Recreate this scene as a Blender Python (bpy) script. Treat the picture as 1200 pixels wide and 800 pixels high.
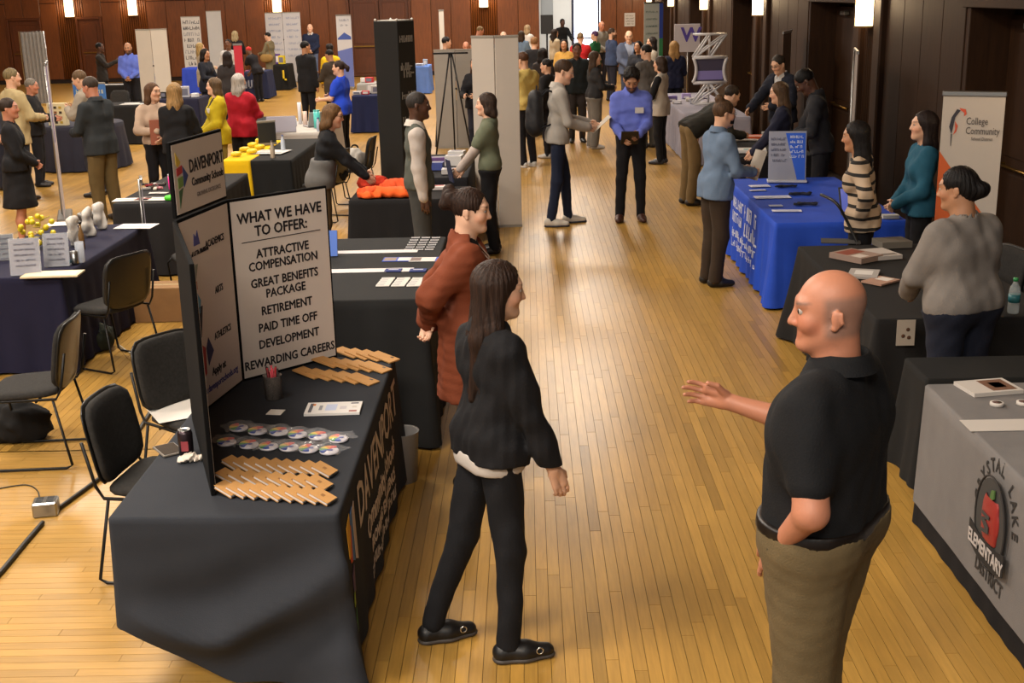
import bpy, math, random, re
import numpy as np
from mathutils import Matrix, Vector
for o in list(bpy.data.objects): bpy.data.objects.remove(o)
random.seed(7); RNG = np.random.default_rng(7)
SC = bpy.context.scene; COL = SC.collection
R = math.radians
# ------------------------------------------------------------------ camera
FPX, PITCH, CAMH, ROLL, YAW = 1440.0, R(15.89), 2.71, R(1.34), R(0.9)
CM = Matrix.Rotation(YAW, 3, 'Z') @ Matrix.Rotation(math.pi/2-PITCH, 3, 'X') @ Matrix.Rotation(-ROLL, 3, 'Z')
cd = bpy.data.cameras.new('camera'); cam = bpy.data.objects.new('camera', cd); COL.objects.link(cam)
cd.sensor_width = 36.0; cd.lens = FPX/1200*36.0; cd.clip_end = 200
cam.matrix_world = Matrix.Translation((0, 0, CAMH)) @ CM.to_4x4()
SC.camera = cam
# ------------------------------------------------------------------ view, world
vs = SC.view_settings
vs.view_transform = 'Standard'; vs.look = 'None'; vs.exposure = 0.03; vs.gamma = 1.0; vs.use_curve_mapping = False
wd = bpy.data.worlds.new('world'); SC.world = wd; wd.use_nodes = True
wd.node_tree.nodes['Background'].inputs[0].default_value = (1.0, 0.96, 0.91, 1)
wd.node_tree.nodes['Background'].inputs[1].default_value = 0.52
LAMPW = 430.0      # watts of one ceiling lamp
LAMPS = [(-9.0, 5.0), (-3.6, 3.5), (-2.8, -2.2), (-8.5, -2.0), (-0.4, -2.6), (-3.6, 10.5), (-9.0, 13.0), (-3.4, 18.0), (0.9, 26.0), (-9.0, 23.0), (-3.4, 28.0), (-9.0, 34.0), (-3.0, 37.0), (1.0, 37.0), (-14.5, 20.0), (-14.5, 33.0)]  # lamps at negative y are unseen, added behind the camera as front fill
LAMPZ = 6.4
# ------------------------------------------------------------------ pixels to places
def ray(px, py): return CM @ Vector(((px-600)/FPX, -(py-400)/FPX, -1.0))
def G(px, py, z=0.0):
    d = ray(px, py); t = (z-CAMH)/d.z; return Vector((d.x*t, d.y*t, z))
def AY(px, py, y):
    d = ray(px, py); t = y/d.y; return Vector((d.x*t, y, CAMH+d.z*t))
def AX(px, py, x):
    d = ray(px, py); t = x/d.x; return Vector((x, d.y*t, CAMH+d.z*t))
# ------------------------------------------------------------------ materials
def lin(c):
    if isinstance(c, str):
        c = c.lstrip('#'); c = tuple(int(c[i:i+2], 16)/255 for i in (0, 2, 4))
    return tuple((x/12.92 if x <= .04045 else ((x+.055)/1.055)**2.4) for x in c[:3])
MATS = {}
def mat(name, col='#808080', rough=.7, metal=0, spec=.4, emit=None, es=0, noise=None, bump=None, attr=None, coat=0, trans=0, alpha=1, stretch=None, sheen=0):
    if name in MATS: return MATS[name]
    m = bpy.data.materials.new(name); m.use_nodes = True; nt = m.node_tree; N = nt.nodes; L = nt.links
    b = N['Principled BSDF']; c = lin(col)
    b.inputs['Base Color'].default_value = (*c, 1); b.inputs['Roughness'].default_value = rough
    b.inputs['Metallic'].default_value = metal; b.inputs['Specular IOR Level'].default_value = spec
    b.inputs['Coat Weight'].default_value = coat; b.inputs['Transmission Weight'].default_value = trans; b.inputs['Alpha'].default_value = alpha
    b.inputs['Sheen Weight'].default_value = sheen
    if emit: b.inputs['Emission Color'].default_value = (*lin(emit), 1); b.inputs['Emission Strength'].default_value = es
    tc = None
    def coords():
        t = N.new('ShaderNodeTexCoord'); mp = N.new('ShaderNodeMapping'); L.new(t.outputs['Object'], mp.inputs[0])
        if stretch: mp.inputs['Scale'].default_value = stretch
        return mp.outputs[0]
    src = None
    if noise:                                   # (scale, amount, detail)
        nz = N.new('ShaderNodeTexNoise'); nz.inputs['Scale'].default_value = noise[0]; nz.inputs['Detail'].default_value = noise[2] if len(noise) > 2 else 4
        L.new(coords(), nz.inputs['Vector'])
        mr = N.new('ShaderNodeMapRange'); mr.inputs[1].default_value = .25; mr.inputs[2].default_value = .75
        mr.inputs[3].default_value = 1-noise[1]; mr.inputs[4].default_value = 1+noise[1]; L.new(nz.outputs[0], mr.inputs[0])
        mx = N.new('ShaderNodeVectorMath'); mx.operation = 'SCALE'; mx.inputs[0].default_value = c; L.new(mr.outputs[0], mx.inputs['Scale'])
        src = mx.outputs[0]
    if attr:
        at = N.new('ShaderNodeAttribute'); at.attribute_name = attr
        mm = N.new('ShaderNodeVectorMath'); mm.operation = 'MULTIPLY'; L.new(at.outputs['Color'], mm.inputs[0])
        if src: L.new(src, mm.inputs[1])
        else: mm.inputs[1].default_value = c
        src = mm.outputs[0]
    if src: L.new(src, b.inputs['Base Color'])
    if bump:                                    # (scale, strength)
        nb = N.new('ShaderNodeTexNoise'); nb.inputs['Scale'].default_value = bump[0]; nb.inputs['Detail'].default_value = 3
        L.new(coords(), nb.inputs['Vector']); bp = N.new('ShaderNodeBump'); bp.inputs['Strength'].default_value = bump[1]; bp.inputs['Distance'].default_value = .01
        L.new(nb.outputs[0], bp.inputs['Height']); L.new(bp.outputs[0], b.inputs['Normal'])
    MATS[name] = m; return m
def cloth(col, rough=.85): return mat('cloth_'+col, col, rough, spec=.25, noise=(9, .10), bump=(160, .22))
def paper(col='#e6e0d8'): return mat('paper_'+col, col, .75, spec=.3)
def plastic(col, rough=.35): return mat('plastic_%s_%g' % (col, rough), col, rough, spec=.5)
def hairmat(col): return mat('hair_'+col, col, .55, spec=.18, noise=(26, .5, 6), bump=(60, .4), stretch=(3, 3, .35))
def skinmat(col): return mat('skin_'+col, col, .5, spec=.45, attr='tint', bump=(120, .06))
STEEL = mat('brushed_steel', '#9a9a98', .3, 1); CHROME = mat('chrome', '#c8c8c8', .15, 1); BLACKM = mat('black_metal', '#1b1a19', .4, .6)
# ------------------------------------------------------------------ mesh helpers
def link(name, me, m=None, parent=None, loc=None, rot=None):
    o = bpy.data.objects.new(name, me); COL.objects.link(o)
    if m is not None and me is not None:
        for q in (m if isinstance(m, (list, tuple)) else [m]): me.materials.append(q)
    if parent: o.parent = parent
    if loc is not None: o.location = loc
    if rot is not None: o.rotation_euler = rot if isinstance(rot, (tuple, list)) else (0, 0, rot)
    return o
def tag(o, label=None, cat=None, group=None, kind=None):
    if label: o['label'] = label
    if cat: o['category'] = cat
    if group: o['group'] = group
    if kind: o['kind'] = kind
    return o
def thing(name, label, cat, loc=(0, 0, 0), rz=0, group=None):
    return tag(link(name, None, None, None, loc, rz), label, cat, group)
def npmesh(V, Q, smooth=True):
    V = np.asarray(V, dtype=np.float32); Q = np.asarray(Q, dtype=np.int32); me = bpy.data.meshes.new('m')
    me.vertices.add(len(V)); me.vertices.foreach_set('co', V.ravel())
    n, k = Q.shape; me.loops.add(n*k); me.loops.foreach_set('vertex_index', Q.ravel())
    me.polygons.add(n); me.polygons.foreach_set('loop_start', np.arange(0, n*k, k, dtype=np.int32)); me.polygons.foreach_set('loop_total', np.full(n, k, dtype=np.int32))
    me.polygons.foreach_set('use_smooth', np.full(n, smooth, dtype=bool)); me.update(calc_edges=True); return me
class MB:                                        # collects shapes into one mesh
    def __init__(s): s.v = []; s.f = []; s.sm = []
    def add(s, V, F, M=None, smooth=False):
        b = len(s.v)
        for v in V: s.v.append(tuple(M @ Vector(v)) if M else tuple(v))
        for q in F: s.f.append([i+b for i in q]); s.sm.append(smooth)
        return s
    def box(s, x0, x1, y0, y1, z0, z1, M=None, bev=0):
        if bev:
            b = bev; xs, ys, zs = (x0, x1), (y0, y1), (z0, z1); V = []; idx = {}
            for i in (0, 1):
                for j in (0, 1):
                    for k in (0, 1):
                        c = [xs[i], ys[j], zs[k]]; sg = [1-2*i, 1-2*j, 1-2*k]
                        for a in range(3):
                            p = [c[q]+(sg[q]*b if q != a else 0) for q in range(3)]
                            idx[i, j, k, a] = len(V); V.append(p)
            F = []
            def q(*l): F.append([idx[t] for t in l])
            for i in (0, 1): q((i,0,0,0),(i,1,0,0),(i,1,1,0),(i,0,1,0)); q((0,i,0,1),(1,i,0,1),(1,i,1,1),(0,i,1,1)); q((0,0,i,2),(1,0,i,2),(1,1,i,2),(0,1,i,2))
            for i in (0, 1):
                for j in (0, 1):
                    q((i,j,0,0),(i,j,1,0),(i,j,1,1),(i,j,0,1)); q((i,0,j,0),(i,1,j,0),(i,1,j,2),(i,0,j,2)); q((0,i,j,1),(1,i,j,1),(1,i,j,2),(0,i,j,2))
                    for k in (0, 1): q((i,j,k,0),(i,j,k,1),(i,j,k,2))
            C = Vector(((x0+x1)/2, (y0+y1)/2, (z0+z1)/2))
            for f in F:
                P = [Vector(V[i]) for i in f]; n = (P[1]-P[0]).cross(P[2]-P[0])
                if n.dot(sum(P, Vector())/len(P)-C) < 0: f.reverse()
            return s.add(V, F, M)
        V = [(x, y, z) for z in (z0, z1) for x, y in ((x0, y0), (x1, y0), (x1, y1), (x0, y1))]
        return s.add(V, [(3,2,1,0),(4,5,6,7),(0,1,5,4),(1,2,6,5),(2,3,7,6),(3,0,4,7)], M)
    def tube(s, pts, r, n=8, close=False, M=None, caps=True):
        pts = [Vector(p) for p in pts]; m = len(pts); rr = r if isinstance(r, (list, tuple)) else [r]*m
        V = []; up = None
        for i, p in enumerate(pts):
            if close: t = pts[(i+1) % m]-pts[i-1]
            else: t = pts[min(i+1, m-1)]-pts[max(i-1, 0)]
            t = t.normalized()
            if up is None: up = t.orthogonal().normalized()
            up = (up-t*up.dot(t)); up = up.normalized() if up.length > 1e-6 else t.orthogonal().normalized(); w = t.cross(up)
            for k in range(n):
                a = 2*math.pi*k/n; V.append(p+(up*math.cos(a)+w*math.sin(a))*rr[i])
        F = []
        for i in range(m if close else m-1):
            for k in range(n):
                a, b = i*n, ((i+1) % m)*n; F.append((a+k, a+(k+1) % n, b+(k+1) % n, b+k))
        s.add(V, F, M, True)
        if caps and not close:
            b = len(s.v)-len(V); s.f.append([b+k for k in range(n)][::-1]); s.sm.append(False); s.f.append([b+(m-1)*n+k for k in range(n)]); s.sm.append(False)
        return s
    def lathe(s, prof, n=20, M=None, smooth=True):      # prof [(r,z)]
        V = []; F = []; m = len(prof)
        for r, z in prof:
            for k in range(n): a = 2*math.pi*k/n; V.append((r*math.cos(a), r*math.sin(a), z))
        for i in range(m-1):
            for k in range(n): F.append((i*n+k, i*n+(k+1) % n, (i+1)*n+(k+1) % n, (i+1)*n+k))
        s.add(V, F, M, smooth)
        b = len(s.v)-len(V)
        if prof[0][0] > 1e-4: s.f.append([b+k for k in range(n)][::-1]); s.sm.append(False)
        if prof[-1][0] > 1e-4: s.f.append([b+(m-1)*n+k for k in range(n)]); s.sm.append(False)
        return s
    def prism(s, poly, z0, z1, M=None):
        n = len(poly); V = [(x, y, z0) for x, y in poly]+[(x, y, z1) for x, y in poly]
        F = [list(range(n))[::-1], [n+i for i in range(n)]]+[(i, (i+1) % n, n+(i+1) % n, n+i) for i in range(n)]
        return s.add(V, F, M)
    def ell(s, c, r, n=12, M=None):
        prof = [(max(1e-5, math.sin(math.pi*i/(n//2+2))), -math.cos(math.pi*i/(n//2+2))) for i in range(n//2+3)]
        T = Matrix.Translation(c) @ Matrix.Diagonal((*r, 1)) if not isinstance(r, (int, float)) else Matrix.Translation(c) @ Matrix.Scale(r, 4)
        return s.lathe(prof, n, (M @ T) if M else T)
    def build(s, name, m, parent=None, loc=None, rot=None):
        me = bpy.data.meshes.new(name); me.from_pydata(s.v, [], s.f); me.polygons.foreach_set('use_smooth', s.sm); me.update()
        return link(name, me, m, parent, loc, rot)
def text(body, size, m, parent, M, name='lettering', align='CENTER', sx=1.0, ext=.0008, bold=0, spacing=1.0, fat=0):
    cu = bpy.data.curves.new('t', 'FONT'); cu.body = body; cu.size = size; cu.align_x = align; cu.align_y = 'CENTER'; cu.extrude = ext; cu.offset = bold; cu.resolution_u = 2; cu.space_line = spacing
    o = bpy.data.objects.new('t', cu); COL.objects.link(o); dg = bpy.context.evaluated_depsgraph_get()
    me = bpy.data.meshes.new_from_object(o.evaluated_get(dg)); bpy.data.objects.remove(o); bpy.data.curves.remove(cu)
    if fat:                                       # heavier strokes: the same letters laid over themselves a hair apart
        co = np.empty(len(me.vertices)*3, np.float32); me.vertices.foreach_get('co', co); co = co.reshape(-1, 3); fs = [list(p.vertices) for p in me.polygons]; V = []; F = []
        for k, (a, b) in enumerate(((0, 0), (fat/sx, 0), (-fat/sx, 0), (0, fat), (0, -fat))):
            V += (co+np.array((a, b, 2e-5*k), np.float32)).tolist(); F += [[i+k*len(co) for i in f] for f in fs]
        me = bpy.data.meshes.new('t'); me.from_pydata(V, [], F); me.update()
    me.transform(M @ Matrix.Diagonal((sx, 1, 1, 1))); me.materials.clear()
    return link(name, me, m, parent)
def copy_tree(o, parent=None):
    c = o.copy(); COL.objects.link(c); c.parent = parent
    for ch in list(o.children): copy_tree(ch, c)
    return c
def frame(origin, xdir, ydir):                    # matrix whose local x, y follow two directions, z out of the face
    x = Vector(xdir).normalized(); y = Vector(ydir); y = (y-x*y.dot(x)).normalized(); z = x.cross(y)
    return Matrix(((x.x, y.x, z.x, origin[0]), (x.y, y.y, z.y, origin[1]), (x.z, y.z, z.z, origin[2]), (0, 0, 0, 1)))
# ------------------------------------------------------------------ soft surfaces: distance fields polygonised on a grid
def nets(D, org, h):
    s = D < 0
    c = [s[i:s.shape[0]-1+i, j:s.shape[1]-1+j, k:s.shape[2]-1+k] for i in (0, 1) for j in (0, 1) for k in (0, 1)]
    tot = sum(x.astype(np.int8) for x in c); act = (tot > 0) & (tot < 8)
    I, J, K = np.nonzero(act); n = len(I)
    if n == 0: return None
    idx = -np.ones(act.shape, dtype=np.int32); idx[I, J, K] = np.arange(n)
    cor = [(i, j, k) for i in (0, 1) for j in (0, 1) for k in (0, 1)]
    vals = [D[I+i, J+j, K+k] for i, j, k in cor]; acc = np.zeros((n, 3)); cnt = np.zeros(n)
    for a in range(8):
        for ax, st in ((0, 4), (1, 2), (2, 1)):
            if cor[a][ax] == 0:
                b = a+st; va, vb = vals[a], vals[b]; x = (va < 0) != (vb < 0)
                t = np.where(x, va/np.where(x, va-vb, 1), 0); p = np.array(cor[a], float)[None]*np.ones((n, 1)); p[:, ax] += t
                acc += p*x[:, None]; cnt += x
    V = (acc/cnt[:, None]+np.stack([I, J, K], 1))*h+org
    Q = []
    S = s.shape
    for ax in range(3):
        sl0 = [slice(1, -1)]*3; sl1 = [slice(1, -1)]*3; sl0[ax] = slice(0, -1); sl1[ax] = slice(1, None)
        a = s[tuple(sl0)]; b = s[tuple(sl1)]; e = np.nonzero(a != b)
        E3 = [e[q]+(0 if q == ax else 1) for q in range(3)]; flip = a[e]
        u, w = [(1, 2), (2, 0), (0, 1)][ax]
        def at(du, dw):
            z = [E3[0].copy(), E3[1].copy(), E3[2].copy()]; z[u] -= du; z[w] -= dw; return idx[z[0], z[1], z[2]]
        q = np.stack([at(1, 1), at(0, 1), at(0, 0), at(1, 0)], 1); q[~flip] = q[~flip][:, ::-1]; Q.append(q)
    Q = np.concatenate(Q); Q = Q[(Q >= 0).all(1)]
    return V, Q
def rc(a, b, ra, rb, fl=None, k=.03): return ('c', np.array(a, float), np.array(b, float), ra, rb, fl, k)      # fl (axis, factor)
def el(c, r, k=.03, M=None): return ('e', np.array(c, float), np.array(r, float)*np.ones(3), M, None, None, k)
def pfield(p, X, Y, Z):
    if p[0] == 'c':
        a, b, ra, rb, fl = p[1:6]; d = b-a; L2 = max(1e-9, d @ d)
        x, y, z = X-a[0], Y-a[1], Z-a[2]; t = np.clip((x*d[0]+y*d[1]+z*d[2])/L2, 0, 1)
        x = x-t*d[0]; y = y-t*d[1]; z = z-t*d[2]
        if fl is not None:
            ax, f = fl; q = (x*ax[0]+y*ax[1]+z*ax[2])*(f-1); x = x+q*ax[0]; y = y+q*ax[1]; z = z+q*ax[2]
        return np.sqrt(x*x+y*y+z*z)-(ra+(rb-ra)*t)
    c, r, M = p[1:4]; x, y, z = X-c[0], Y-c[1], Z-c[2]
    if M is not None:
        x, y, z = (M[0, 0]*x+M[1, 0]*y+M[2, 0]*z, M[0, 1]*x+M[1, 1]*y+M[2, 1]*z, M[0, 2]*x+M[1, 2]*y+M[2, 2]*z)
    return (np.sqrt((x/r[0])**2+(y/r[1])**2+(z/r[2])**2)-1)*r.min()
def pbox(p):
    if p[0] == 'c':
        R_ = max(p[3], p[4]); return np.minimum(p[1], p[2])-R_, np.maximum(p[1], p[2])+R_
    R_ = p[2].max() if p[3] is not None else p[2]; return p[1]-R_, p[1]+R_
def soft(prims, h, cuts=(), off=0.0, noise=0.0, nf=22.0, seed=0, noise_fn=None):
    """union of prims (smooth), inflated, minus cuts; a cut is a prim or a function of X, Y, Z that is negative where material goes away"""
    lo = np.min([pbox(p)[0] for p in prims], 0)-off-noise-2.5*h; hi = np.max([pbox(p)[1] for p in prims], 0)+off+noise+2.5*h
    n = np.ceil((hi-lo)/h).astype(int)+1
    gx, gy, gz = [lo[i]+h*np.arange(n[i]) for i in range(3)]
    D = np.full(n, .25, dtype=np.float64)
    for p in prims:
        k = p[6]; a, b = pbox(p); m = k+off+noise+2.5*h
        s = [slice(max(0, int((a[i]-m-lo[i])/h)), min(n[i], int((b[i]+m-lo[i])/h)+2)) for i in range(3)]
        d = pfield(p, gx[s[0]][:, None, None], gy[s[1]][None, :, None], gz[s[2]][None, None, :]); E = D[s[0], s[1], s[2]]
        if k > 0:
            w = np.clip(.5+.5*(E-d)/k, 0, 1); D[s[0], s[1], s[2]] = E*(1-w)+d*w-k*w*(1-w)
        else: D[s[0], s[1], s[2]] = np.minimum(E, d)
    D -= off; X, Y, Z = gx[:, None, None], gy[None, :, None], gz[None, None, :]
    if noise:
        r = np.random.default_rng(seed); acc = 0
        for q in range(5):
            w = r.normal(size=3)*nf*(1+.35*q); acc = acc+np.sin(X*w[0]+Y*w[1]*1.0+Z*w[2]*.8+r.uniform(0, 6.3))/(1+.4*q)
        D += noise*acc*.4
    if noise_fn is not None: D += noise_fn(X, Y, Z)
    for c in cuts:
        if callable(c): D = np.maximum(D, -c(X, Y, Z))
        else: D = np.maximum(D, -pfield(c, X, Y, Z))
    return nets(D, lo, h)
# ------------------------------------------------------------------ people
def rotx(p, piv, a):
    p = np.array(p, float)-piv; c, s = math.cos(a), math.sin(a)
    return np.array([p[0], p[1]*c+p[2]*s, -p[1]*s+p[2]*c])+piv      # leans forward (+y) for a > 0
def unit(v): v = np.array(v, float); return v/max(1e-9, np.linalg.norm(v))
def ik(a, b, l1, l2, pole):
    d = b-a; L = np.linalg.norm(d); mx = (l1+l2)*.998
    if L > mx: b = a+d/L*mx; d = b-a; L = mx
    L = max(L, abs(l1-l2)+.02); u = d/max(1e-9, np.linalg.norm(d)); x = (l1*l1-l2*l2+L*L)/(2*L); hh = math.sqrt(max(0, l1*l1-x*x))
    pole = np.array(pole, float); pole = unit(pole-u*(pole @ u)); return a+u*x+pole*hh, b
HANDS = dict(down=((.235, .03, .80), (.5, -1, 0)), clasp=((.045, .20, .98), (1, -.6, -.3)), hold=((.11, .30, 1.10), (.7, -.5, -1)), high=((.09, .24, 1.22), (.8, 0, -1)),
             pocket=((.205, .05, .90), (.6, -1, 0)), back=((.05, -.17, .93), (1, -.5, 0)), reach=((.16, .46, 1.06), (.6, -.3, -1)), chest=((.0, .20, 1.15), (1, 0, -.6)),
             hip=((.20, -.01, 1.0), (1, -.4, 0)), fwd=((.14, .34, .98), (.6, -.6, -1)))
LODS = [dict(c=.0098, b=.035, h=.0048, a=.008, hr=.0052, hd=.0043, sh=.008), dict(c=.0180, b=.06, h=.0098, a=.014, hr=.0108, hd=.0082, sh=.014), dict(c=.0255, b=.08, h=.0152, a=.02, hr=.017, hd=.0120, sh=.02)]
SKIN = dict(l='#c79a7e', p='#d9ac90', r='#b0755a', t='#a8795a', b='#6b4632', d='#4a2e20')
def hand_prims(w, d, t, side, s, curl, spread=.0, small=False):
    """wrist, direction, thumb side; four fingers of unequal length and a thumb from the side of the palm"""
    n = np.cross(t, d)*side; P = []
    P.append(rc(w-d*.02*s, w+d*.015*s, .026*s, .026*s, (n, 1.35), .012))
    P.append(rc(w+d*.025*s+t*.018*s, w+d*.082*s+t*.022*s, .022*s, .018*s, (n, 1.5), .012)); P.append(rc(w+d*.025*s-t*.012*s, w+d*.078*s-t*.022*s, .022*s, .017*s, (n, 1.5), .012))
    for i, (off, ln) in enumerate(((.030, .070), (.010, .079), (-.010, .073), (-.029, .057))):
        b = w+(d*(.085-.004*abs(i-1))+t*off)*s; cur = curl[i] if isinstance(curl, (tuple, list)) else curl*(1+.12*i); sp = t*off*spread*12
        ang = .25*cur; rad = .0088*s
        for j, fr in enumerate((.46, .30, .24)):
            v = unit(d*math.cos(ang)+n*math.sin(ang)+sp*.3); e = b+v*ln*fr*s; P.append(rc(b, e, rad, rad*.9, None, .004)); b = e; rad *= .92; ang += cur
    tb = w+(d*.022+t*.026+n*.008)*s; v1 = unit(d*.72+t*.58+n*.34); e1 = tb+v1*.042*s; v2 = unit(d*.93+t*.14+n*.36); e2 = e1+v2*.034*s
    P.append(rc(tb, e1, .0125*s, .0105*s, None, .008)); P.append(rc(e1, e2, .0102*s, .008*s, None, .004)); return P
def objmesh(name, vq, m, parent, smooth=True):
    if vq is None: return None
    return link(name, npmesh(vq[0], vq[1], smooth), m, parent)
def merge(lst):
    V = []; Q = []; b = 0
    for x in lst:
        if x is None: continue
        V.append(x[0]); Q.append(x[1]+b); b += len(x[0])
    return np.concatenate(V), np.concatenate(Q)
PEOPLE = {}
def person(label, px, py, H, face, lod=1, skin='l', sex='m', g=1.0, hair=('short', '#2a1d15'), top=('#333333', 'long', .90), inner=None, legs=('#1c1c22', .012), skirt=None, shoes='#17130f',
           arms=('down', 'down'), lean=0, head=(0, 0), feet=None, belly=0, neck=.03, beard=None, tie=None, sole=None, curl=.45, shoulders=1.0, fold=1.0, at=None, topmat=None, thumb=(None, None), collar=None, belt=None, key=None, open_gap=None, crouch=0, legless=False, group=None, bootlen=0, spread=0, stub=None, hairlen=None, seat=None, hdir=(None, None)):
    s = H/1.75; L = LODS[lod]; fem = sex == 'f'; piv = np.array([0, 0, .95*s]); la = R(lean); seed = int(abs(px*7+py*13)) % 9999
    def U(p): return rotx(np.array(p, float)*s, piv, la)
    ez = np.array([0, math.sin(la), math.cos(la)]); ey = np.array([0, math.cos(la), -math.sin(la)]); ex = np.array([1., 0, 0])
    # head frame
    nb = U((0, -.012, 1.465)); hp = R(head[1])+la*.45; hy = -R(head[0])
    HR = Matrix.Rotation(hy, 3, 'Z') @ Matrix.Rotation(-hp, 3, 'X'); HRn = np.array(HR)
    hc = nb+ez*.045*s+HRn @ (np.array([0, .028, .118])*s)
    def Hd(p): return hc+HRn @ (np.array(p, float)*s)
    top_l = Hd((0, -.012, .122))
    th = -R(face); cz, sz = math.cos(th), math.sin(th)
    def W(p): return Vector((base.x+p[0]*cz-p[1]*sz, base.y+p[0]*sz+p[1]*cz, base.z+p[2]))
    if at is not None: base = Vector((at[0], at[1], at[2] if len(at) > 2 else 0))
    else:
        q = G(px, py, top_l[2]); base = Vector((q.x-(top_l[0]*cz-top_l[1]*sz), q.y-(top_l[0]*sz+top_l[1]*cz), 0))
    root = thing('person', label, 'person', base, th, group)
    sw = (.165 if fem else .182)*shoulders*(.9+.1*g)
    # arms
    AR = {}
    for side, ar, tm in ((1, arms[0], thumb[0]), (-1, arms[1], thumb[1])):
        if isinstance(ar, str): tgt, pole = HANDS[ar]
        else: tgt, pole = ar if isinstance(ar[0], (tuple, list)) else (ar, (.7, -.6, -.8))
        sh = U((side*sw, -.005, 1.382)); tg = U((side*tgt[0]*(1+(g-1)*.6 if isinstance(ar, str) else 1), tgt[1]*(1+(g-1)*.5 if isinstance(ar, str) else 1), tgt[2]))
        if isinstance(ar, str) and ar == 'down': tg = sh+(U((side*(.235+.06*(g-1)), .03, .80))-sh) if lean < 25 else sh+np.array([side*.03, .22, -.30])*s
        el_, wr = ik(sh, tg, .285*s, .255*s, (side*pole[0], pole[1], pole[2])); d = unit(wr-el_)
        if hdir[0 if side == 1 else 1] is not None: d = unit(hdir[0 if side == 1 else 1])
        ref = unit(tm) if tm is not None else unit(np.array([-side*.25*(1-abs(d[2])), abs(d[2]), 1-abs(d[2])])); t = unit(ref-d*(ref @ d)); AR[side] = (sh, el_, wr, d, t)
    ax, ay = ex, ey
    fe = dict(ch=.096 if fem else .106, wa=.082 if fem else .098, hi=.103 if fem else .098, hx=.07 if fem else .066)
    torso = [rc(U((-sw*.74, -.005, 1.385)), U((sw*.74, -.005, 1.385)), .054*s, .054*s, (ay, 1.0)), rc(U((0, -.02, 1.44)), U((sw*.72, -.008, 1.395)), .046*s, .046*s, None, .03), rc(U((0, -.02, 1.44)), U((-sw*.72, -.008, 1.395)), .046*s, .046*s, None, .03),
             rc(U((-.075*g, 0, 1.28)), U((.075*g, 0, 1.28)), fe['ch']*s*g, fe['ch']*s*g, (ay, 1.12), .06), rc(U((-.055*g, 0, 1.12)), U((.055*g, 0, 1.12)), fe['wa']*s*g, fe['wa']*s*g, (ay, 1.05), .06),
             rc(U((-fe['hx']*g, -.005, .985)), U((fe['hx']*g, -.005, .985)), fe['hi']*s*g, fe['hi']*s*g, (ay, 1.02), .06), rc(U((0, -.01, 1.40)), U((0, -.018, 1.475)), .068*s, .052*s, None, .04)]
    if fem: torso += [el(U((.066*g, .066*g, 1.27)), np.array((.056, .048, .062))*s*g, .05), el(U((-.066*g, .066*g, 1.27)), np.array((.056, .048, .062))*s*g, .05)]
    if belly: torso.append(el(U((0, .05+.03*belly, 1.13)), np.array((.135, .10+.03*belly, .125))*s, .06))
    # legs
    ft = feet or ((.095, .0, 8), (-.095, .0, -8)); legp = {}
    for side, (fx, fy, fa) in zip((1, -1), ft):
        hip = np.array([side*.08*g*s, 0, (.90-crouch)*s]); ank = np.array([fx*s, fy*s-.03*s, .085*s]); kn, ank = ik(hip, ank, (.412*s), .406*s, (math.sin(R(fa)), 1, 0)); legp[side] = (hip, kn, ank, R(fa))
    def armpr(side, tl, infl=0.0):
        sh, e, w, d, t = AR[side]; P = [rc(sh, sh+(e-sh)*min(1, tl*2), .052*s*g**.5, (.052-.010*min(1, tl*2))*s*g**.5, None, .05)]
        if tl > .5: q = (tl-.5)*2; P.append(rc(e, e+(w-e)*q, .042*s*g**.5, (.042-.012*q)*s*g**.4+infl, None, .02))
        return P
    # skin: head and neck, forearms with hands, and the body below the clothes, one mesh
    hs = []
    def h_(p): return Hd(p)
    hs += [el(h_((0, -.012, .03)), np.array((.0765, .0965, .090))*s, .03, HRn), el(h_((0, .024, -.028)), np.array((.060, .068, .084))*s, .03, HRn), rc(h_((.045, .0, -.052)), h_((.014, .062, -.092)), .023*s, .021*s, None, .025), rc(h_((-.045, .0, -.052)), h_((-.014, .062, -.092)), .023*s, .021*s, None, .025),
           el(h_((0, .074, -.093)), .020*s, .02), rc(h_((0, .086, .020)), h_((0, .106, -.024)), .0075*s, .0118*s, None, .012), el(h_((.012, .096, -.028)), .0085*s, .008), el(h_((-.012, .096, -.028)), .0085*s, .008),
           rc(h_((-.036, .076, .034)), h_((.036, .076, .034)), .012*s, .012*s, None, .02), el(h_((.037, .060, -.024)), .024*s, .025), el(h_((-.037, .060, -.024)), .024*s, .025),
           rc(h_((-.019, .080, -.058)), h_((.019, .080, -.058)), .0075*s, .0075*s, None, .008), rc(h_((-.015, .080, -.069)), h_((.015, .080, -.069)), .008*s, .008*s, None, .008),
           rc(h_((0, -.022, -.055)), nb-ez*.06*s, .054*s*g**.5, .062*s*g**.5, None, .035)]
    for sd in (1, -1): hs += [el(h_((sd*.082, -.014, -.006)), np.array((.009, .017, .028))*s, .005, HRn), el(h_((sd*.081, -.006, -.032)), .009*s, .006), rc(h_((sd*.088, -.026, .012)), h_((sd*.089, -.028, -.016)), .005*s, .005*s, None, .004)]
    cuts = [(lambda X, Y, Z, c=h_((sd*.031, .100, .013)): np.sqrt((X-c[0])**2+(Y-c[1])**2+(Z-c[2])**2)-.0155*s) for sd in (1, -1)] if lod < 2 else []
    SM = SKIN[skin]; sk = [soft(hs, L['h'], cuts)]; nh = len(sk[0][0])
    tl = dict(long=1.0, short=.36, none=.04, mid=.75)[top[1]]
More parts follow.
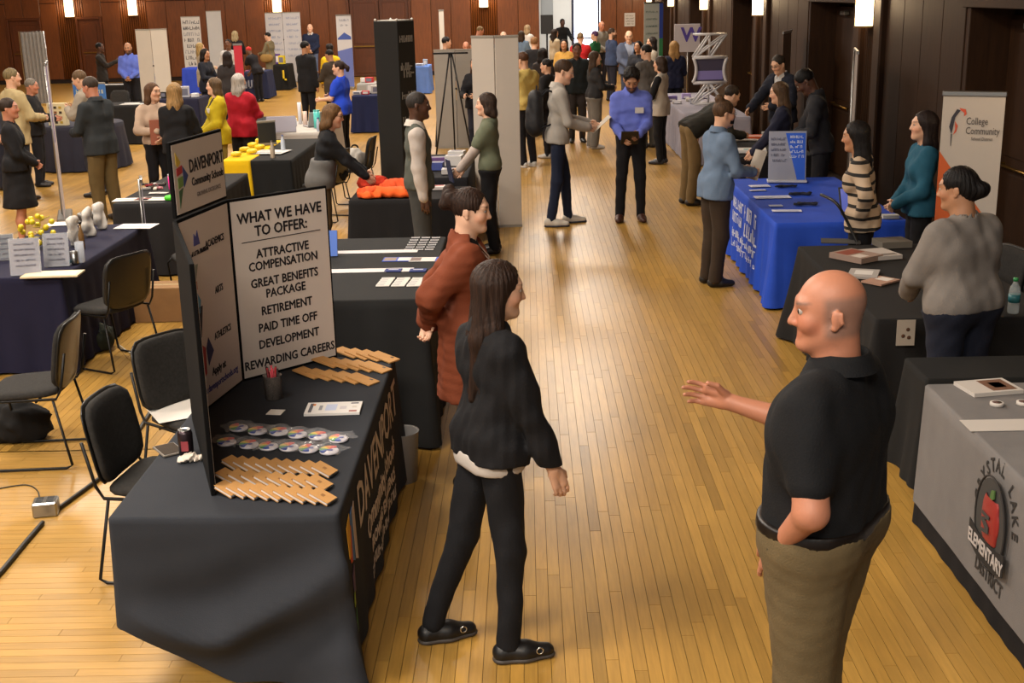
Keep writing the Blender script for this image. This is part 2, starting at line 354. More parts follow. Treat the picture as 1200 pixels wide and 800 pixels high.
    for side in (1, -1):
        sh, e, w, d, t = AR[side]; P = [rc(e if tl > .6 else sh, e, .042*s, .042*s, None, .02), rc(e, w, .040*s*g**.4, .0265*s, None, .02)]
        if tl <= .6: P[0] = rc(sh+(e-sh)*.2, e, .050*s*g**.5, .042*s*g**.5, None, .03)
        if tl > .6: sk.append(soft([rc(e+(w-e)*.7, w, .028*s, .026*s, None, .01)]+hand_prims(w, d, t, side, s, curl, spread), L['hd']))
        else: sk += [soft(P, L['a']), soft([rc(e+(w-e)*.85, w, .029*s, .0265*s, None, .01)]+hand_prims(w, d, t, side, s, curl, spread), L['hd'])]
    bod = torso+[x for sd in (1, -1) for x in armpr(sd, .9)]
    for sd in (1, -1): hip, kn, ank, fa = legp[sd]; bod += [rc(hip, kn, .078*s*g, .05*s*g**.5, None, .04), rc(kn, ank, .05*s*g**.5, .034*s, None, .02)]
    if skirt: sk += [soft([rc(kn*.6+hip*.4, kn, .062*s, .05*s, None, .02), rc(kn, kn*.55+ank*.45-np.array([0, .012, 0])*s, .05*s, .053*s, None, .03), rc(kn*.55+ank*.45-np.array([0, .012, 0])*s, ank, .052*s, .032*s, None, .03)], L['a']) for hip, kn, ank, fa in legp.values()]
    sk.append(soft(bod, L['b'], off=-.012))
    V, Q = merge(sk); bm = link('body', npmesh(V, Q), skinmat(SM), root)
    # colouring of the face (brows, lips, stubble)
    loc = (V[:nh]-hc) @ HRn/s; T = np.ones((len(V), 4), np.float32)
    def blend(mask, col): T[:nh, :3] = T[:nh, :3]*(1-mask[:, None])+np.array(col)[None]*mask[:, None]
    base_l = np.array(lin(SM))
    x, y, z = loc.T
    lip = np.clip(1.6-np.sqrt((x/.024)**2+((z+.063)/.011)**2)*1.2, 0, 1)*(y > .07); blend(lip*.75, (.78, .45, .42) if fem else (.85, .62, .58))
    hcol = np.array(lin(hair[1])); brow = np.clip(1.8-np.sqrt(((np.abs(x)-.033)/.019)**2+((z-.036-.08*(np.abs(x)-.033))/.0055)**2)*1.2, 0, 1)*(y > .05)
    blend(brow*.75, np.clip(hcol/base_l, 0, 1.2))
    eye = np.clip(1.8-np.sqrt(((np.abs(x)-.032)/.014)**2+((z-.012)/.006)**2)*1.2, 0, 1)*(y > .05)
    blend(eye*(.75 if lod == 2 else .4), (.25, .2, .18))
    blend(np.clip(1.6-np.sqrt(((np.abs(x)-.042)/.022)**2+((z+.028)/.022)**2), 0, .5)*(y > .03), (1.05, .82, .78))
    if beard: blend(np.clip((.0-.03-z)/.012, 0, 1)*np.clip((y+.02)/.02, 0, 1)*.85*(1-lip), np.clip(np.array(lin(beard))/base_l, 0, 1.3))
    if stub: blend(np.clip((.062-z)/.02, 0, 1)*np.clip((.03-y)/.02, 0, 1)*np.clip((z+.075)/.02, 0, 1)*.6*(np.abs(x) < .078), np.clip(np.array(lin(stub))/base_l, 0, 1.3))
    ca = bm.data.color_attributes.new('tint', 'FLOAT_COLOR', 'POINT'); ca.data.foreach_set('color', T.ravel())
    if lod < 2:
        for sd in (1, -1):
            e = MB(); n = 10; e.ell((0, 0, 0), .0125*s, 12); eo = e.build('eye', [mat('eye_white', '#a89c92', .6, spec=.2), mat('iris', '#2a1a10', .4)], root, Vector(h_((sd*.031, .0785, .0120))))
            eo.rotation_mode = 'QUATERNION'; eo.rotation_quaternion = (HR @ Matrix.Rotation(R(-90), 3, 'X')).to_quaternion()
            for pl in eo.data.polygons:
                if pl.center.z > .0095*s: pl.material_index = 1
    # garments
    tc, _, hem = top; tm = topmat or cloth(tc)
    def frontcut(gap, z0, z1, vz): return lambda X, Y, Z: np.maximum(np.maximum(np.abs(X)-(gap+np.clip((Z/s-vz), 0, 1)*.33)*s, -(Y*ey[1]+(Z-piv[2])*ey[2])+.02*s), Z*0-1)
    hemcut = lambda hz: (lambda X, Y, Z: ((Y)*ez[1]+(Z-piv[2])*ez[2])-(hz*s-piv[2]))
    def neckcut(extra=0): return rc(nb-ez*(.006-extra)*s, nb+ez*.3*s, .060*s*g**.4, .09*s*g**.4)
    ext = []
    if hem < .93:
        hr = (fe['hi']+.010)*s*g
        ext = [rc(U((-fe['hx']*g, 0, .97)), U((-fe['hx']*g*1.05, 0, hem-.1)), hr, hr*1.04, (ay, 1.02), .03), rc(U((fe['hx']*g, 0, .97)), U((fe['hx']*g*1.05, 0, hem-.1)), hr, hr*1.04, (ay, 1.02), .03)]
    sleeves = [x for sd in (1, -1) for x in armpr(sd, tl, .004)] if top[1] != 'none' else []
    if inner:
        objmesh('shirt', soft(torso, L['c'], [neckcut(), hemcut(.92)], off=.010*s, noise=.003*fold, seed=seed+5), cloth(inner), root)
    cuts = [neckcut(), hemcut(hem)]
    if open_gap is not None: cuts.append(frontcut(open_gap[0], 0, 0, open_gap[1]))
    inf = (.026 if inner else .014)*s+(.003*s if hem < .95 else 0)
    arm_off = 0
    objmesh('top', soft(torso+ext+sleeves, L['c'], cuts, off=inf, noise=.011*fold, nf=24, seed=seed), tm, root)
    if collar:
        n = 22; gk = g**.45*s; prof = ((.060, .020), (.063, .046), (.070, .048), (.078, .030), (.094, -.004)); V = []; F = []
        for i in range(n+1):
            a = math.pi/2+.22+(2*math.pi-.44)*i/n; fr = max(0, math.sin(a))
            for r_, z_ in prof: V.append(nb+ez*(z_-.030*fr-.010*(z_ < 0)*fr)*s+(ex*math.cos(a)*r_+ey*(math.sin(a)*r_*1.02-.004))*gk)
        m5 = len(prof)
        for i in range(n):
            for j in range(m5-1): F.append((i*m5+j, i*m5+j+1, (i+1)*m5+j+1, (i+1)*m5+j))
        mb = MB(); mb.add([Vector(v) for v in V], F, None, True); mb.build('collar', cloth(collar), root)
    if not legless:
        lp = []
        lw = legs[1]
        for sd in (1, -1):
            hip, kn, ank, fa = legp[sd]; lp += [rc(hip+np.array([0, 0, .02*s]), kn, .080*s*g, .056*s*g**.5, None, .03), rc(kn, ank+np.array([0, -.005, -.03*s]), .056*s*g**.5, .042*s, None, .02)]
        lp += [rc(U((-fe['hx']*g, -.005, .985)), U((fe['hx']*g, -.005, .985)), fe['hi']*s*g, fe['hi']*s*g, (ay, 1.02), .06)]
        if not skirt:
            zb = .035*s if len(legs) < 3 else legs[2]*s
            objmesh('trousers', soft(lp, L['c'], [hemcut_top(U, ez, piv, min(1.02, max(hem+.016, .80)), s), lambda X, Y, Z: Z-zb], off=lw*s, noise=.0075*fold, nf=23, seed=seed+9), cloth(legs[0]), root)
        else:
            kz = skirt[1]; r2 = skirt[2]
            objmesh('skirt', soft([rc((0, 0, 1.05*s), (0, 0, .93*s), .10*s*g, fe['hi']*s*g+.03*s, (ay, 1.12), .05), rc((0, .0, .95*s), (0, .0, (kz-.1)*s), fe['hi']*s*g+.04*s, r2*s, (ay, 1.12), .05)], L['c'], [lambda X, Y, Z: Z-kz*s], off=.01, noise=.009, nf=26, seed=seed+3), cloth(skirt[0]), root)
        for sd in (1, -1):
            hip, kn, ank, fa = legp[sd]; f = np.array([math.sin(fa), math.cos(fa), 0]); zz = np.array([0, 0, 1.])
            a = np.array([ank[0], ank[1], 0])-f*.035*s; P = [rc(a+zz*.044*s, a+f*.10*s+zz*.040*s, .040*s, .043*s, None, .03), rc(a+f*.10*s+zz*.036*s, a+f*.195*s+zz*.030*s, .043*s, .034*s, (zz, 1.2), .03)]
            if bootlen != -1: P.append(rc(a+f*.02*s+zz*.06*s, a+f*.03*s+zz*(.085+bootlen)*s, .038*s, .040*s, None, .02))
            sh = objmesh('shoe', soft(P, L['sh'], [lambda X, Y, Z: Z-.004], off=.004), mat('leather_'+shoes, shoes, .45, spec=.45, bump=(70, .1)), root)
            if sole:
                sm_ = soft([rc(a+zz*.012, a+f*.10*s+zz*.012, .040*s, .044*s, (zz, 2.4), .03), rc(a+f*.10*s+zz*.012, a+f*.198*s+zz*.012, .045*s, .036*s, (zz, 2.4), .03)], L['sh'], [lambda X, Y, Z: Z-.001], off=.005)
                objmesh('sole', sm_, plastic(sole, .6), sh)
    if belt: 
        vq = soft([rc(U((-fe['hx']*g, 0, .985)), U((fe['hx']*g, 0, .985)), fe['hi']*s*g, fe['hi']*s*g, (ay, 1.02), .06)]+([el(U((0, .05+.03*belly, 1.13)), np.array((.135, .10+.03*belly, .125))*s, .06)] if belly else []), L['sh'], [hemcut_top(U, ez, piv, 1.018, s), hemcut(.978)], off=.027*s); objmesh('belt', vq, mat('belt_leather', belt, .4), root)
    # hair
    st, hcx = hair[0], hair[1]
    if st != 'bald':
        hk = .02
        P = [el(h_((0, -.018, .036)), np.array((.0865, .103, .0945))*s, .02, HRn)]
        facec = [el(h_((0, .112, -.030)), np.array((.074, .098, .128))*s, 0, HRn)]; low = -.055; ln = hairlen or .22
        if st in ('short', 'buzz', 'curly', 'thin', 'bun', 'messy', 'lowbun', 'pony'): facec = [el(h_((0, .122, -.022)), np.array((.092, .102, .130))*s, 0, HRn)]
        vd = -unit(.55*ez+.45*HRn @ np.array([0, 0, 1.])); bk = HRn @ np.array([0, -1., 0]); sx_ = HRn @ np.array([1., 0, 0])
        amp = .004
        if st == 'short': amp = .003; P[0] = el(h_((0, -.016, .037)), np.array((.082, .100, .0915))*s, .02, HRn)
        if st == 'buzz': amp = .001; P[0] = el(h_((0, -.013, .032)), np.array((.079, .099, .0915))*s, .02, HRn)
        if st == 'thin': P[0] = el(h_((0, -.022, .016)), np.array((.082, .1, .085))*s, .02, HRn)
        if st == 'curly': amp = .011; P.append(el(h_((0, -.01, .075)), np.array((.088, .10, .07))*s, .02, HRn))
        if st in ('long', 'bob'):
            if st == 'bob': ln = hairlen or .10
            for sd in (1, -1):
                a = h_((sd*.066, -.012, .03)); b = a+vd*(.10+ln*.25)*s+bk*.012*s+sx_*sd*.012*s; c = b+vd*ln*.75*s+bk*.022*s-sx_*sd*.008*s; P += [rc(a, b, .034*s, .036*s, (sx_, 1.3), .03), rc(b, c, .036*s, .020*s, (sx_, 1.2), .03)]
            a = h_((0, -.07, .02)); b = a+vd*(.12+ln*.3)*s+bk*.012*s; c = b+vd*ln*.72*s+bk*.01*s; P += [rc(a-sx_*.035*s, b-sx_*.045*s, .05*s, .045*s, (bk, 1.25), .04), rc(a+sx_*.035*s, b+sx_*.045*s, .05*s, .045*s, (bk, 1.25), .04), rc(b-sx_*.04*s, c-sx_*.03*s, .045*s, .024*s, (bk, 1.3), .04), rc(b+sx_*.04*s, c+sx_*.03*s, .045*s, .024*s, (bk, 1.3), .04)]
            low = -1
        if st == 'bun': P.append(el(h_((0, -.070, .128)), np.array((.046, .044, .044))*s, .015)); low = -.075
        if st == 'lowbun': P += [el(h_((0, -.135, -.015)), np.array((.050, .042, .046))*s, .02), el(h_((0, -.07, -.01)), np.array((.072, .06, .07))*s, .03, HRn)]; low = -.08
        if st == 'messy': P += [el(h_((0, -.125, .055)), np.array((.06, .05, .055))*s, .025), el(h_((.025, -.15, .02)), .03*s, .02), el(h_((-.02, -.14, .10)), .03*s, .02)]; low = -.09; amp = .0045
        if st == 'pony': a = h_((0, -.105, .05)); b = a+bk*.05*s+vd*.05*s; c = b+vd*ln*s; P += [rc(a, b, .03*s, .034*s, None, .02), rc(b, c, .036*s, .015*s, None, .02)]; low = -.07
        def strands(X, Y, Z):
            x_, y_, z_ = X-hc[0], Y-hc[1], Z-hc[2]; a = np.arctan2(x_*HRn[0, 0]+y_*HRn[1, 0], -(x_*HRn[0, 1]+y_*HRn[1, 1]))
            if st == 'curly': return amp*(np.sin(X*150)*np.sin(Y*140+1)*np.sin(Z*145+2))
            return amp*.42*(np.sin(a*27+Z*11+np.sin(Z*17))+.8*np.sin(a*61+1.7+Z*19))
        lc = lambda X, Y, Z: ((X-hc[0])*HRn[0, 2]+(Y-hc[1])*HRn[1, 2]+(Z-hc[2])*HRn[2, 2])-low*s
        earc = [el(h_((sd*.088, .016, -.03)), np.array((.03, .036, .052))*s, 0, HRn) for sd in (1, -1)] if st in ('short', 'buzz', 'bun', 'lowbun', 'pony', 'messy', 'thin', 'curly') else []
        topc = [el(h_((0, .03, .11)), np.array((.07, .10, .055))*s, 0, HRn)] if st == 'thin' else []
        objmesh('hair', soft(P, L['hr'], facec+([lc] if low > -1 else [])+earc+topc, noise_fn=strands), hairmat(hcx), root)
    bpy.context.view_layer.update
    info = dict(root=root, W=W, Hd=Hd, U=U, AR=AR, s=s, HR=HR, base=base, th=th, legp=legp, ey=ey, ez=ez, L=L)
    if key: PEOPLE[key] = info
    return info
def hemcut_top(U, ez, piv, hz, s): return lambda X, Y, Z: -((Y*ez[1]+(Z-piv[2])*ez[2])-(hz*s-piv[2]))
# accessories that belong to a person
def glasses(p, col='#15120f'):
    mb = MB(); s = p['s']; H = p['Hd']
    for sd in (1, -1):
        c = [Vector(H((sd*.032+.021*math.cos(a), .099-.004*abs(math.cos(a)), .012+.016*math.sin(a)))) for a in [i*math.pi/6 for i in range(12)]]; mb.tube(c, .0018*s, 5, True)
        mb.tube([Vector(H((sd*.053, .096, .016))), Vector(H((sd*.078, .05, .014))), Vector(H((sd*.082, -.012, .010)))], .0018*s, 5)
    mb.tube([Vector(H((-.011, .102, .014))), Vector(H((.011, .102, .014)))], .0018*s, 5); mb.build('glasses', plastic(col), p['root'])
def nametag(p, x=-.08, z=1.30, y=.155, col='#e8e2d8', w=.085, h=.055):
    U = p['U']; a = Vector(U((x, y, z))); M = frame(a, (-1, 0, 0), p['ez']); mb = MB(); mb.box(-w/2, w/2, -h/2, h/2, -.02, .004, M, .001); mb.build('name_tag', paper(col), p['root'])
def lanyard(p, col='#b9a89a', z=1.18, r=.004):
    U = p['U']; mb = MB(); mb.tube([Vector(U(q)) for q in ((.055, -.05, 1.47), (.062, .05, 1.44), (.045, .125, 1.36), (.012, .14, z+.04), (0, .14, z), (-.012, .14, z+.04), (-.045, .125, 1.36), (-.062, .05, 1.44), (-.055, -.05, 1.47))], r, 6); mb.build('lanyard', cloth(col), p['root'])
def held(p, name, label, cat, w, h, d, m, side=1, off=(0, .06, 0), tilt=(0, 0, 0), both=False):
    """a flat thing carried in the hand(s): a top-level object placed at the palm"""
    A = p['AR']; wr = (A[1][2]+A[1][3]*.09+A[-1][2]+A[-1][3]*.09)/2 if both else A[side][2]+A[side][3]*.09
    c = p['W'](wr+np.array(off)); t = thing(name, label, cat, c, 0); t.rotation_euler = (Matrix.Rotation(p['th'], 3, 'Z') @ Matrix.Rotation(R(tilt[2]), 3, 'Z') @ Matrix.Rotation(R(tilt[0]), 3, 'X') @ Matrix.Rotation(R(tilt[1]), 3, 'Y')).to_euler()
    ms = m if isinstance(m, (list, tuple)) else [m]
    mb = MB(); mb.box(-w/2, w/2, -h/2, h/2, -d/2, d/2, None, min(.001, d*.3)); mb.build('sheet' if d < .004 else 'cover', ms[0], t)
    if len(ms) > 1: mb = MB(); mb.box(-w*.46, w*.46, -h*.46, h*.46, d/2, d/2+.0015); mb.build('page', ms[1], t)
    return t
# ------------------------------------------------------------------ the hall
XR, YB, XL, ZC = 4.2, 43.2, -19.0, 6.5
def struct(o): o['kind'] = 'structure'; return o
def woodmat(name, col, stretch, rough=.35, dark=.35, coat=.0, grain=7.0, spec=.4):
    if name in MATS: return MATS[name]
    m = bpy.data.materials.new(name); m.use_nodes = True; N = m.node_tree.nodes; L = m.node_tree.links; b = N['Principled BSDF']
    tc = N.new('ShaderNodeTexCoord'); mp = N.new('ShaderNodeMapping'); mp.inputs['Scale'].default_value = stretch; L.new(tc.outputs['Object'], mp.inputs[0])
    nz = N.new('ShaderNodeTexNoise'); nz.inputs['Scale'].default_value = grain; nz.inputs['Detail'].default_value = 6; nz.inputs['Roughness'].default_value = .6; nz.inputs['Distortion'].default_value = .4; L.new(mp.outputs[0], nz.inputs['Vector'])
    n2 = N.new('ShaderNodeTexNoise'); n2.inputs['Scale'].default_value = 1.7; n2.inputs['Detail'].default_value = 3; L.new(tc.outputs['Object'], n2.inputs['Vector'])
    mr = N.new('ShaderNodeMapRange'); mr.inputs[1].default_value = .3; mr.inputs[2].default_value = .7; mr.inputs[3].default_value = 1-dark; mr.inputs[4].default_value = 1+dark*.6; L.new(nz.outputs[0], mr.inputs[0])
    m2 = N.new('ShaderNodeMapRange'); m2.inputs[1].default_value = .3; m2.inputs[2].default_value = .7; m2.inputs[3].default_value = .93; m2.inputs[4].default_value = 1.06; L.new(n2.outputs[0], m2.inputs[0])
    at = N.new('ShaderNodeAttribute'); at.attribute_name = 'tint'; at2 = N.new('ShaderNodeMath'); at2.operation = 'ADD'; at2.inputs[1].default_value = 0
    k = N.new('ShaderNodeMath'); k.operation = 'MULTIPLY'; L.new(mr.outputs[0], k.inputs[0]); L.new(m2.outputs[0], k.inputs[1])
    v = N.new('ShaderNodeVectorMath'); v.operation = 'SCALE'; v.inputs[0].default_value = lin(col); L.new(k.outputs[0], v.inputs['Scale'])
    v2 = N.new('ShaderNodeVectorMath'); v2.operation = 'MULTIPLY'; L.new(v.outputs[0], v2.inputs[0]); L.new(at.outputs['Color'], v2.inputs[1]); L.new(v2.outputs[0], b.inputs['Base Color'])
    rr = N.new('ShaderNodeMapRange'); rr.inputs[3].default_value = rough-.02; rr.inputs[4].default_value = rough+.03; L.new(n2.outputs[0], rr.inputs[0]); L.new(rr.outputs[0], b.inputs['Roughness'])
    b.inputs['Specular IOR Level'].default_value = spec; b.inputs['Coat Weight'].default_value = coat; b.inputs['Coat Roughness'].default_value = .22
    MATS[name] = m; return m
def settint(o, cols):                             # one colour for each face
    me = o.data; ca = me.color_attributes.new('tint', 'FLOAT_COLOR', 'CORNER'); arr = np.ones((len(me.loops), 4), np.float32)
    ls = np.empty(len(me.polygons), np.int32); lt = np.empty(len(me.polygons), np.int32); me.polygons.foreach_get('loop_start', ls); me.polygons.foreach_get('loop_total', lt)
    c = np.repeat(np.asarray(cols, np.float32), lt, 0); arr[:, :3] = c; ca.data.foreach_set('color', arr.ravel())
FLY = woodmat('maple_boards_long', '#a47d3b', (9, .55, 1), .33, .16, .12); FLX = woodmat('maple_boards_cross', '#a47d3b', (.55, 9, 1), .33, .16, .12)
GAP = mat('floor_joint', '#2d1d0c', .9)
mb = MB(); mb.box(XL, XR+.5, -4, YB+6, -.15, -.005); floor = struct(mb.build('floor', GAP)); tag(floor, 'varnished maple strip floor of the hall', None)
PW = .057; near = []; rest = {0: [], 1: []}
def in_cross(x, y): return x < -1.25 and y < 7.2
def plank(x0, x1, y0, y1, d):
    cx, cy = (x0+x1)/2, (y0+y1)/2; t = .86+.26*random.random(); w = random.random(); c = (t, t*(.985+.03*w), t*(.94+.10*w))
    if random.random() < .05: c = tuple(q*.80 for q in c)
    vis = 0
    pc = CM.transposed() @ Vector((cx, cy, -CAMH)); u = 600+FPX*pc.x/-pc.z; v = 400-FPX*pc.y/-pc.z
    inview = -40 < u < 1240 and v < 860
    hid = (-1.66 < cx < -.8 and 4.45 < cy < 6.6) or (cx > 2.05 and cy < 9.4) or (cx < -3.5 and 8.9 < cy < 11) or (cx > 2.15 and cy < 13)
    (near if inview and not hid and v > 100 else rest[d]).append((math.hypot(cx, cy), x0, x1, y0, y1, d, c) if inview and not hid and v > 100 else (x0, x1, y0, y1, c))
xs = -1.25-240*PW
n = int((XR-xs)/PW)
for i in range(n):
    x0 = xs+i*PW; y = 3.2-random.random()*1.2
    while y < 26:
        l = random.uniform(.7, 1.7); a, b = y, y+l; y += l
        if x0 < -1.26 and a < 7.2 < b and b-7.2 < .25: b = 7.45; y = 7.45
        if x0 < -1.26 and a < 7.2:
            if b <= 7.25: continue
            a = 7.2
        if x0 < -8 and b < 14: continue
        plank(x0+.0011, x0+PW-.0011, a+.001, b-.001, 0)
yy = 3.0
while yy < 7.2-.02:
    x = -5.2-random.random()
    while x < -1.25-.05:
        l = random.uniform(.7, 1.7); a, b = x, min(x+l, -1.25); x += l
        if b-a > .05: plank(a+.001, b-.001, yy+.0011, yy+PW-.0011, 1)
    yy += PW
near.sort()
for q in near[300:]: rest[q[5]].append(q[1:5]+(q[6],))
for q in near[:300]:
    mb = MB(); mb.box(q[1], q[2], q[3], q[4], -.005, 0); o = mb.build('plank', (FLY, FLX)[q[5]], floor); settint(o, [q[6]]*6)
for d in (0, 1):
    A = np.array([r[:4] for r in rest[d]]); C = np.array([r[4] for r in rest[d]]); n = len(A)
    V = np.zeros((n, 8, 3)); 
    for k, (ix, iy) in enumerate(((0, 2), (1, 2), (1, 3), (0, 3))): V[:, k, 0] = A[:, ix]; V[:, k, 1] = A[:, iy]; V[:, k, 2] = -.005; V[:, k+4] = V[:, k]; V[:, k+4, 2] = 0
    F = np.array([(4,5,6,7),(0,1,5,4),(1,2,6,5),(2,3,7,6),(3,0,4,7)]); Q = (F[None]+8*np.arange(n)[:, None, None]).reshape(-1, 4)
    o = link('plank_field', npmesh(V.reshape(-1, 3), Q, False), (FLY, FLX)[d], floor); settint(o, np.repeat(C, 5, 0)); o['kind'] = 'stuff'
mb = MB(); mb.box(XL, XR, 24.9, YB, -.005, -.001); o = mb.build('far_boards', woodmat('maple_boards_far', '#a47d3b', (9, .55, 1), .34, .05, .12), floor); settint(o, [(.97, .97, .95)]*6)
mb = MB(); mb.box(XL, xs, 3, 26, -.005, 0); o = mb.build('far_boards', FLY, floor); settint(o, [(.97, .97, .95)]*6)
# walls
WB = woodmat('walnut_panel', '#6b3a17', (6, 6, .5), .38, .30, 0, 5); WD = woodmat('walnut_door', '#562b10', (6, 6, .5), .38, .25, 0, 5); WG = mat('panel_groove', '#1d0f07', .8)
WR = woodmat('walnut_panel_dimmed', '#2d1a0b', (6, 6, .5), .62, .30, 0, 5, .15)  # same walnut, its colour darkened to stand in for dim light on this wall
DW = [AY(632, 30, YB).x, AY(704, 30, YB).x]     # open doorway in the far wall
back = MB()
back.box(XL, DW[0], YB, YB+.3, 0, ZC); back.box(DW[1], XR+.3, YB, YB+.3, 0, ZC); back.box(DW[0], DW[1], YB, YB+.3, 3.1, ZC); back = struct(back.build('wall_back', WG)); tag(back, 'far walnut panelled wall with double doors')
def panel(par, x0, x1, y0, y1, z0, z1, m, name='panel', bev=.006):
    mb = MB(); mb.box(x0, x1, y0, y1, z0, z1, None, bev); o = mb.build(name, m, par); t = random.uniform(.86, 1.12); settint(o, [(t, t, t)]*len(o.data.polygons)); return o
sconx = [AY(83, 20, YB).x, AY(157, 20, YB).x, AY(326, 20, YB).x, AY(567, 10, YB).x]
doorx = [(AY(15, 60, YB).x, AY(50, 60, YB).x, 2.12), (AY(96, 60, YB).x, AY(121, 60, YB).x, 2.12), (AY(411, 40, YB).x, AY(480, 40, YB).x, 2.6)]
def blocked(a, b):
    for u, v in [(x-.45, x+.45) for x in sconx]+[(d[0]-.08, d[1]+.08) for d in doorx]+[tuple(DW)]:
        if a < v-.02 and b > u+.02: return (u, v)
    return None
x = XL+.05; edges = sorted([e for u, v in [(q-.45, q+.45) for q in sconx]+[(d[0]-.08, d[1]+.08) for d in doorx]+[tuple(DW)] for e in (u, v)])
while x < XR-.05:
    nx = min([e for e in edges if e > x+.01]+[XR]); w = nx-x; k = max(1, round(w/.62)); mid = x+w/2
    blk = blocked(x+.01, nx-.01); 
    for i in range(k):
        a, b = x+w*i/k, x+w*(i+1)/k
        if blk is None: panel(back, a+.006, b-.006, YB-.03, YB, .14, 2.66, WB); panel(back, a+.006, b-.006, YB-.03, YB, 2.68, 5.2, WB)
        else:
            z0 = 3.1 if abs(blk[0]-DW[0]) < .01 else 2.7 if (blk[0]+.08, blk[1]-.08) not in [(d[0], d[1]) for d in doorx] else ([d[2] for d in doorx if abs(d[0]-.08-blk[0]) < .01][0]+.08)
            if not any(abs(q-.45-blk[0]) < .01 for q in sconx): panel(back, a+.006, b-.006, YB-.03, YB, z0, 5.2, WB)
    x = nx
def flute(par, along, c, w, face, z0, z1, m):       # half-round strips behind a lamp
    n = int(w/.075)
    for i in range(n):
        t = c-w/2+(i+.5)*w/n; mb = MB()
        if along == 'x': mb.tube([(t, face, z0), (t, face, z1)], w/n*.48, 8)
        else: mb.tube([(face, t, z0), (face, t, z1)], w/n*.48, 8)
        o = mb.build('flute', m, par); q = random.uniform(.9, 1.1); settint(o, [(q, q, q)]*len(o.data.polygons))
SHADE = mat('lamp_shade', '#fff2dc', .5, emit='#ffe0b0', es=3.2); BRASS = mat('brass', '#8a6a35', .35, 1)
def sconce(along, c, face, label):
    t = thing('wall_lamp', label, 'lamp', (c, face, 2.2) if along == 'x' else (face, c, 2.2), 0, 'wall lamps of the hall')
    if along == 'y': t.rotation_euler = (0, 0, R(-90))
    n = 10; prof = [(-.15, .0)]+[(-.15*math.cos(math.pi*i/n), -.02-.15*math.sin(math.pi*i/n)) for i in range(n+1)]+[(.15, 0)]
    mb = MB(); mb.prism([(p[0], p[1]) for p in prof], .02, .64); mb.build('shade', SHADE, t)
    for z in (0, .64): mb = MB(); mb.prism([(p[0]*1.06, p[1]*1.06) for p in prof], z, z+.02); mb.build('cap', BRASS, t)
    mb = MB(); mb.box(-.1, .1, 0, .03, .1, .55); mb.build('back_plate', BRASS, t)
    l = bpy.data.lights.new('bulb', 'POINT'); l.energy = 26; l.color = (1, .72, .42); l.shadow_soft_size = .12; lo = bpy.data.objects.new('bulb', l); COL.objects.link(lo); lo.parent = t; lo.location = (0, -.30, .32)
SLB = ['wall lamp nearest the left edge of the far wall', 'wall lamp above the man in blue shirt by far wall', 'wall lamp above white display near the woman in trench coat', 'wall lamp above the grey easel boards on far wall']
for i, c in enumerate(sconx):
    flute(back, 'x', c, .9, YB-.01, .14, 5.2, WB); sconce('x', c, YB-.06, SLB[i])
def door(n, x0, x1, z1, leaves, y=YB-.065):
    d = struct(link('door_%d' % n, None)); tag(d, ['closed walnut door at far left behind grey curtain', 'closed walnut door beside the blue shirted man', 'closed walnut double doors in the middle of far wall'][n-1])
    w = (x1-x0)/leaves
    for i in range(leaves):
        o = panel(d, x0+w*i+.01, x0+w*(i+1)-.01, y+.02, y+.06, .02, z1, WD, 'door_leaf')
        for (a, b) in ((.12, .95), (1.1, z1-.15)): panel(o, x0+w*i+.12, x0+w*(i+1)-.12, y+.005, y+.02, a, b, WD, 'door_panel', .01)
        mb = MB(); mb.box(x0+w*i+.1, x0+w*(i+1)-.1, y-.05, y-.02, 1.0, 1.04); mb.build('push_bar', BRASS, o)
    for a, b, c, e in ((x0-.08, x0, 0, z1+.08), (x1, x1+.08, 0, z1+.08), (x0, x1, z1, z1+.08)): panel(d, a, b, y-.05, y+.05, c, e, WD, 'door_frame')
for i, (a, b, z) in enumerate(doorx): door(i+1, a, b, z, 2 if i == 2 else 1)
# vestibule behind the open doorway
PLAST = mat('white_plaster', '#c9c6c0', .8, noise=(2, .04)); 
mb = MB(); mb.box(DW[0]-1.2, DW[0]-.0, YB+.3, YB+4, 0, 3.4); mb.box(DW[1]+.3, DW[1]+.5, YB+.3, YB+4, 0, 3.4); mb.box(DW[0]-1, DW[1]+.5, YB+.3, YB+4, 3.2, 3.4)
wx0, wx1 = AY(673, 30, YB+3.8).x, AY(703, 30, YB+3.8).x
mb.box(DW[0]-1, wx0-.1, YB+3.9, YB+4.1, 0, 3.4); mb.box(wx0-.1, DW[1]+.5, YB+3.9, YB+4.1, 2.45, 3.4); tag(struct(mb.build('wall_vestibule', PLAST)), 'white plastered lobby seen through the open doorway')
w1 = struct(link('window_1', None)); tag(w1, 'bright glazed entrance door with daylight outside')
mb = MB(); mb.box(wx0, wx1+.4, YB+3.96, YB+3.98, .05, 2.4); mb.build('pane', mat('day_glass', '#ffffff', .1, emit='#dfe8ff', es=4.5), w1)
for a, b, c, e in ((wx0-.1, wx0, 0, 2.45), (wx1-.08, wx1, 0, 2.45), (wx0, wx1, 2.36, 2.45), (wx0, wx1, .95, 1.0)): mb = MB(); mb.box(a, b, YB+3.9, YB+4.0, c, e); mb.build('window_frame', mat('dark_frame', '#2a2a3a', .4), w1)
mb = MB(); mb.box(AY(634, 3, YB+3.85).x, AY(648, 3, YB+3.85).x, YB+3.85, YB+3.9, 1.3, 2.5, None, .01); struct(tag(mb.build('trim_1', mat('grey_board', '#8c8c8a', .6)), 'grey notice board on the lobby wall'))
vl = bpy.data.lights.new('lobby_fill', 'AREA'); vl.size = 1.2; vl.energy = 90; vl.color = (1, .97, .92); vo = bpy.data.objects.new('lobby_fill', vl); COL.objects.link(vo); vo.location = ((DW[0]+DW[1])/2, YB+2, 3.15)  # unseen fill light, added to brighten the lobby plaster
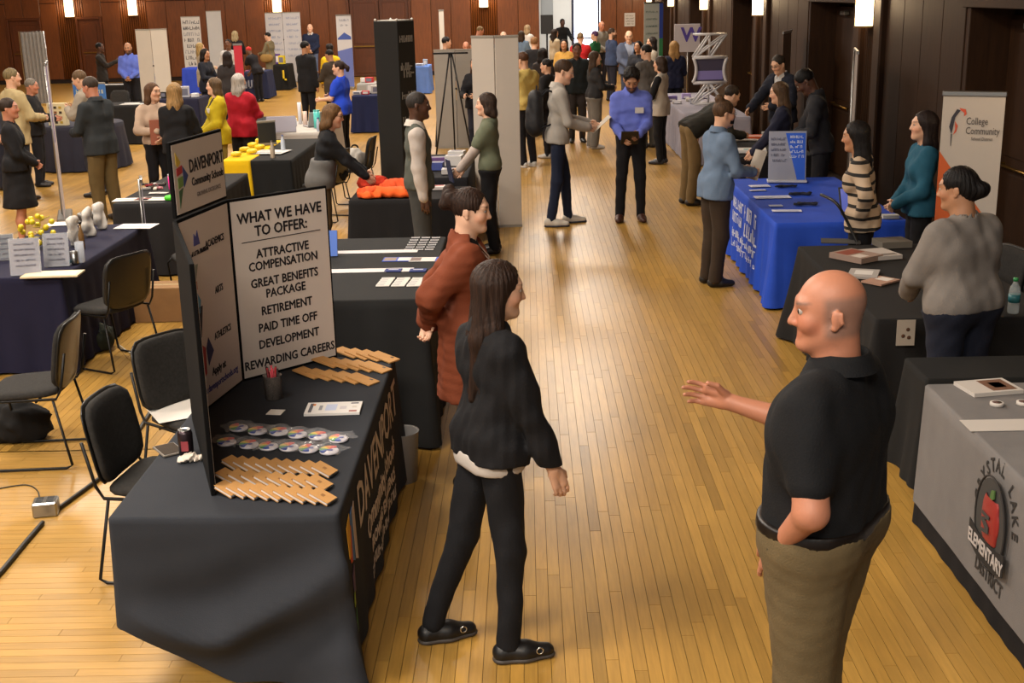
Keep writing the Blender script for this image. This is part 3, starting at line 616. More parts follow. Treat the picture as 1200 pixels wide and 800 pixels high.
# right wall with door recesses
SY = [8.6, 15.27, 22.2, 28.84, 35.3, 41.4]; rec = [(y+.75, y+3.45) for y in SY[:5]]
mb = MB(); last = -4
for a, b in rec: mb.box(XR, XR+.6, last, a, 0, ZC); mb.box(XR, XR+.6, a, b, 2.5, ZC); mb.box(XR+.42, XR+.6, a, b, 0, 2.5); last = b
mb.box(XR, XR+.6, last, YB, 0, ZC); wr = struct(mb.build('wall_right', WG)); tag(wr, 'walnut panelled side wall, coloured darker for dim light, with door recesses')
for i, y in enumerate(SY):
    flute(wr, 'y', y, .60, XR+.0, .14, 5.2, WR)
    sconce('y', y, XR-.06, 'wall lamp on dark right wall, number %s from the camera' % ['one', 'two', 'three', 'four', 'five', 'six'][i] if i else 'wall lamp on dark right wall just outside the frame')
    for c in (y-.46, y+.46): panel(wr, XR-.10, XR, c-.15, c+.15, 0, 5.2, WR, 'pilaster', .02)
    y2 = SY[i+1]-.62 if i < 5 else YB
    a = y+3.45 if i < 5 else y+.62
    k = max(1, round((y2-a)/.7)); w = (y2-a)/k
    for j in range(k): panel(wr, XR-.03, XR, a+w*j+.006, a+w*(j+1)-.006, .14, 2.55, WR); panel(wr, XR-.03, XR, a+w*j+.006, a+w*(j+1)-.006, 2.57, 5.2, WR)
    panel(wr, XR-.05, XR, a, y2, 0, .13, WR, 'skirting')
for i, (a, b) in enumerate(rec):
    d = struct(link('door_%d' % (4+i), None)); tag(d, 'dark recessed double door in the right wall, recess number %s' % ['one', 'two', 'three', 'four', 'five'][i])
    w = (b-a-.2)/2
    for j in (0, 1):
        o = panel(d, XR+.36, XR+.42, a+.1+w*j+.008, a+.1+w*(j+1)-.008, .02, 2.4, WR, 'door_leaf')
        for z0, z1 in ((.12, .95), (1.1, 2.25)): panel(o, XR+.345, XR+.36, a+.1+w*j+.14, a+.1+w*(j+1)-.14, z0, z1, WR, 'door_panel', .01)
        mb = MB(); mb.tube([(XR+.30, a+.1+w*j+.12, 1.02), (XR+.30, a+.1+w*(j+1)-.12, 1.02)], .016, 8); mb.box(XR+.30, XR+.36, a+.1+w*j+.12, a+.1+w*j+.16, 1.0, 1.04); mb.box(XR+.30, XR+.36, a+.1+w*(j+1)-.16, a+.1+w*(j+1)-.12, 1.0, 1.04); mb.build('push_bar', BRASS, o)
        mb = MB(); mb.box(XR+.28, XR+.36, a+.1+w*(j+.5)-.12, a+.1+w*(j+.5)+.12, 2.28, 2.34, None, .008); mb.build('door_closer', STEEL, o)
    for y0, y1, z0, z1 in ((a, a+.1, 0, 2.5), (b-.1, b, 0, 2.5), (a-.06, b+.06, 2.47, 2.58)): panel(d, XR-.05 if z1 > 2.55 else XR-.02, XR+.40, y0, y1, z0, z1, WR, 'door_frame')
mb = MB(); mb.box(XL-.3, XL, -4, YB, 0, ZC); o = struct(mb.build('wall_left', WB)); settint(o, [(.9, .9, .9)]*6); tag(o, 'walnut panelled wall beyond the left edge')
CEIL = mat('ceiling_paint', '#b8a890', .9)
mb = MB(); mb.box(XL, XR+.6, -4, YB, ZC, ZC+.2); tag(struct(mb.build('ceiling', CEIL)), 'plain painted ceiling of the hall')
for i, (x, y) in enumerate(LAMPS):
    t = thing('ceiling_lamp', 'round ceiling lamp of the hall, those behind the camera added as fill', 'lamp', (x, y, LAMPZ), 0, 'ceiling lamps above the fair')
    mb = MB(); mb.lathe([(1.12, .1), (1.12, 0), (1.04, -.02), (1.04, .08)], 36); mb.build('housing', BRASS, t)
    mb = MB(); mb.lathe([(.001, .02), (1.04, .02)], 36); mb.build('diffuser', mat('lamp_diffuser', '#fff4e2', .5, emit='#ffdcae', es=1.0), t)
    l = bpy.data.lights.new('ceiling_light', 'AREA'); l.shape = 'DISK'; l.size = 2.0; l.energy = LAMPW; l.color = (1, .93, .83); lo = bpy.data.objects.new('ceiling_light', l); COL.objects.link(lo); lo.parent = t; lo.location = (0, 0, -.03)
# ------------------------------------------------------------------ furniture and goods
def hexs(n, k): return '%s' % n
def tbl(x0, x1, y0, y1, h, label, rz=0, legs=True):
    c = ((x0+x1)/2, (y0+y1)/2); t = thing('folding_table', label, 'table', (c[0], c[1], 0), rz); w, d = (x1-x0)/2-.012, (y1-y0)/2-.012
    mb = MB(); mb.box(-w, w, -d, d, h-.035, h-.004, None, .006); mb.build('table_top', plastic('#55504a', .6), t)
    for sx in (-1, 1):
        for sy in (-1, 1): mb = MB(); mb.tube([(sx*(w-.16), sy*(d-.30), 0), (sx*(w-.16), sy*(d-.30), h-.036)], .014, 8); mb.build('leg', BLACKM, t)
    return t
def cloth_sheet(w, d, h, hem=.02, amp=.016, wl=.22, seed=0, hemfn=None, bulge=.05, step=.035, rows=16, stretch=False, swag=0, cfree=False):
    """a sheet over a table: flat top, rounded edge, folds that grow towards the hem; returns verts, quads"""
    r = random.Random(seed); rad = .02; P = []; N = []; S = []
    cor = [(w-rad, -d+rad, -90), (w-rad, d-rad, 0), (-w+rad, d-rad, 90), (-w+rad, -d+rad, 180)]
    seg = []
    for i, (cx, cy, a0) in enumerate(cor):
        for j in range(5): a = R(a0+90*j/4); P.append((cx+rad*math.cos(a), cy+rad*math.sin(a))); N.append((math.cos(a), math.sin(a))); S.append(1.0-abs(j-2)*.12)
        nx = cor[(i+1) % 4]; a = R(a0+90); L = math.hypot(nx[0]-cx, nx[1]-cy); n = max(2, int(L/step))
        for j in range(1, n):
            t = j/n; P.append((cx+(nx[0]-cx)*t+rad*math.cos(a), cy+(nx[1]-cy)*t+rad*math.sin(a))); N.append((math.cos(a), math.sin(a))); S.append(max(0, 1-min(t, 1-t)*L/.22)*.55)
    m = len(P); u = [0]
    for i in range(1, m): u.append(u[-1]+math.hypot(P[i][0]-P[i-1][0], P[i][1]-P[i-1][1]))
    cornerk = (lambda p: 0 if cfree and p[0] < 0 else 1)
    ph = [r.uniform(0, 6.28) for _ in range(4)]; V = []; Q = []
    for i in range(m): V.append((P[i][0]-N[i][0]*.014, P[i][1]-N[i][1]*.014, h))
    for i in range(m): V.append((P[i][0]-N[i][0]*.006, P[i][1]-N[i][1]*.006, h-.0005))
    for k in range(rows+1):
        t = k/rows
        for i in range(m):
            f = .5+.5*math.sin(u[i]*2*math.pi/wl+ph[0]+.8*math.sin(u[i]*3.1+ph[1])); f2 = math.sin(u[i]*9+ph[2]+t*2)
            hz = hemfn(P[i][0], P[i][1]) if hemfn else hem
            z = h-.008-(h-.008-hz)*t; o = .003+amp*(f*1.5+.4*f2)*t**1.2+bulge*S[i]*t**1.1*cornerk(P[i])+(.012*t if not stretch else -.05*math.sin(math.pi*t)*(1-S[i]))
            if swag and N[i][1] < -.7: uu = (P[i][0]+w)/(2*w); o += min(1, uu*2.2)*swag*t*(1.1*(1-2*abs(math.sin(4.6*(t+.55*uu*uu)-.6)))+.45*math.sin(15*(t+.6*uu)))+min(1, uu*2.2)*swag*.6*t
            V.append((P[i][0]+N[i][0]*o, P[i][1]+N[i][1]*o, max(z, .004)))
    nr = rows+3
    for k in range(nr-1):
        for i in range(m): a, b = k*m, (k+1)*m; Q.append((a+i, b+i, b+(i+1) % m, a+(i+1) % m))
    return V, Q, m
def tcloth(x0, x1, y0, y1, h, col, label, rz=0, **kw):
    c = ((x0+x1)/2, (y0+y1)/2); mt = kw.pop('m', None) or mat('table_linen_'+col, col, .9, spec=.2, noise=(6, .08), bump=(220, .15)); V, Q, m = cloth_sheet((x1-x0)/2, (y1-y0)/2, h, **kw)
    me = bpy.data.meshes.new('c'); me.from_pydata(V, [], Q+[list(range(m))]); me.polygons.foreach_set('use_smooth', [True]*len(Q)+[False]); me.update()
    o = link('tablecloth', me, mt, None, (c[0], c[1], 0), rz); return tag(o, label, 'tablecloth')
def set_table(x0, x1, y0, y1, h, col, what, rz=0, **kw):
    tbl(x0, x1, y0, y1, h, 'folding table hidden under %s' % what, rz); return tcloth(x0, x1, y0, y1, h, col, what, rz, **kw)
def sheet(x, y, z, w, h, rz, label, col='#e6e0d8', name='paper_sheet', cat='paper', t=.002, prints=(), group=None):
    o = thing(name, label, cat, (x, y, z), rz, group); mb = MB(); mb.box(-w/2, w/2, -h/2, h/2, 0, t); mb.build('sheet', paper(col), o)
    for (a, b, c, d, pc) in prints: mb = MB(); mb.box(w*(a-.5), w*(b-.5), h*(c-.5), h*(d-.5), t, t+.0008); mb.build('print', paper(pc), o)
    return o
def scribble(parent, M, w, h, m, seed=0, name='small_print', t=.003, cols=None):
    """a line of print too small to read: strokes of uneven height and width"""
    r = random.Random(seed); mb = MB(); x = -w/2
    while x < w/2-h*.2:
        k = h*r.uniform(.35, .75)
        if r.random() < .16: x += k*.7; continue
        st = h*.17
        mb.box(x, x+st, -h/2, h/2*r.choice((1, 1, .3)), 0, t, M)
        if r.random() < .6: mb.box(x+k-st, x+k, -h/2, h/2*r.choice((1, .3)), 0, t, M)
        yy = r.choice((-.5, -.1, .33)); mb.box(x, x+k, h*yy, h*yy+st, 0, t, M); x += k+h*.16
    if not mb.v: mb.box(-w/2, w/2, -h/4, h/4, 0, t, M)
    o = mb.build(name, m, parent); o['kind'] = 'stuff'; return o
def onpx(px, py, z): q = G(px, py, z); return q.x, q.y
from mathutils.bvhtree import BVHTree
def wrap(o, cl, sx, off=.005):
    """lays flat lettering (in the cloth's own space) onto the cloth face that looks along sx on the x axis"""
    bv = BVHTree.FromPolygons([v.co for v in cl.data.vertices], [list(p.vertices) for p in cl.data.polygons])
    xs = [v.co.x*sx for v in o.data.vertices]; lo = min(xs)
    for v in o.data.vertices:
        h = bv.ray_cast(Vector((sx*5, v.co.y, v.co.z)), Vector((-sx, 0, 0)))
        if h[0] is not None: v.co.x = h[0].x+sx*(off+(v.co.x*sx-lo)*.5)
# chairs ------------------------------------------------------------
SEATF = mat('chair_fabric', '#2b2927', .9, spec=.2, noise=(60, .25), bump=(300, .4))
def padded(w, d, t, r, curve=0, nx=8, ny=8):
    prims = [rc((-w/2+r, 0, 0), (w/2-r, 0, 0), r, r, None, 0)]
    return prims
def make_chair():
    t = thing('stacking_chair', 'x', 'chair', (0, 0, 0), 0, 'black sled chairs')
    def slab(w, d, th, rad, bow):
        n = 28; V = []; F = []
        out = []
        for i in range(n):
            a = 2*math.pi*i/n; c, s_ = math.cos(a), math.sin(a); e = 5.0; k = (abs(c)**e+abs(s_)**e)**(-1/e); out.append((w/2*k*c, d/2*k*s_))
        rings = [(0.0, -th/2, .90), (0, -th*.3, 1.0), (0, th*.2, 1.0), (0, th*.5, .93), (0, th*.62, .75), (0, th*.66, .4)]
        for _, z, k in rings:
            for x, y in out: V.append((x*k, y*k, z+bow*((x*k)/(w/2))**2))
        for j in range(len(rings)-1):
            for i in range(n): F.append((j*n+i, j*n+(i+1) % n, (j+1)*n+(i+1) % n, (j+1)*n+i))
        F.append(list(range(n))[::-1]); F.append([(len(rings)-1)*n+i for i in range(n)]); return V, F
    mb = MB(); mb.add(*slab(.46, .45, .045, .05, .008), Matrix.Translation((0, .0, .455)) @ Matrix.Rotation(R(-3), 4, 'X'), True); mb.build('seat', SEATF, t)
    mb = MB(); mb.add(*slab(.45, .40, .035, .05, .03), Matrix.Translation((0, -.262, .685)) @ Matrix.Rotation(R(-80), 4, 'X'), True); mb.build('backrest', SEATF, t)
    mb = MB(); mb.add(*slab(.47, .42, .012, .05, .03), Matrix.Translation((0, -.285, .685)) @ Matrix.Rotation(R(-80), 4, 'X'), True); mb.build('back_shell', plastic('#161514', .35), t)
    for s in (-1, 1):
        x = s*.225; mb = MB(); mb.tube([(x, -.30, .72), (x, -.255, .50), (x, -.22, .44), (x, .12, .435), (x, .20, .425), (x*1.04, .235, .38), (x*1.12, .20, .03), (x*1.12, .175, .012), (x*1.12, -.24, .012), (x*1.12, -.275, .03), (x, -.20, .43)], .0085, 8); mb.build('leg_frame', BLACKM, t)
    for y, z in ((-.1, .425), (.12, .425)): mb = MB(); mb.tube([(-.225, y, z), (.225, y, z)], .007, 6); mb.build('cross_bar', BLACKM, t)
    return t
chair0 = make_chair(); used = []
def chair(x, y, face, label, z=0):
    o = chair0 if not used else copy_tree(chair0); used.append(1); o.location = (x, y, z); o.rotation_euler = (0, 0, -R(face)); o['label'] = label; return o
def chair_px(px, py, face, label):
    q = G(px, py, .875); a = R(face); chair(q.x+.30*math.sin(a), q.y+.30*math.cos(a), face, label)
chair_px(84, 373, -94, 'black sled chair facing left in front of navy tablecloth, bag under it')
chair_px(116, 464, 97, 'black sled chair tucked against nearest black table, beside power box')
chair_px(189, 394, 126, 'black sled chair holding a white paper behind the folding board')
chair_px(152, 299, -62, 'black sled chair seen from behind at the long navy table')
chair(-3.00, 10.95, -120, 'black sled chair above the brown cardboard box')
chair(-2.55, 15.3, -75, 'black sled chair piled with dark jackets behind the yellow runner table')
chair(-2.35, 16.6, -85, 'black sled chair with white bag on its back near white table')
chair_px(1190, 291, -100, 'black sled chair behind black table at right edge')
chair(*onpx(133, 132, .45), 200, 'black sled chair between the far left black tables')
# --- the nearest table with the folding board -----------------------
T1 = (-1.68, -.77, 4.45, 6.64)
def hem1(x, y):
    if y < -1.06: u = (x+.455)/.91; return .02+.26*max(0, 1-u/.5)**1.2+.012*math.sin(x*14)      # loose near end
    if x < -.43: return .46
    return .03
set_table(*T1, .75, '#2b2d32', 'black cloth with white district lettering on the nearest table', 0, hemfn=hem1, amp=.010, wl=.34, seed=3, bulge=.06, rows=26, step=.025, swag=.06, cfree=True)
ZT = .7515
tc = [o for o in COL.objects if o.name.startswith('tablecloth')][-1]
def inside(q, T, m=.12): return Vector((min(max(q.x, T[0]+m), T[1]-m), min(max(q.y, T[2]+m), T[3]-m), q.z))
def put(px, py, z=ZT): return G(px, py, z)
# lettering on the aisle side (cloth face, local to the cloth)
cx, cy = (T1[0]+T1[1])/2, (T1[2]+T1[3])/2; FX = (T1[1]-T1[0])/2+.034
TXT = mat('print_cream', '#c8b9aa', .8); 
def ctext(s, y, z, size, sx=1, m=TXT): wrap(text(s, size, m, tc, frame((FX, y, z), (0, 1, 0), (0, 0, 1)), 'lettering', sx=sx, ext=.0005, bold=.004), tc, 1)
ctext('DAVENPORT', .14, .565, .27, 1.0); ctext('Community Schools', .14, .37, .15, .95); ctext('GROWING EXCELLENCE', .14, .24, .085, 1.0); wrap(scribble(tc, frame((FX, .10, .15), (0, 1, 0), (0, 0, 1)), 1.0, .055, TXT, 5, t=.001), tc, 1)
for (y0, y1, z0, z1, c) in ((-.98, -.89, .48, .66, '#d8a02c'), (-.93, -.87, .44, .60, '#c8502c'), (-.86, -.82, .42, .66, '#4a6fa0'), (-.80, -.76, .40, .66, '#b9a595'), (-.97, -.90, .26, .33, '#9ab03c'), (-.97, -.90, .06, .24, '#3f7a48'), (-.92, -.86, .30, .42, '#5a4560')):
    M = frame((FX+.016, 0, 0), (0, 1, 0), (0, 0, 1)); mb = MB(); mb.prism([(y0, z0+.02), (y1, z0), (y1+.01, z1), (y0-.005, z1-.02)], 0, .004, Matrix(((0, 0, 1, FX+.022), (1, 0, 0, 0), (0, 1, 0, 0), (0, 0, 0, 1)))); wrap(mb.build('emblem_patch', mat('emb_'+c, c, .8), tc), tc, 1, .003)
# folding board
BW = mat('board_white', '#cfc4ba', .6, noise=(3, .02)); BF = mat('board_felt', '#0e0d0d', .95, spec=.1); BT = mat('board_ink', '#17151a', .7)
A = Vector((-1.09, 6.63, ZT)); B = Vector((-1.53, 6.20, ZT)); Cc = Vector((-1.63, 5.62, ZT)); Dd = Vector((-1.30, 4.66, ZT)); BH = .97
bd = thing('folding_display_board', 'folding display board listing job benefits on the nearest table', 'display board', ((A+B)/2), 0); b0 = Vector(bd.location)
def bpanel(p, q, z0, z1, face, flip=False):
    p = p-b0; q = q-b0; x = (q-p); w = x.length; M = frame(p, x, (0, 0, 1)); mb = MB()
    fr = MB(); fr.box(0, w, z0, z1, -.02, 0, M, .003); o = fr.build('panel_frame', BF, bd)
    mb.box(.012, w-.012, z0+.014, z1-.014, 0, .002, M); f = mb.build('panel_face', face, bd); return M, w, f
M1, w1_, f1 = bpanel(B, A, 0, BH, BW)
M2, w2_, f2 = bpanel(Cc, B, 0, BH, BW)
M3, w3_, f3 = bpanel(Dd, Cc, 0, BH, BW)
M4, w4_, f4 = bpanel(Cc, B, BH+.01, BH+.36, BW)
def bt(M, s, x, y, size, sx=1, m=BT, par=f1): text(s, size, m, par, M @ Matrix.Translation((x, y, .003)), sx=sx, fat=size*.024)
w = w1_
bt(M1, 'WHAT WE HAVE', w/2, .86, .078, .88); bt(M1, 'TO OFFER:', w/2, .785, .078, .88)
mb = MB(); mb.box(w*.10, w*.90, .735, .739, .002, .004, M1); mb.build('rule', BT, f1)
for s, y in (('ATTRACTIVE', .665), ('COMPENSATION', .60), ('GREAT BENEFITS', .51), ('PACKAGE', .445), ('RETIREMENT', .355), ('PAID TIME OFF', .265), ('DEVELOPMENT', .175), ('REWARDING CAREERS', .075)): bt(M1, s, w/2, y, .066, .86)
w = w2_
for s, y in (('ACADEMICS', .80), ('ARTS', .555), ('ATHLETICS', .33)): bt(M2, s, w*.66, y, .048, .85, par=f2)
bt(M2, 'Apply at', w*.52, .165, .055, .9, par=f2); bt(M2, 'www.davenportschools.org', w*.5, .095, .05, .85, mat('ink_violet', '#4a4a80', .7), f2)
scribble(f2, M2 @ Matrix.Translation((w*.30, .785, .002)), w*.42, .022, BT, 6)
for (x, y, c, pts) in ((.30, .85, '#4a4f90', [(-.03, -.03), (.04, -.03), (.02, .04), (0, .01), (-.02, .03)]), (.24, .68, '#8a8f80', [(-.02, -.06), (.03, .05), (-.05, .05)]), (.22, .55, '#5a8fb0', [(-.03, -.06), (.02, -.06), (.04, .0), (.0, .05), (-.03, .03)]), (.24, .44, '#2c2a34', [(-.02, -.07), (.0, -.07), (.04, .08), (-.03, .08)]), (.22, .63, '#b06a48', [(-.015, -.02), (.015, -.02), (.015, .02), (-.015, .02)]), (.24, .24, '#a8302c', [(-.04, -.09), (.02, -.06), (.03, .07), (-.02, .10), (-.05, .02)]), (.36, .27, '#30355c', [(-.02, -.06), (.05, .0), (.0, .08), (-.03, .03)])):
    mb = MB(); mb.prism([(w*x+a, y+b_) for a, b_ in pts], .002, .004, M2); mb.build('picture', mat('pic_'+c, c, .7), f2)
y0 = BH+.01; w = w4_
bt(M4, 'DAVENPORT', w*.64, y0+.215, .085, .80, par=f4); bt(M4, 'Community Schools', w*.64, y0+.14, .054, .84, par=f4); bt(M4, 'GROWING EXCELLENCE', w*.64, y0+.075, .028, .9, mat('ink_grey', '#7a6f68', .7), f4)
for c, pts in (('#d8b848', [(.07, .30), (.15, .25), (.10, .23), (.07, .24)]), ('#b8383c', [(.07, .225), (.17, .235), (.17, .20), (.07, .19)]), ('#7a9a50', [(.08, .18), (.17, .185), (.17, .14), (.08, .13)]), ('#4a6a48', [(.08, .12), (.16, .13), (.08, .04)]), ('#3a4a80', [(.18, .23), (.27, .18), (.18, .13)])):
    mb = MB(); mb.prism([(a*w, y0+b_) for a, b_ in pts], .002, .004, M4); mb.build('emblem', mat('pic_'+c, c, .7), f4)
# tan notebooks with pens
KR = mat('kraft_card', '#b3854e', .8, noise=(40, .06)); PG = paper('#cfc8c4'); INK = plastic('#1a1614', .4)
def make_note():
    t = thing('notebook', 'x', 'notebook'); mb = MB(); mb.box(-.045, .045, -.032, .032, .002, .012, None, .001); mb.build('pages', PG, t)
    mb = MB(); mb.box(-.047, .047, -.034, .034, .012, .0145); mb.build('front_cover', KR, t); mb = MB(); mb.box(-.047, .047, -.034, .034, 0, .002); mb.build('back_cover', KR, t)
    mb = MB(); mb.tube([(.050, -.03, .008), (.050, .034, .008)], .004, 6); mb.build('pen', INK, t); mb = MB(); mb.box(-.008, .008, -.008, .008, .0145, .0152); mb.build('stamp', paper('#8a6138'), t); return t
nt0 = make_note(); nn = 0
rows_n = [((275, 549), (380, 556), 9, 'back'), ((268, 564), (374, 572), 8, 'middle'), ((267, 579), (378, 588), 9, 'front')]
ords = ['first', 'second', 'third', 'fourth', 'fifth', 'sixth', 'seventh', 'eighth', 'ninth', 'tenth']
for (a, b, n, rn) in rows_n:
    P0, P1 = put(*a), put(*b); ang = math.atan2(P1.y-P0.y, P1.x-P0.x)
    for i in range(n):
        o = nt0 if nn == 0 else copy_tree(nt0); nn += 1; q = P0.lerp(P1, i/(n-1)); o.location = (q.x, q.y, ZT+.0175); o.rotation_euler = (Matrix.Rotation(ang+R(-13+random.uniform(-4, 4)), 3, 'Z') @ Matrix.Rotation(R(19), 3, 'Y')).to_euler()
        if i == n-1: o.rotation_euler = (0, R(19), ang+R(-13))
        o['label'] = 'small tan notebook with pen, %s from the left in the %s row' % (ords[i], rn); o['group'] = 'tan notebooks on the nearest table'
def make_folder():
    t = thing('kraft_folder', 'x', 'folder'); mb = MB(); mb.box(-.085, .085, -.042, .042, 0, .008, None, .001); mb.build('cover', KR, t); mb = MB(); mb.box(-.08, .083, -.040, .0405, .002, .006); mb.build('pages', PG, t); mb = MB(); mb.box(.03, .05, .018, .030, .008, .0088); mb.build('clasp', INK, t); return t
fd0 = make_folder(); nn = 0
for (a, b, n, rn) in [((362, 440), (425, 447), 5, 'front'), ((384, 427), (440, 433), 5, 'middle'), ((408, 416), (450, 421), 4, 'back')]:
    P0, P1 = put(*a), put(*b); ang = math.atan2(P1.y-P0.y, P1.x-P0.x)
    for i in range(n):
        o = fd0 if nn == 0 else copy_tree(fd0); nn += 1; q = P0.lerp(P1, i/(n-1)); o.location = (q.x, q.y, ZT+.010 if i else ZT+.012); o.rotation_euler = (Matrix.Rotation(ang+R(-14+random.uniform(-2, 2)), 3, 'Z') @ Matrix.Rotation(R(7), 3, 'Y')).to_euler()
        o['label'] = 'brown kraft booklet, %s from the left in the %s overlapping row' % (ords[i], rn); o['group'] = 'kraft booklets by the folding board'
# wrapped buttons
WRAP = mat('cellophane', '#e8e8ec', .12, spec=.6, alpha=.14); nn = 0
def make_button(sd):
    t = thing('wrapped_button', 'x', 'button'); mb = MB(); mb.lathe([(.031, 0), (.034, .004), (.031, .009), (.015, .011), (.001, .0115)], 20); mb.build('button_face', mat('button_white', '#dcd6dc', .25), t)
    cols = ['#d84838', '#e88a30', '#ecd040', '#4aa048', '#3a58b0']
    for i, c in enumerate(cols):
        a0 = R(70+40*i); a1 = R(70+40*(i+1)); pts = [(r_*math.cos(a), r_*math.sin(a)) for r_, a in [(.004, a0), (.0325, a0), (.0335, (a0+a1)/2), (.0325, a1), (.004, a1)]]; mb = MB(); mb.prism(pts, .0095, .0125); mb.build('colour_band', mat('band_'+c, c, .3), t)
    mb = MB(); mb.ell((.008, -.006, .0125), (.010, .008, .0015), 10); mb.build('motif', mat('band_blue', '#3c4c98', .3), t)
    r = random.Random(sd); V = []; F = []; n = 7
    for i in range(n):
        for j in range(n):
            x = (i/(n-1)-.5)*.115; y = (j/(n-1)-.5)*.085; rr = math.hypot(x, y); V.append((x+r.uniform(-.006, .006), y+r.uniform(-.006, .006), max(.003, .019-.25*max(0, rr-.03))+r.uniform(0, .007)))
    for i in range(n-1):
        for j in range(n-1): a = i*n+j; F.append((a, a+1, a+n+1)); F.append((a, a+n+1, a+n))
    mb = MB(); mb.add(V, F); mb.build('clear_bag', WRAP, t); return t
bt0 = [make_button(i) for i in range(3)]
for ri, (row, rn) in enumerate((([(280, 503), (302, 507), (327, 508), (349, 511), (373, 513), (397, 516)], 'back'), ([(266, 520), (292, 523), (315, 525), (339, 526), (362, 528), (386, 530)], 'front'))):
    for i, (a, b) in enumerate(row):
        o = bt0[nn] if nn < 3 else copy_tree(bt0[nn % 3]); nn += 1; q = put(a, b); o.location = (q.x, q.y, ZT+.001); o.scale = (1.32, 1.32, 1.3); o.rotation_euler = (0, 0, R(random.uniform(-35, 35))); o['label'] = 'rainbow button in clear bag, %s from the left in the %s row' % (ords[i], rn); o['group'] = 'rainbow buttons in clear bags'
q = put(391, 480); t = sheet(q.x, q.y, ZT, .27, .17, R(2), 'stack of white event flyers at the middle of the nearest table', '#d8d4d0', 'flyer_stack', t=.012, prints=((.06, .12, .12, .9, '#5a5a60'), (.10, .16, .7, .86, '#d0742c'), (.24, .30, .3, .7, '#8a8a90'), (.36, .56, .25, .78, '#b8c0d8'), (.62, .74, .35, .6, '#c2bcc0'), (.80, .94, .80, .9, '#6a6a70'), (.80, .94, .10, .22, '#9a5a50'), (.84, .92, .45, .6, '#c8c0b8')))
q = put(323, 483); sheet(q.x, q.y, ZT, .075, .075, R(-8), 'small square white card near the pen cup', name='square_card', cat='card')
q = put(321, 466); t = thing('pen_cup', 'grey mesh cup full of red and black pens', 'pen cup', (q.x, q.y, ZT)); t.scale = (1.15, 1.15, 1.2); mb = MB(); mb.lathe([(.038, 0), (.040, .1), (.042, .102), (.038, .1), (.036, .004), (.001, .004)], 20); mb.build('cup', mat('mesh_grey', '#8a8078', .4, .3, noise=(220, .5)), t)
for i in range(11):
    a = i*2.4; r_ = .012+.016*random.random(); mb = MB(); mb.tube([(r_*math.cos(a)*.5, r_*math.sin(a)*.5, .01), (r_*1.25*math.cos(a), r_*1.25*math.sin(a), .125+.012*random.random())], .0048, 6); mb.build('pen', plastic(['#b8202c', '#1c1a1c', '#c83848', '#701820'][i % 4], .3), t)
q = put(219, 533); t = thing('drink_can', 'dark soda can beside the folding board', 'can', (q.x, q.y, ZT)); mb = MB(); mb.lathe([(.024, 0), (.033, .01), (.033, .105), (.027, .120)], 20); mb.build('can_body', mat('can_dark', '#3a2f33', .3, .7), t); mb = MB(); mb.lathe([(.027, .120), (.028, .123), (.024, .121), (.001, .119)], 20); mb.build('lid', STEEL, t)
mb = MB(); mb.box(-.012, .02, -.034, -.031, .03, .075); mb.build('label_mark', mat('can_mark', '#8a3a40', .4), t)
q = put(198, 528); t = thing('tablet', 'grey tablet lying by the soda can', 'tablet', (q.x, q.y, ZT), R(35)); mb = MB(); mb.box(-.05, .05, -.075, .075, 0, .010, None, .003); mb.build('case', plastic('#6a635a', .4), t); mb = MB(); mb.box(-.044, .044, -.068, .068, .010, .0108); mb.build('screen', plastic('#3c3a38', .1), t)
q = put(222, 540); o = objmesh('tissue', soft([el((0, 0, .015), (.04, .03, .018), .01), el((.03, .012, .012), (.022, .02, .014), .01), el((-.03, -.01, .012), (.02, .02, .014), .01)], .006, [lambda X, Y, Z: Z-.001], noise=.01, nf=120, seed=4), paper('#c8bcae'), None); o.location = (q.x, q.y, ZT); tag(o, 'crumpled tissue at the foot of the soda can', 'tissue')
q = G(205, 482, .487); sheet(q.x, q.y, .492, .26, .34, R(30), 'white paper lying on a chair seat behind the board', '#d2ccc4')
q = G(477, 566); t = thing('grey_bin', 'small light grey bin on floor beyond the nearest table', 'bin', (q.x-.02, q.y+.05, 0)); mb = MB(); mb.lathe([(.075, 0), (.095, .30), (.10, .305), (.09, .30), (.07, .01), (.001, .01)], 20); mb.build('bucket', plastic('#8d8a88', .5), t)
# power box and cables
q = G(55, 602); t = thing('power_box', 'steel floor power box with sockets near left edge', 'power box', (q.x, q.y, 0), R(12)); mb = MB(); mb.box(-.065, .065, -.055, .055, 0, .085, None, .008); mb.build('case', STEEL, t)
for i in (-1, 1):
    for j in (-1, 1): mb = MB(); mb.box(i*.028-.018, i*.028+.018, j*.024-.014, j*.024+.014, .085, .089, None, .001); mb.build('socket', plastic('#1a1a1a', .4), t)
def cable(pts, r, col, label, name='power_cable'): mb = MB(); n = []; P = [Vector(p) for p in pts]; m = len(P)
def spline(P, k=8):
    P = [Vector(p) for p in P]; out = []
    for i in range(len(P)-1):
        a, b, c, d = P[max(i-1, 0)], P[i], P[i+1], P[min(i+2, len(P)-1)]
        for j in range(k): t = j/k; out.append(.5*((2*b)+(c-a)*t+(2*a-5*b+4*c-d)*t*t+(3*b-a-3*c+d)*t**3))
    return out+[P[-1]]
def cable(px, r, col, label, name='cable', z=None):
    P = [Vector((*G(a, b, r)[:2], r)) if len(q_) == 2 else G(a, b, q_[2]) for q_ in px for a, b in [q_[:2]]]; mb = MB(); mb.tube(spline(P), r, 7); return tag(mb.build(name, plastic(col, .5)), label, 'cable')
cable([(-20, 690), (0, 671), (30, 635), (50, 612)], .013, '#15130f', 'thick black cable running from left edge to power box')
cable([(66, 597), (110, 565), (140, 540), (165, 500), (185, 472), (205, 470)], .013, '#15130f', 'thick black cable from power box under the black chairs')
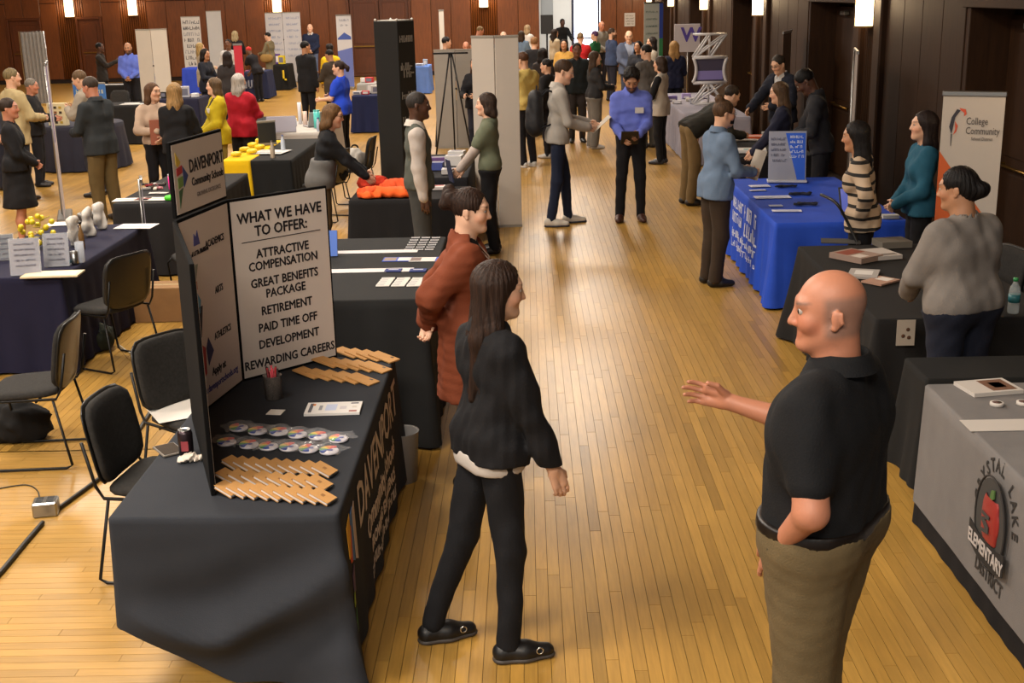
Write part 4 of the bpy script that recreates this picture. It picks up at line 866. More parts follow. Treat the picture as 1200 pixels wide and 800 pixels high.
cable([(46, 590), (44, 575), (30, 568), (0, 572), (-15, 575)], .004, '#15130f', 'thin black cord curling left of the power box')
cable([(137, 402), (150, 412), (165, 420), (180, 424)], .006, '#b0a48e', 'pale cord on floor by the cardboard box')
cable([(140, 406), (150, 420), (162, 424), (175, 424)], .003, '#8a6a3a', 'thin brown cord looping on floor by the cardboard box')
# bags and box on the left
q = G(187, 378); t = thing('cardboard_box', 'brown cardboard box on floor below a chair', 'box', (q.x, q.y+.16, 0), R(2)); mb = MB(); mb.box(-.22, .22, -.15, .15, 0, .30, None, .004); mb.build('carton', mat('cardboard', '#8d6a44', .8, noise=(8, .1)), t)
for s_ in (-1, 1): mb = MB(); mb.box(-.22, .22, .002 if s_ > 0 else -.149, .149 if s_ > 0 else -.002, .30, .304); mb.build('flap', mat('cardboard', ''), t)
mb = MB(); mb.box(-.22, .22, -.025, .025, .304, .3048); mb.build('tape', mat('pack_tape', '#a58a60', .3), t)
def blob(name, label, cat, px, py, size, col, parts=(), z=0, seed=1, rz=0):
    q = G(px, py, z); t = thing(name, label, cat, (q.x, q.y, z), rz); P = [el((0, 0, size[2]*.5), (size[0], size[1], size[2]*.62), .05), el((size[0]*.3, size[1]*.2, size[2]*.35), (size[0]*.7, size[1]*.8, size[2]*.45), .05), el((-size[0]*.4, -size[1]*.1, size[2]*.4), (size[0]*.6, size[1]*.7, size[2]*.45), .05)]
    objmesh('bag_body', soft(P, .02, [lambda X, Y, Z: Z-.002], noise=.02, nf=30, seed=seed), cloth(col), t)
    mb = MB(); mb.tube(spline([(-size[0]*.5, 0, size[2]*.9), (-size[0]*.25, .02, size[2]*1.25), (size[0]*.25, .02, size[2]*1.25), (size[0]*.5, 0, size[2]*.9)], 5), .012, 6); mb.build('strap', cloth('#15130f'), t)
    for i in range(3): mb = MB(); mb.box(-.02, .02, -.01, .01, 0, .012); mb.build('buckle', STEEL, t, (size[0]*(.5-.4*i), -size[1]*.55, size[2]*.75))
    return t
blob('handbag', 'black handbag with metal clasps under the left chair', 'bag', 22, 515, (.20, .13, .24), '#141211', seed=3)
blob('backpack', 'dark green backpack on floor under the navy table', 'bag', 107, 410, (.19, .14, .22), '#20241a', seed=5)
blob('sling_bag', 'dark bag on floor between the chairs and the yellow runner table', 'bag', 300, 222, (.28, .2, .34), '#141414', seed=8).location = (-3.0, 14.75, 0)
blob('jacket_heap', 'heap of black jackets on a chair behind the folding board', 'jacket', 352, 196, (.22, .2, .16), '#161514', z=.47, seed=11).location = (-2.5, 15.3, .485)
blob('white_tote', 'white bag hanging over a chair beside the white table', 'bag', 392, 178, (.12, .10, .22), '#a8a29a', z=.47, seed=12).location = (-2.32, 16.6, .485)
blob('shopping_bag', 'blue and white shopping bag below the far left black table', 'bag', 161, 146, (.16, .14, .34), '#5a6a98', seed=13)
# --- black counter with cards behind the board ----------------------
T2 = (-1.75, -.62, 7.15, 9.1); set_table(*T2, .95, '#232323', 'tall black cloth on the counter of cards behind rust cardigan', 0, amp=.012, seed=5, bulge=.05); Z2 = .952
for i, (a, b, w, h_, c, l) in enumerate(((432, 295, .70, .10, '#cfc9c8', 'upper white paper strip along black counter'), (428, 317, .64, .11, '#cfc9c8', 'lower white paper strip along black counter'))):
    q = G(a, b, Z2); sheet(q.x, q.y, Z2, w, h_, 0, l, c, 'paper_strip')
def fan(px, py, n, dx, dy, z, col, lab, w=.085, h_=.05, group=None, thick=.004):
    for i in range(n):
        q = G(px+dx*i, py+dy*i, z); sheet(q.x, q.y, z+.0005*(n-i), w, h_, R(random.uniform(-5, 5)), lab % ords[i], col, 'card', 'card', t=thick, prints=((.08, .92, .3, .7, '#4a4a55'),) if col == '#c8c4c2' else ((.1, .6, .4, .6, '#8a8f98'),), group=group)
for k, x in enumerate((487, 499, 511)): fan(x, 279, 6, -1.6, 2.7, Z2, '#c8c4c2', 'black and white card, %s from the far end of the '+['left', 'middle', 'right'][k]+' row', .06, .03, 'dark printed cards on the black counter')
q = G(466, 304, Z2); sheet(q.x, q.y, Z2, .20, .13, R(-2), 'blue bordered photo leaflet on black counter', '#4058b0', 'photo_leaflet', 'leaflet', t=.003, prints=((.04, .46, .12, .9, '#8a7a70'), (.52, .96, .12, .9, '#cdc8c4')))
q = G(497, 304, Z2); sheet(q.x, q.y, Z2, .20, .13, R(-2), 'white photo leaflet right of the blue bordered one', '#cdc8c4', 'photo_leaflet', 'leaflet', t=.003, prints=((.05, .4, .12, .9, '#7a6a64'), (.9, 1, .0, 1, '#4058b0')))
for k, x in enumerate((461, 490)): q = G(x, 317, Z2); sheet(q.x, q.y, Z2, .11, .08, R(-3), 'navy booklet, %s of two on the black counter' % ('left', 'right')[k], '#2a3670', 'booklet', 'booklet', t=.006, prints=((.2, .8, .55, .75, '#c0c4d0'),))
for k, x in enumerate((455, 473, 491)): fan(x, 327, 5, -1.6, 1.9, Z2, '#cbc6be', 'white business card, %s from the far end of the near '+['left', 'middle', 'right'][k]+' fan', .085, .05, 'white cards fanned on the black counter')
q = G(394, 300, Z2); t = thing('blue_folder', 'blue folder standing at the edge of the folding board', 'folder', (q.x-.05, q.y, Z2)); mb = MB(); mb.box(-.10, .06, -.01, .01, 0, .18, Matrix.Rotation(R(-15), 4, 'X')); mb.build('cover', plastic('#3a6ac8', .4), t)
# --- table with orange shirts ---------------------------------------
T3 = (-1.78, -.60, 12.1, 12.9); set_table(*T3, .75, '#1c1b1c', 'black cloth under the orange shirts', seed=9)
def shirt_pile(px, py, w, d, h_, col, label, seed):
    q = inside(G(px, py, .757), T3, .16); q.x = max(q.x, T3[0]+w/2); o = objmesh('folded_shirt', soft([rc((-w/2, 0, h_/2), (w/2, 0, h_/2), h_*.5, h_*.5, None, .02), el((0, 0, h_*.4), (w*.55, d*.5, h_*.55), .03), el((-w*.45, -.04, h_*.25), (w*.2, d*.35, h_*.4), .03), el((w*.4, .03, h_*.3), (w*.22, d*.4, h_*.4), .03)], .014, [lambda X, Y, Z: Z-.001], noise=.014, nf=45, seed=seed), cloth(col), None); o.location = (q.x, q.y, .757); return tag(o, label, 'shirt')
shirt_pile(455, 238, .50, .24, .10, '#dd5a22', 'front bright orange shirt spilling over the table edge', 1); shirt_pile(478, 222, .42, .22, .11, '#d8522a', 'rear bright orange shirt folded on black table', 2); shirt_pile(437, 222, .18, .18, .14, '#b8321e', 'crumpled red orange bundle at the left end of shirt table', 3); shirt_pile(418, 252, .18, .15, .10, '#cc4a1e', 'orange shirt end hanging at the table corner', 4)
q = Vector((-.95, 12.7, 0)); sheet(q.x, q.y, .756, .20, .14, .1, 'white and red flyer behind the orange shirts', '#d0c8c4', 'flyer', t=.03, prints=((.1, .9, .6, .9, '#b83038'),))
# side table with purple boxes between vest man and olive shirt
T3b = (-1.25, -.66, 13.55, 15.6); set_table(*T3b, .75, '#1e1d20', 'black cloth on the display table behind the olive shirt', seed=10)
for i, (a, b, c, l) in enumerate(((522, 152, '#b8b6b4', 'white box on display table behind vest man'), (516, 172, '#3a4888', 'blue box on display table'), (528, 190, '#c4c0bc', 'white paper pile on display table'), (520, 205, '#6a4a80', 'purple bottle box on display table near vest man'), (512, 128, '#c8c6c4', 'far white tray on display table'))):
    q = Vector((-.86-.2*(i % 2), 13.8+.34*i, 0)); t = thing('display_box', l, 'box', (q.x, q.y, .756), R(random.uniform(-20, 20))); mb = MB(); mb.box(-.10, .10, -.07, .07, 0, .06+.03*(i % 3), None, .004); mb.build('carton', plastic(c, .5), t); mb = MB(); mb.box(-.07, .07, -.045, .045, .06+.03*(i % 3), .062+.03*(i % 3)); mb.build('label_print', paper('#8a8890'), t)
# --- right hand tables ----------------------------------------------
T7 = (2.0, 2.80, 3.3, 5.92)
LG = '#6e6a68'
set_table(*T7, .75, '#171516', 'black under cloth of the grey district table at right edge', hem=.01, amp=.004, bulge=.02)
o = tcloth(T7[0]-.012, T7[1]+.012, T7[2]-.012, T7[3]+.012, .757, LG, 'grey stretch cloth with apple emblem at right edge', hem=.125, amp=.002, bulge=.01, wl=.5, rows=10); tcg = o
fx = -(T7[1]-T7[0])/2-.012-.030; cyg = (T7[2]+T7[3])/2
def FR(y, z): return frame((fx-.004*(.75-z), y, z), (0, -1, 0), (0, 0, 1))
yc = 4.88-cyg; zc = .47; DK = mat('print_dark', '#2c2826', .8)
def disc(mbx, ry, rz, n, y, z, d0, d1, Mx): mbx.prism([(ry*math.cos(2*math.pi*i/n), rz*math.sin(2*math.pi*i/n)) for i in range(n)], d0, d1, Mx)
M0 = FR(yc, zc); mb = MB(); disc(mb, .155, .20, 28, 0, 0, 0, .003, M0); mb.build('emblem_field', mat('emb_dark', '#3a3836', .8), tcg)
mb = MB(); n = 28
mb.tube([M0 @ Vector((.165*math.cos(2*math.pi*i/n), .21*math.sin(2*math.pi*i/n), .003)) for i in range(n)], .005, 6, True); mb.build('emblem_ring', DK, tcg)
o = objmesh('apple', soft([el((-.035, .0, 0), (.06, .085, .012), .03), el((.035, .0, 0), (.06, .085, .012), .03)], .006), mat('apple_red', '#8a2824', .5), tcg); o.matrix_local = M0 @ Matrix.Translation((.015, .02, .004))
mb = MB(); mb.prism([(0, .10), (.02, .16), (.05, .17), (.05, .13)], .008, .014, M0); mb.build('apple_leaf', mat('leaf_green', '#4a6a38', .6), tcg)
mb = MB(); mb.prism([(-.03, .05), (.05, .05), (.05, .035), (.0, .02), (.05, .0), (.05, -.03), (-.03, -.045), (-.03, -.03), (.02, -.02), (-.03, .005), (-.03, .02), (.02, .035), (-.03, .035)], .024, .027, M0); mb.build('digits', mat('emb_dark', ''), tcg)
mb = MB(); mb.prism([(-.20, -.06), (-.10, -.085), (.10, -.085), (.20, -.06), (.20, -.16), (.10, -.19), (-.10, -.19), (-.20, -.16)], .008, .012, M0); mb.build('banner_strip', mat('emb_black', '#201d1c', .8), tcg)
text('ELEMENTARY', .085, mat('print_grey', '#b0a8a4', .8), tcg, M0 @ Matrix.Translation((0, -.135, .013)), sx=.78, bold=.002)
wrap(text('DISTRICT', .09, DK, tcg, M0 @ Matrix.Translation((0, -.255, .004)), sx=.85, bold=.002), tcg, -1, .003)
for i, ch in enumerate('CRYSTAL LAKE'):
    a = R(172-164*i/11); ch.strip() and wrap(text(ch, .085, DK, tcg, M0 @ Matrix.Translation((.215*math.cos(a), .0+.25*math.sin(a), .004)) @ Matrix.Rotation(a-math.pi/2, 4, 'Z'), sx=.85, bold=.002), tcg, -1, .003)
ZG = .759
q = G(1158, 456, ZG); sheet(q.x, q.y, ZG, .20, .26, R(-80), 'photo booklet stack on the grey district cloth', '#b8b0a8', 'booklet_stack', 'booklet', t=.02, prints=((.1, .9, .42, .92, '#6a4a38'), (.3, .7, .55, .8, '#a8785a')))
def sticker(px, py, lab):
    q = G(px, py, ZG); t = thing('sticker_stack', lab, 'sticker', (q.x, q.y, ZG)); mb = MB(); mb.lathe([(.032, 0), (.032, .016), (.030, .017), (.001, .017)], 18); mb.build('stack', paper('#c0b8b0'), t); mb = MB(); mb.lathe([(.022, .0172), (.001, .018)], 14); mb.build('print', paper('#5a4038'), t)
sticker(1168, 475, 'left round sticker pile on the grey district cloth'); sticker(1199, 474, 'round sticker pile cut by the right edge on grey cloth')
q = G(1180, 498, ZG); sheet(q.x+.05, q.y, ZG, .48, .15, 0, 'white paper runner strip across the grey district cloth', '#b8b0a8', 'paper_strip')
T6 = (2.03, 2.95, 6.03, 6.42); set_table(T6[0], T6[1], T6[2], 6.42, .75, '#191817', 'short black cloth behind the grey district table', seed=21, hem=.16, amp=.02)
T5 = (2.10, 3.22, 7.22, 9.45); set_table(*T5, .75, '#1d1b1a', 'black cloth on the book table beside the bald man', seed=22, bulge=.12, amp=.022)
Z5 = .757
def mag(px, py, w, h_, rz, lab, col, t_=.006, pr=(), z=Z5):
    q = G(px, py, z); return sheet(q.x, q.y, z, w, h_, R(rz), lab, col, 'magazine', 'magazine', t=t_, prints=pr)
mag(1003, 303, .24, .30, 35, 'photo magazine pile on black book table', '#8a7468', .04, ((.1, .9, .5, .9, '#7a3a28'), (.1, .5, .1, .4, '#b8aca4')))
mag(1030, 300, .22, .28, 15, 'white magazine spread on black book table', '#a8a09a', .03, ((.1, .9, .1, .3, '#6a625c'),)); mag(1012, 322, .20, .26, -20, 'glossy grey brochure under the magazines', '#9a9490', .015, ((.2, .8, .3, .8, '#c4c0bc'),)); mag(1032, 330, .16, .22, -50, 'orange and white leaflet near the grey sweatshirt', '#9c7a68', .012, ((.2, .8, .5, .9, '#c8c0b8'),)); mag(985, 283, .30, .18, -12, 'dark grey folder at the far end of book table', '#3a3836', .008); mag(1045, 288, .24, .20, 8, 'pale grey box lid on the book table', '#5e5850', .05)
q = G(1047, 362, Z5); t = thing('dotted_card', 'cream card with three brown dots hanging at table edge', 'card', (q.x, T5[2]-.06, .60)); mb = MB(); mb.box(-.055, .055, -.004, 0, 0, .16); mb.build('card', paper('#9a8e80'), t)
for a, b in ((-.015, .06), (.012, .10), (.02, .05)): mb = MB(); mb.ell((a, -.005, b), (.012, .002, .012), 10); mb.build('dot', paper('#4a3020'), t)
q = G(1195, 372, Z5); t = thing('water_bottle', 'clear water bottle with teal label at right edge', 'bottle', inside(q, T5, .06)); mb = MB(); mb.lathe([(.030, 0), (.034, .01), (.034, .13), (.030, .16), (.013, .19), (.013, .20)], 18); mb.build('bottle_body', mat('clear_plastic', '#c8d0d0', .08, alpha=.35, spec=.6), t); mb = MB(); mb.lathe([(.0345, .07), (.0345, .12)], 18); mb.build('bottle_label', plastic('#2a6a70', .4), t); mb = MB(); mb.lathe([(.015, .20), (.015, .22), (.001, .221)], 14); mb.build('cap', plastic('#2a8a4a', .4), t)
# blue table
T4 = (2.12, 3.25, 10.42, 13.0); BLUE = '#1f45b0'
tb = set_table(*T4, .75, BLUE, 'royal blue cloth with white lettering on the right', seed=30, amp=.025, wl=.26, bulge=.09, m=mat('table_linen_blue', BLUE, .75, spec=.25, noise=(5, .1)))
fx4 = -(T4[1]-T4[0])/2-.055
def t4(s, y, z, size, sx=1.0): text(s, size, paper('#c4c8dc'), tb, frame((fx4-.03, y, z), (0, -1, 0), (.10, 0, 1)), sx=sx, ext=.004, bold=.003)
PB = paper('#c4c8dc')
def t4(y, z, w_, h_, sd): wrap(scribble(tb, frame((fx4, y, z), (0, -1, 0), (0, 0, 1)), w_, h_, PB, sd, 'cloth_lettering', .002), tb, -1)
t4(.55, .60, .55, .10, 1); t4(.55, .46, .55, .10, 2); t4(-.15, .60, .62, .13, 3); t4(-.15, .44, .62, .13, 4); t4(.15, .30, 1.3, .07, 5); t4(.15, .20, 1.3, .06, 6)
Z4 = .757
def cardb(px, py, w, h_, rz, lab, col='#c8c8d4', t_=.004): q = G(px, py, Z4); return sheet(q.x, q.y, Z4, w, h_, R(rz), lab, col, 'leaflet', 'leaflet', t=t_, prints=((.1, .9, .2, .35, '#8088b0'),))
cardb(890, 218, .20, .12, 5, 'left white leaflet at back of blue table'); cardb(905, 231, .34, .14, 0, 'wide white leaflet in middle of blue table'); cardb(909, 241, .12, .07, 0, 'small white card on blue table'); cardb(922, 247, .26, .09, -6, 'white strip leaflet at front of blue table'); cardb(888, 223, .16, .06, 8, 'thin white slip at back of blue table')
for i, (a, b, l) in enumerate(((922, 219, 'dark pen tray behind leaflets on blue table'), (938, 228, 'dark lanyard pile on blue table'), (945, 240, 'dark lanyard pile near striped sweater'))):
    q = G(a, b, Z4); o = objmesh('lanyard_pile', soft([rc((-.10, -.02, .01), (.10, .02, .012), .022, .018, ((0, 0, 1.), 1.6), .02), rc((-.06, .03, .01), (.08, -.04, .012), .02, .016, ((0, 0, 1.), 1.6), .02)], .010, [lambda X, Y, Z: Z-.001], noise=.01, nf=70, seed=i), cloth('#20222e'), None); o.location = (q.x, q.y, Z4); tag(o, l, 'lanyard')
q = G(922, 213, Z4); t = thing('tent_sign', 'blue and grey leaning sign on the blue table', 'sign', (q.x, q.y, Z4), R(-8))
Mt = Matrix.Rotation(R(-14), 4, 'X'); mb = MB(); mb.box(-.19, .19, -.006, .006, 0, .52, Mt, .002); f = mb.build('sign_panel', paper('#8d8f9c'), t); mb = MB(); mb.prism([(-.02, .50), (.18, .50), (.18, .02), (.10, .02)], -.0005, .0015, Mt @ Matrix.Translation((0, -.007, 0)) @ Matrix.Rotation(R(90), 4, 'X')); mb.build('blue_print', paper('#2a58c0'), f)
for k in range(5): scribble(f, Mt @ frame((-.09, -.0075, .44-.055*k), (1, 0, 0), (0, 0, 1)), .15, .026, paper('#5a5c70'), k)
for k in range(5): scribble(f, Mt @ frame((.09, -.0085, .46-.05*k), (1, 0, 0), (0, 0, 1)), .13, .028, paper('#d0d4e0'), k+9)
mb = MB(); mb.box(-.2, .2, -.07, .09, 0, .02, None, .004); mb.build('sign_base', plastic('#b8b8c0', .4), t)
def laptop(x, y, z, rz, label, scr='#5a68b8', open_=112, case='#2c2c2e'):
    t = thing('laptop', label, 'laptop', (x, y, z), rz); mb = MB(); mb.box(-.17, .17, -.12, .12, 0, .014, None, .003); b = mb.build('base', plastic(case, .4), t); mb = MB(); mb.box(-.15, .15, -.03, .10, .014, .0155); mb.build('keyboard', plastic('#101012', .5), b)
    Ml = Matrix.Translation((0, .12, .012)) @ Matrix.Rotation(R(open_-90), 4, 'X').inverted(); mb = MB(); mb.box(-.17, .17, -.005, .005, 0, .235, Ml, .002); s_ = mb.build('lid', plastic(case, .4), t); mb = MB(); mb.box(-.155, .155, -.0065, -.005, .015, .22, Ml); mb.build('screen', mat('screen_'+scr, scr, .2, emit=scr, es=.55), s_)
    return t
q = G(1000, 252, .757); laptop(2.93, 10.62, Z4, R(8), 'open laptop with blue screen behind the striped sweater', '#5a64b0'); q = G(1035, 252, Z4); sheet(3.12, 10.52, Z4, .14, .08, 0, 'white card box beside the laptop', '#b8b4ac', 'card_box', 'box', t=.03)
q = G(955, 255, .757); t = thing('cane', 'black walking stick leaning across the book table', 'cane', (0, 0, 0)); mb = MB(); mb.tube(spline([AX(1010, 297, 2.60), AX(994, 262, 2.50), AX(980, 238, 2.40), AX(962, 228, 2.32)], 6), .012, 8); mb.build('shaft', plastic('#101010', .4), t)
# tables farther down the right wall
T21 = (2.55, 3.45, 14.75, 16.6); set_table(*T21, .75, '#161518', 'black cloth on the folder table behind the navy blazer', seed=33)
for i, (a, b, w, d, h_, c, l) in enumerate(((868, 152, .34, .24, .05, '#c0562c', 'orange folder stack on the table behind denim shirt'), (875, 164, .30, .22, .02, '#b8b4b0', 'white paper pile on the folder table'), (872, 178, .34, .24, .04, '#c8c4c0', 'white and teal brochures on the folder table'), (874, 143, .28, .2, .09, '#8a8680', 'grey supply box on the folder table'))):
    q = inside(G(a, b, .76), T21, .2); t = thing('folder_stack', l, 'folder', (q.x, q.y, .757), R(-8)); mb = MB(); mb.box(-w/2, w/2, -d/2, d/2, 0, h_, None, .004); mb.build('stack', plastic(c, .6), t); mb = MB(); mb.box(-w*.3, w*.3, -d*.35, -d*.1, h_, h_+.002); mb.build('label_print', paper('#3a8a90' if i == 2 else '#d0ccc8'), t)
T20 = (2.55, 3.5, 19.4, 24.2); set_table(*T20, .75, '#8a8690', 'pale cloth on the far right table with truss tower', seed=34)
for i in range(7):
    q = G(783+7*i-2*(i % 3), 115+3*(i % 3), .76); t = thing('display_box', 'small %s item on the pale far right table' % ['white', 'purple', 'silver', 'lilac', 'cream', 'grey', 'violet'][i], 'box', (q.x, max(min(q.y, 23.8), 19.6), .757)); mb = MB(); mb.box(-.08, .08, -.06, .06, 0, .05+.04*(i % 2), None, .005); mb.build('carton', plastic(['#c8c4cc', '#6a5a98', '#a8a4a8', '#9a8ab8', '#c8c0b0', '#88868a', '#5a4a8a'][i], .5), t); mb = MB(); mb.box(-.05, .05, -.061, -.058, .01, .04); mb.build('label_print', paper('#d8d4d8'), t)
# --- banners and boards ----------------------------------------------
def banner(x, y, w, h, rz, label, col, prints=(), lines=(), name='roll_up_banner', cat='banner', z0=.08):
    """roll-up banner: floor cassette, pole, sheet and top rail; prints are polygons in sheet fractions"""
    t = thing(name, label, cat, (x, y, 0), rz); mb = MB(); mb.box(-w/2-.02, w/2+.02, -.09, .09, 0, z0, None, .015); mb.build('cassette', STEEL, t)
    mb = MB(); mb.tube([(0, .03, z0), (0, .02, h)], .010, 8); mb.build('pole', STEEL, t)
    mb = MB(); mb.box(-w/2, w/2, -.003, .003, z0, h); s_ = mb.build('banner_sheet', mat('banner_'+col, col, .55, noise=(2, .03)), t)
    mb = MB(); mb.box(-w/2-.01, w/2+.01, -.014, .014, h-.02, h+.02, None, .006); mb.build('top_rail', STEEL, t)
    M = Matrix(((1, 0, 0, -w/2), (0, 0, -1, -.0035), (0, 1, 0, z0), (0, 0, 0, 1)))
    for c, pts in prints: mb = MB(); mb.prism([(a*w, b*(h-z0)) for a, b in pts], 0, .0015, M); mb.build('print', mat('print_'+c, c, .6), s_)
    for i, (u, v, ww, hh, c) in enumerate(lines): scribble(s_, M @ Matrix.Translation((u*w, v*(h-z0), .0015)), ww*w, hh*(h-z0), mat('print_'+c, c, .6), i+int(x*10), 'print_line', .0012)
    return t, s_, M
# orange and white banner at right
a, b = AY(1103, 106, 9.62), AY(1182, 116, 9.40); rzb = math.atan2(b.y-a.y, b.x-a.x); wb = math.hypot(b.x-a.x, b.y-a.y)-.04; hb = a.z-.02
t, s_, M = banner((a.x+b.x)/2, (a.y+b.y)/2, wb, hb, rzb, 'white and orange district banner beside the teal sweater', '#a89e94', [('#b4501c', [(0, 0), (1, 0), (1, .42), (0, .755)])])
def btx(s, u, v, size, sx=1, c='#4a403a', bold=.0): text(s, size, mat('print_'+c, c, .6), s_, M @ Matrix.Translation((u*wb, v*(hb-.08), .003)), sx=sx, bold=bold, align='LEFT')
btx('College', .40, .885, .078, .66); btx('Community', .40, .845, .078, .66); btx('School District', .50, .812, .034, .75)
for c, pts in (('#2a2830', [(.13, .86), (.16, .90), (.24, .935), (.30, .93), (.22, .90), (.19, .85), (.17, .83)]), ('#2a2830', [(.165, .83), (.185, .83), (.18, .78), (.17, .78)]), ('#b8482c', [(.28, .94), (.38, .935), (.40, .915), (.36, .905), (.36, .92), (.30, .93)]), ('#b8482c', [(.22, .885), (.27, .865), (.25, .84), (.20, .825), (.23, .85)])):
    mb = MB(); mb.prism([(p*wb, q_*(hb-.08)) for p, q_ in pts], .0015, .003, M); mb.build('feather_emblem', mat('print_'+c, c, .6), s_)
# edge-on banners by the right wall
banner(3.72, 14.2, .80, 1.98, R(78), 'pale banner seen edge on below a right wall lamp', '#8a7f78'); banner(3.85, 18.6, .8, 2.05, R(70), 'beige banner seen nearly edge on by the right door', '#6a5648'); banner(3.35, 33.0, .7, 2.35, R(40), 'white and green banner near the far right wall lamps', '#b8beb8', [('#3f8a5a', [(.8, 0), (1, 0), (1, .6), (.8, .6)]), ('#3a50a8', [(.8, .6), (1, .6), (1, 1), (.8, 1)])], [(.4, .9-.08*i, .6, .02, '#6a7a70') for i in range(7)])
# purple edge-on banner at left
q = G(76, 258); banner(q.x, q.y+.02, .80, 1.98, R(109), 'grey and purple banner seen edge on at the left', '#b5adb0', [('#5a4a88', [(0, .5), (.25, .5), (.25, 1), (0, 1)])])
# tall white two-panel screen
def screen(x, y, w, h, rz, n, label, col='#b8aea2', fold=12, lines=(), name='display_screen'):
    t = thing(name, label, 'display screen', (x, y, 0), rz); pw = w/n; pos = Vector((-w/2, 0, 0)); 
    for i in range(n):
        a = R(fold if i % 2 else -fold); M = Matrix.Translation(pos) @ Matrix.Rotation(a, 4, 'Z'); mb = MB(); mb.box(.004, pw-.004, -.012, .012, .03, h, M, .004); p = mb.build('panel', mat('screen_cloth_'+col, col, .8, noise=(3, .04)), t)
        mb = MB(); mb.box(0, pw, -.015, .015, h, h+.03, M, .004); mb.build('top_rail', mat('screen_rail', '#8a8378', .5), p); mb = MB(); mb.box(0, pw, -.015, .015, 0, .03, M); mb.build('foot_rail', mat('screen_rail', ''), p)
        for k, (u, v, ww, hh, c) in enumerate(lines): scribble(p, M @ frame((u*pw, -.0125, v*h), (1, 0, 0), (0, 0, 1)), ww*pw, hh*h, mat('print_'+c, c, .6), k, 'print_line')
        pos = M @ Vector((pw, 0, 0))
    if n > 1: mb = MB(); mb.ell((-w/2+pw*math.cos(R(fold)), -pw*math.sin(R(fold))-.02, h*.62), .018, 8); mb.build('hinge_knob', BLACKM, t)
    return t
screen(-.34, 14.55, .56, 2.20, R(-4), 2, 'tall cream folding screen behind the olive shirt'); 
q = G(196, 112, 0); screen(-8.45, 28.6, .72, 2.05, R(4), 2, 'tall cream folding screen in the far left', '#b8b0a4')
# black tower
t = thing('display_tower', 'tall black display tower with white lettering behind grey jacket', 'display tower', (-1.80, 17.45, 0), R(-30)); mb = MB(); mb.box(-.2, .2, -.2, .2, 0, 2.36, None, .006); tw = mb.build('tower_body', mat('tower_black', '#171615', .8, noise=(4, .1)), t)
for sx in (-1, 1):
    for sy in (-1, 1): mb = MB(); mb.ell((sx*.18, sy*.18, 2.375), .018, 8); mb.build('corner_cap', plastic('#c8c4bc', .4), t)
mb = MB(); mb.box(-.16, .16, -.16, .16, 2.36, 2.372); mb.build('top_panel', plastic('#b8b2a8', .6), t)
for i, (z, h_) in enumerate(((2.12, .09), (1.75, .10), (1.66, .12), (1.36, .10), (1.02, .10), (.68, .10))): scribble(tw, frame((.201, 0, z), (0, 1, 0), (0, 0, 1)), .32, h_, mat('tower_print', '#8a8680', .7), i+20)
# easel with boards
q = (-1.28, 21.6); t = thing('easel', 'black tripod easel in front of grey boards', 'easel', (q[0], q[1], 0))
for p1, p2 in (((-.30, -.12, 0), (-.02, .05, 1.72)), ((.32, -.12, 0), (.02, .05, 1.72)), ((0, .35, 0), (0, .06, 1.72))): mb = MB(); mb.tube([p1, p2], .014, 8); mb.build('leg', BLACKM, t)
mb = MB(); mb.box(-.30, .30, .0, .03, 1.70, 1.73, None, .004); mb.build('head_bar', BLACKM, t)
screen(-1.05, 22.4, 1.15, 1.72, R(2), 3, 'grey folding boards behind the black easel', '#8d877f', 8)
# far left boards and banners
screen(-10.6, 40.2, .62, 2.15, R(-3), 1, 'striped notice board near the white sweater', '#b8b4ae', 0, [(.5, .93-.085*i, .8, .05, ['#4a4a50', '#22242c', '#7a7a80'][i % 3]) for i in range(8)])
screen(-9.95, 40.6, .5, 2.3, R(35), 1, 'plain grey board right of the striped notice board', '#a8a6a4', 0)
screen(-7.85, 41.2, 1.15, 2.2, R(2), 2, 'white printed display board behind the trench coat', '#b4b2b4', 6, [(.55, .93-.09*i, .7, .03, '#8088a0') for i in range(7)])
banner(-5.35, 37.5, .45, 2.15, R(-6), 'white and blue banner beside the double doors', '#b8b8bc', [('#5a68a8', [(0, 0), (1, 0), (1, .55), (0, .5)]), ('#3a5098', [(.05, .68), (.5, .76), (.95, .70), (.95, .66), (.05, .66)])], [(.5, .93, .6, .03, '#7a8090'), (.5, .86, .6, .03, '#7a8090')])
banner(-5.45, 23.9, .16, 1.86, R(0), 'narrow red and blue vertical banner pole near suit man', '#8a2f3c', [('#4a4a90', [(.55, 0), (1, 0), (1, .6), (.55, .6)]), ('#b8283a', [(0, .6), (1, .6), (1, 1), (0, 1)])], [(.3, .1+.1*i, .5, .03, '#c8b8b8') for i in range(5)])
banner(-2.55, 39.0, .15, 2.2, R(0), 'thin white upright banner near the far wall', '#b8b4ac')
q = AY(45, 105, 34.0); t = thing('grey_drape', 'grey curtain panel hanging on a stand at far left', 'curtain', (q.x, 34.0, 0)); V = []; F = []; n = 24
for i in range(n+1):
    for z in (.05, 1.95): V.append(((i/n-.5)*.62, .05*math.sin(i*1.6), z))
for i in range(n): F.append((2*i, 2*i+2, 2*i+3, 2*i+1))
mb = MB(); mb.add(V, F, None, True); mb.build('drape', cloth('#8a8886'), t); mb = MB(); mb.tube([(-.34, 0, 0), (-.34, 0, 1.97), (.34, 0, 1.97), (.34, 0, 0)], .015, 8); mb.build('stand', STEEL, t)
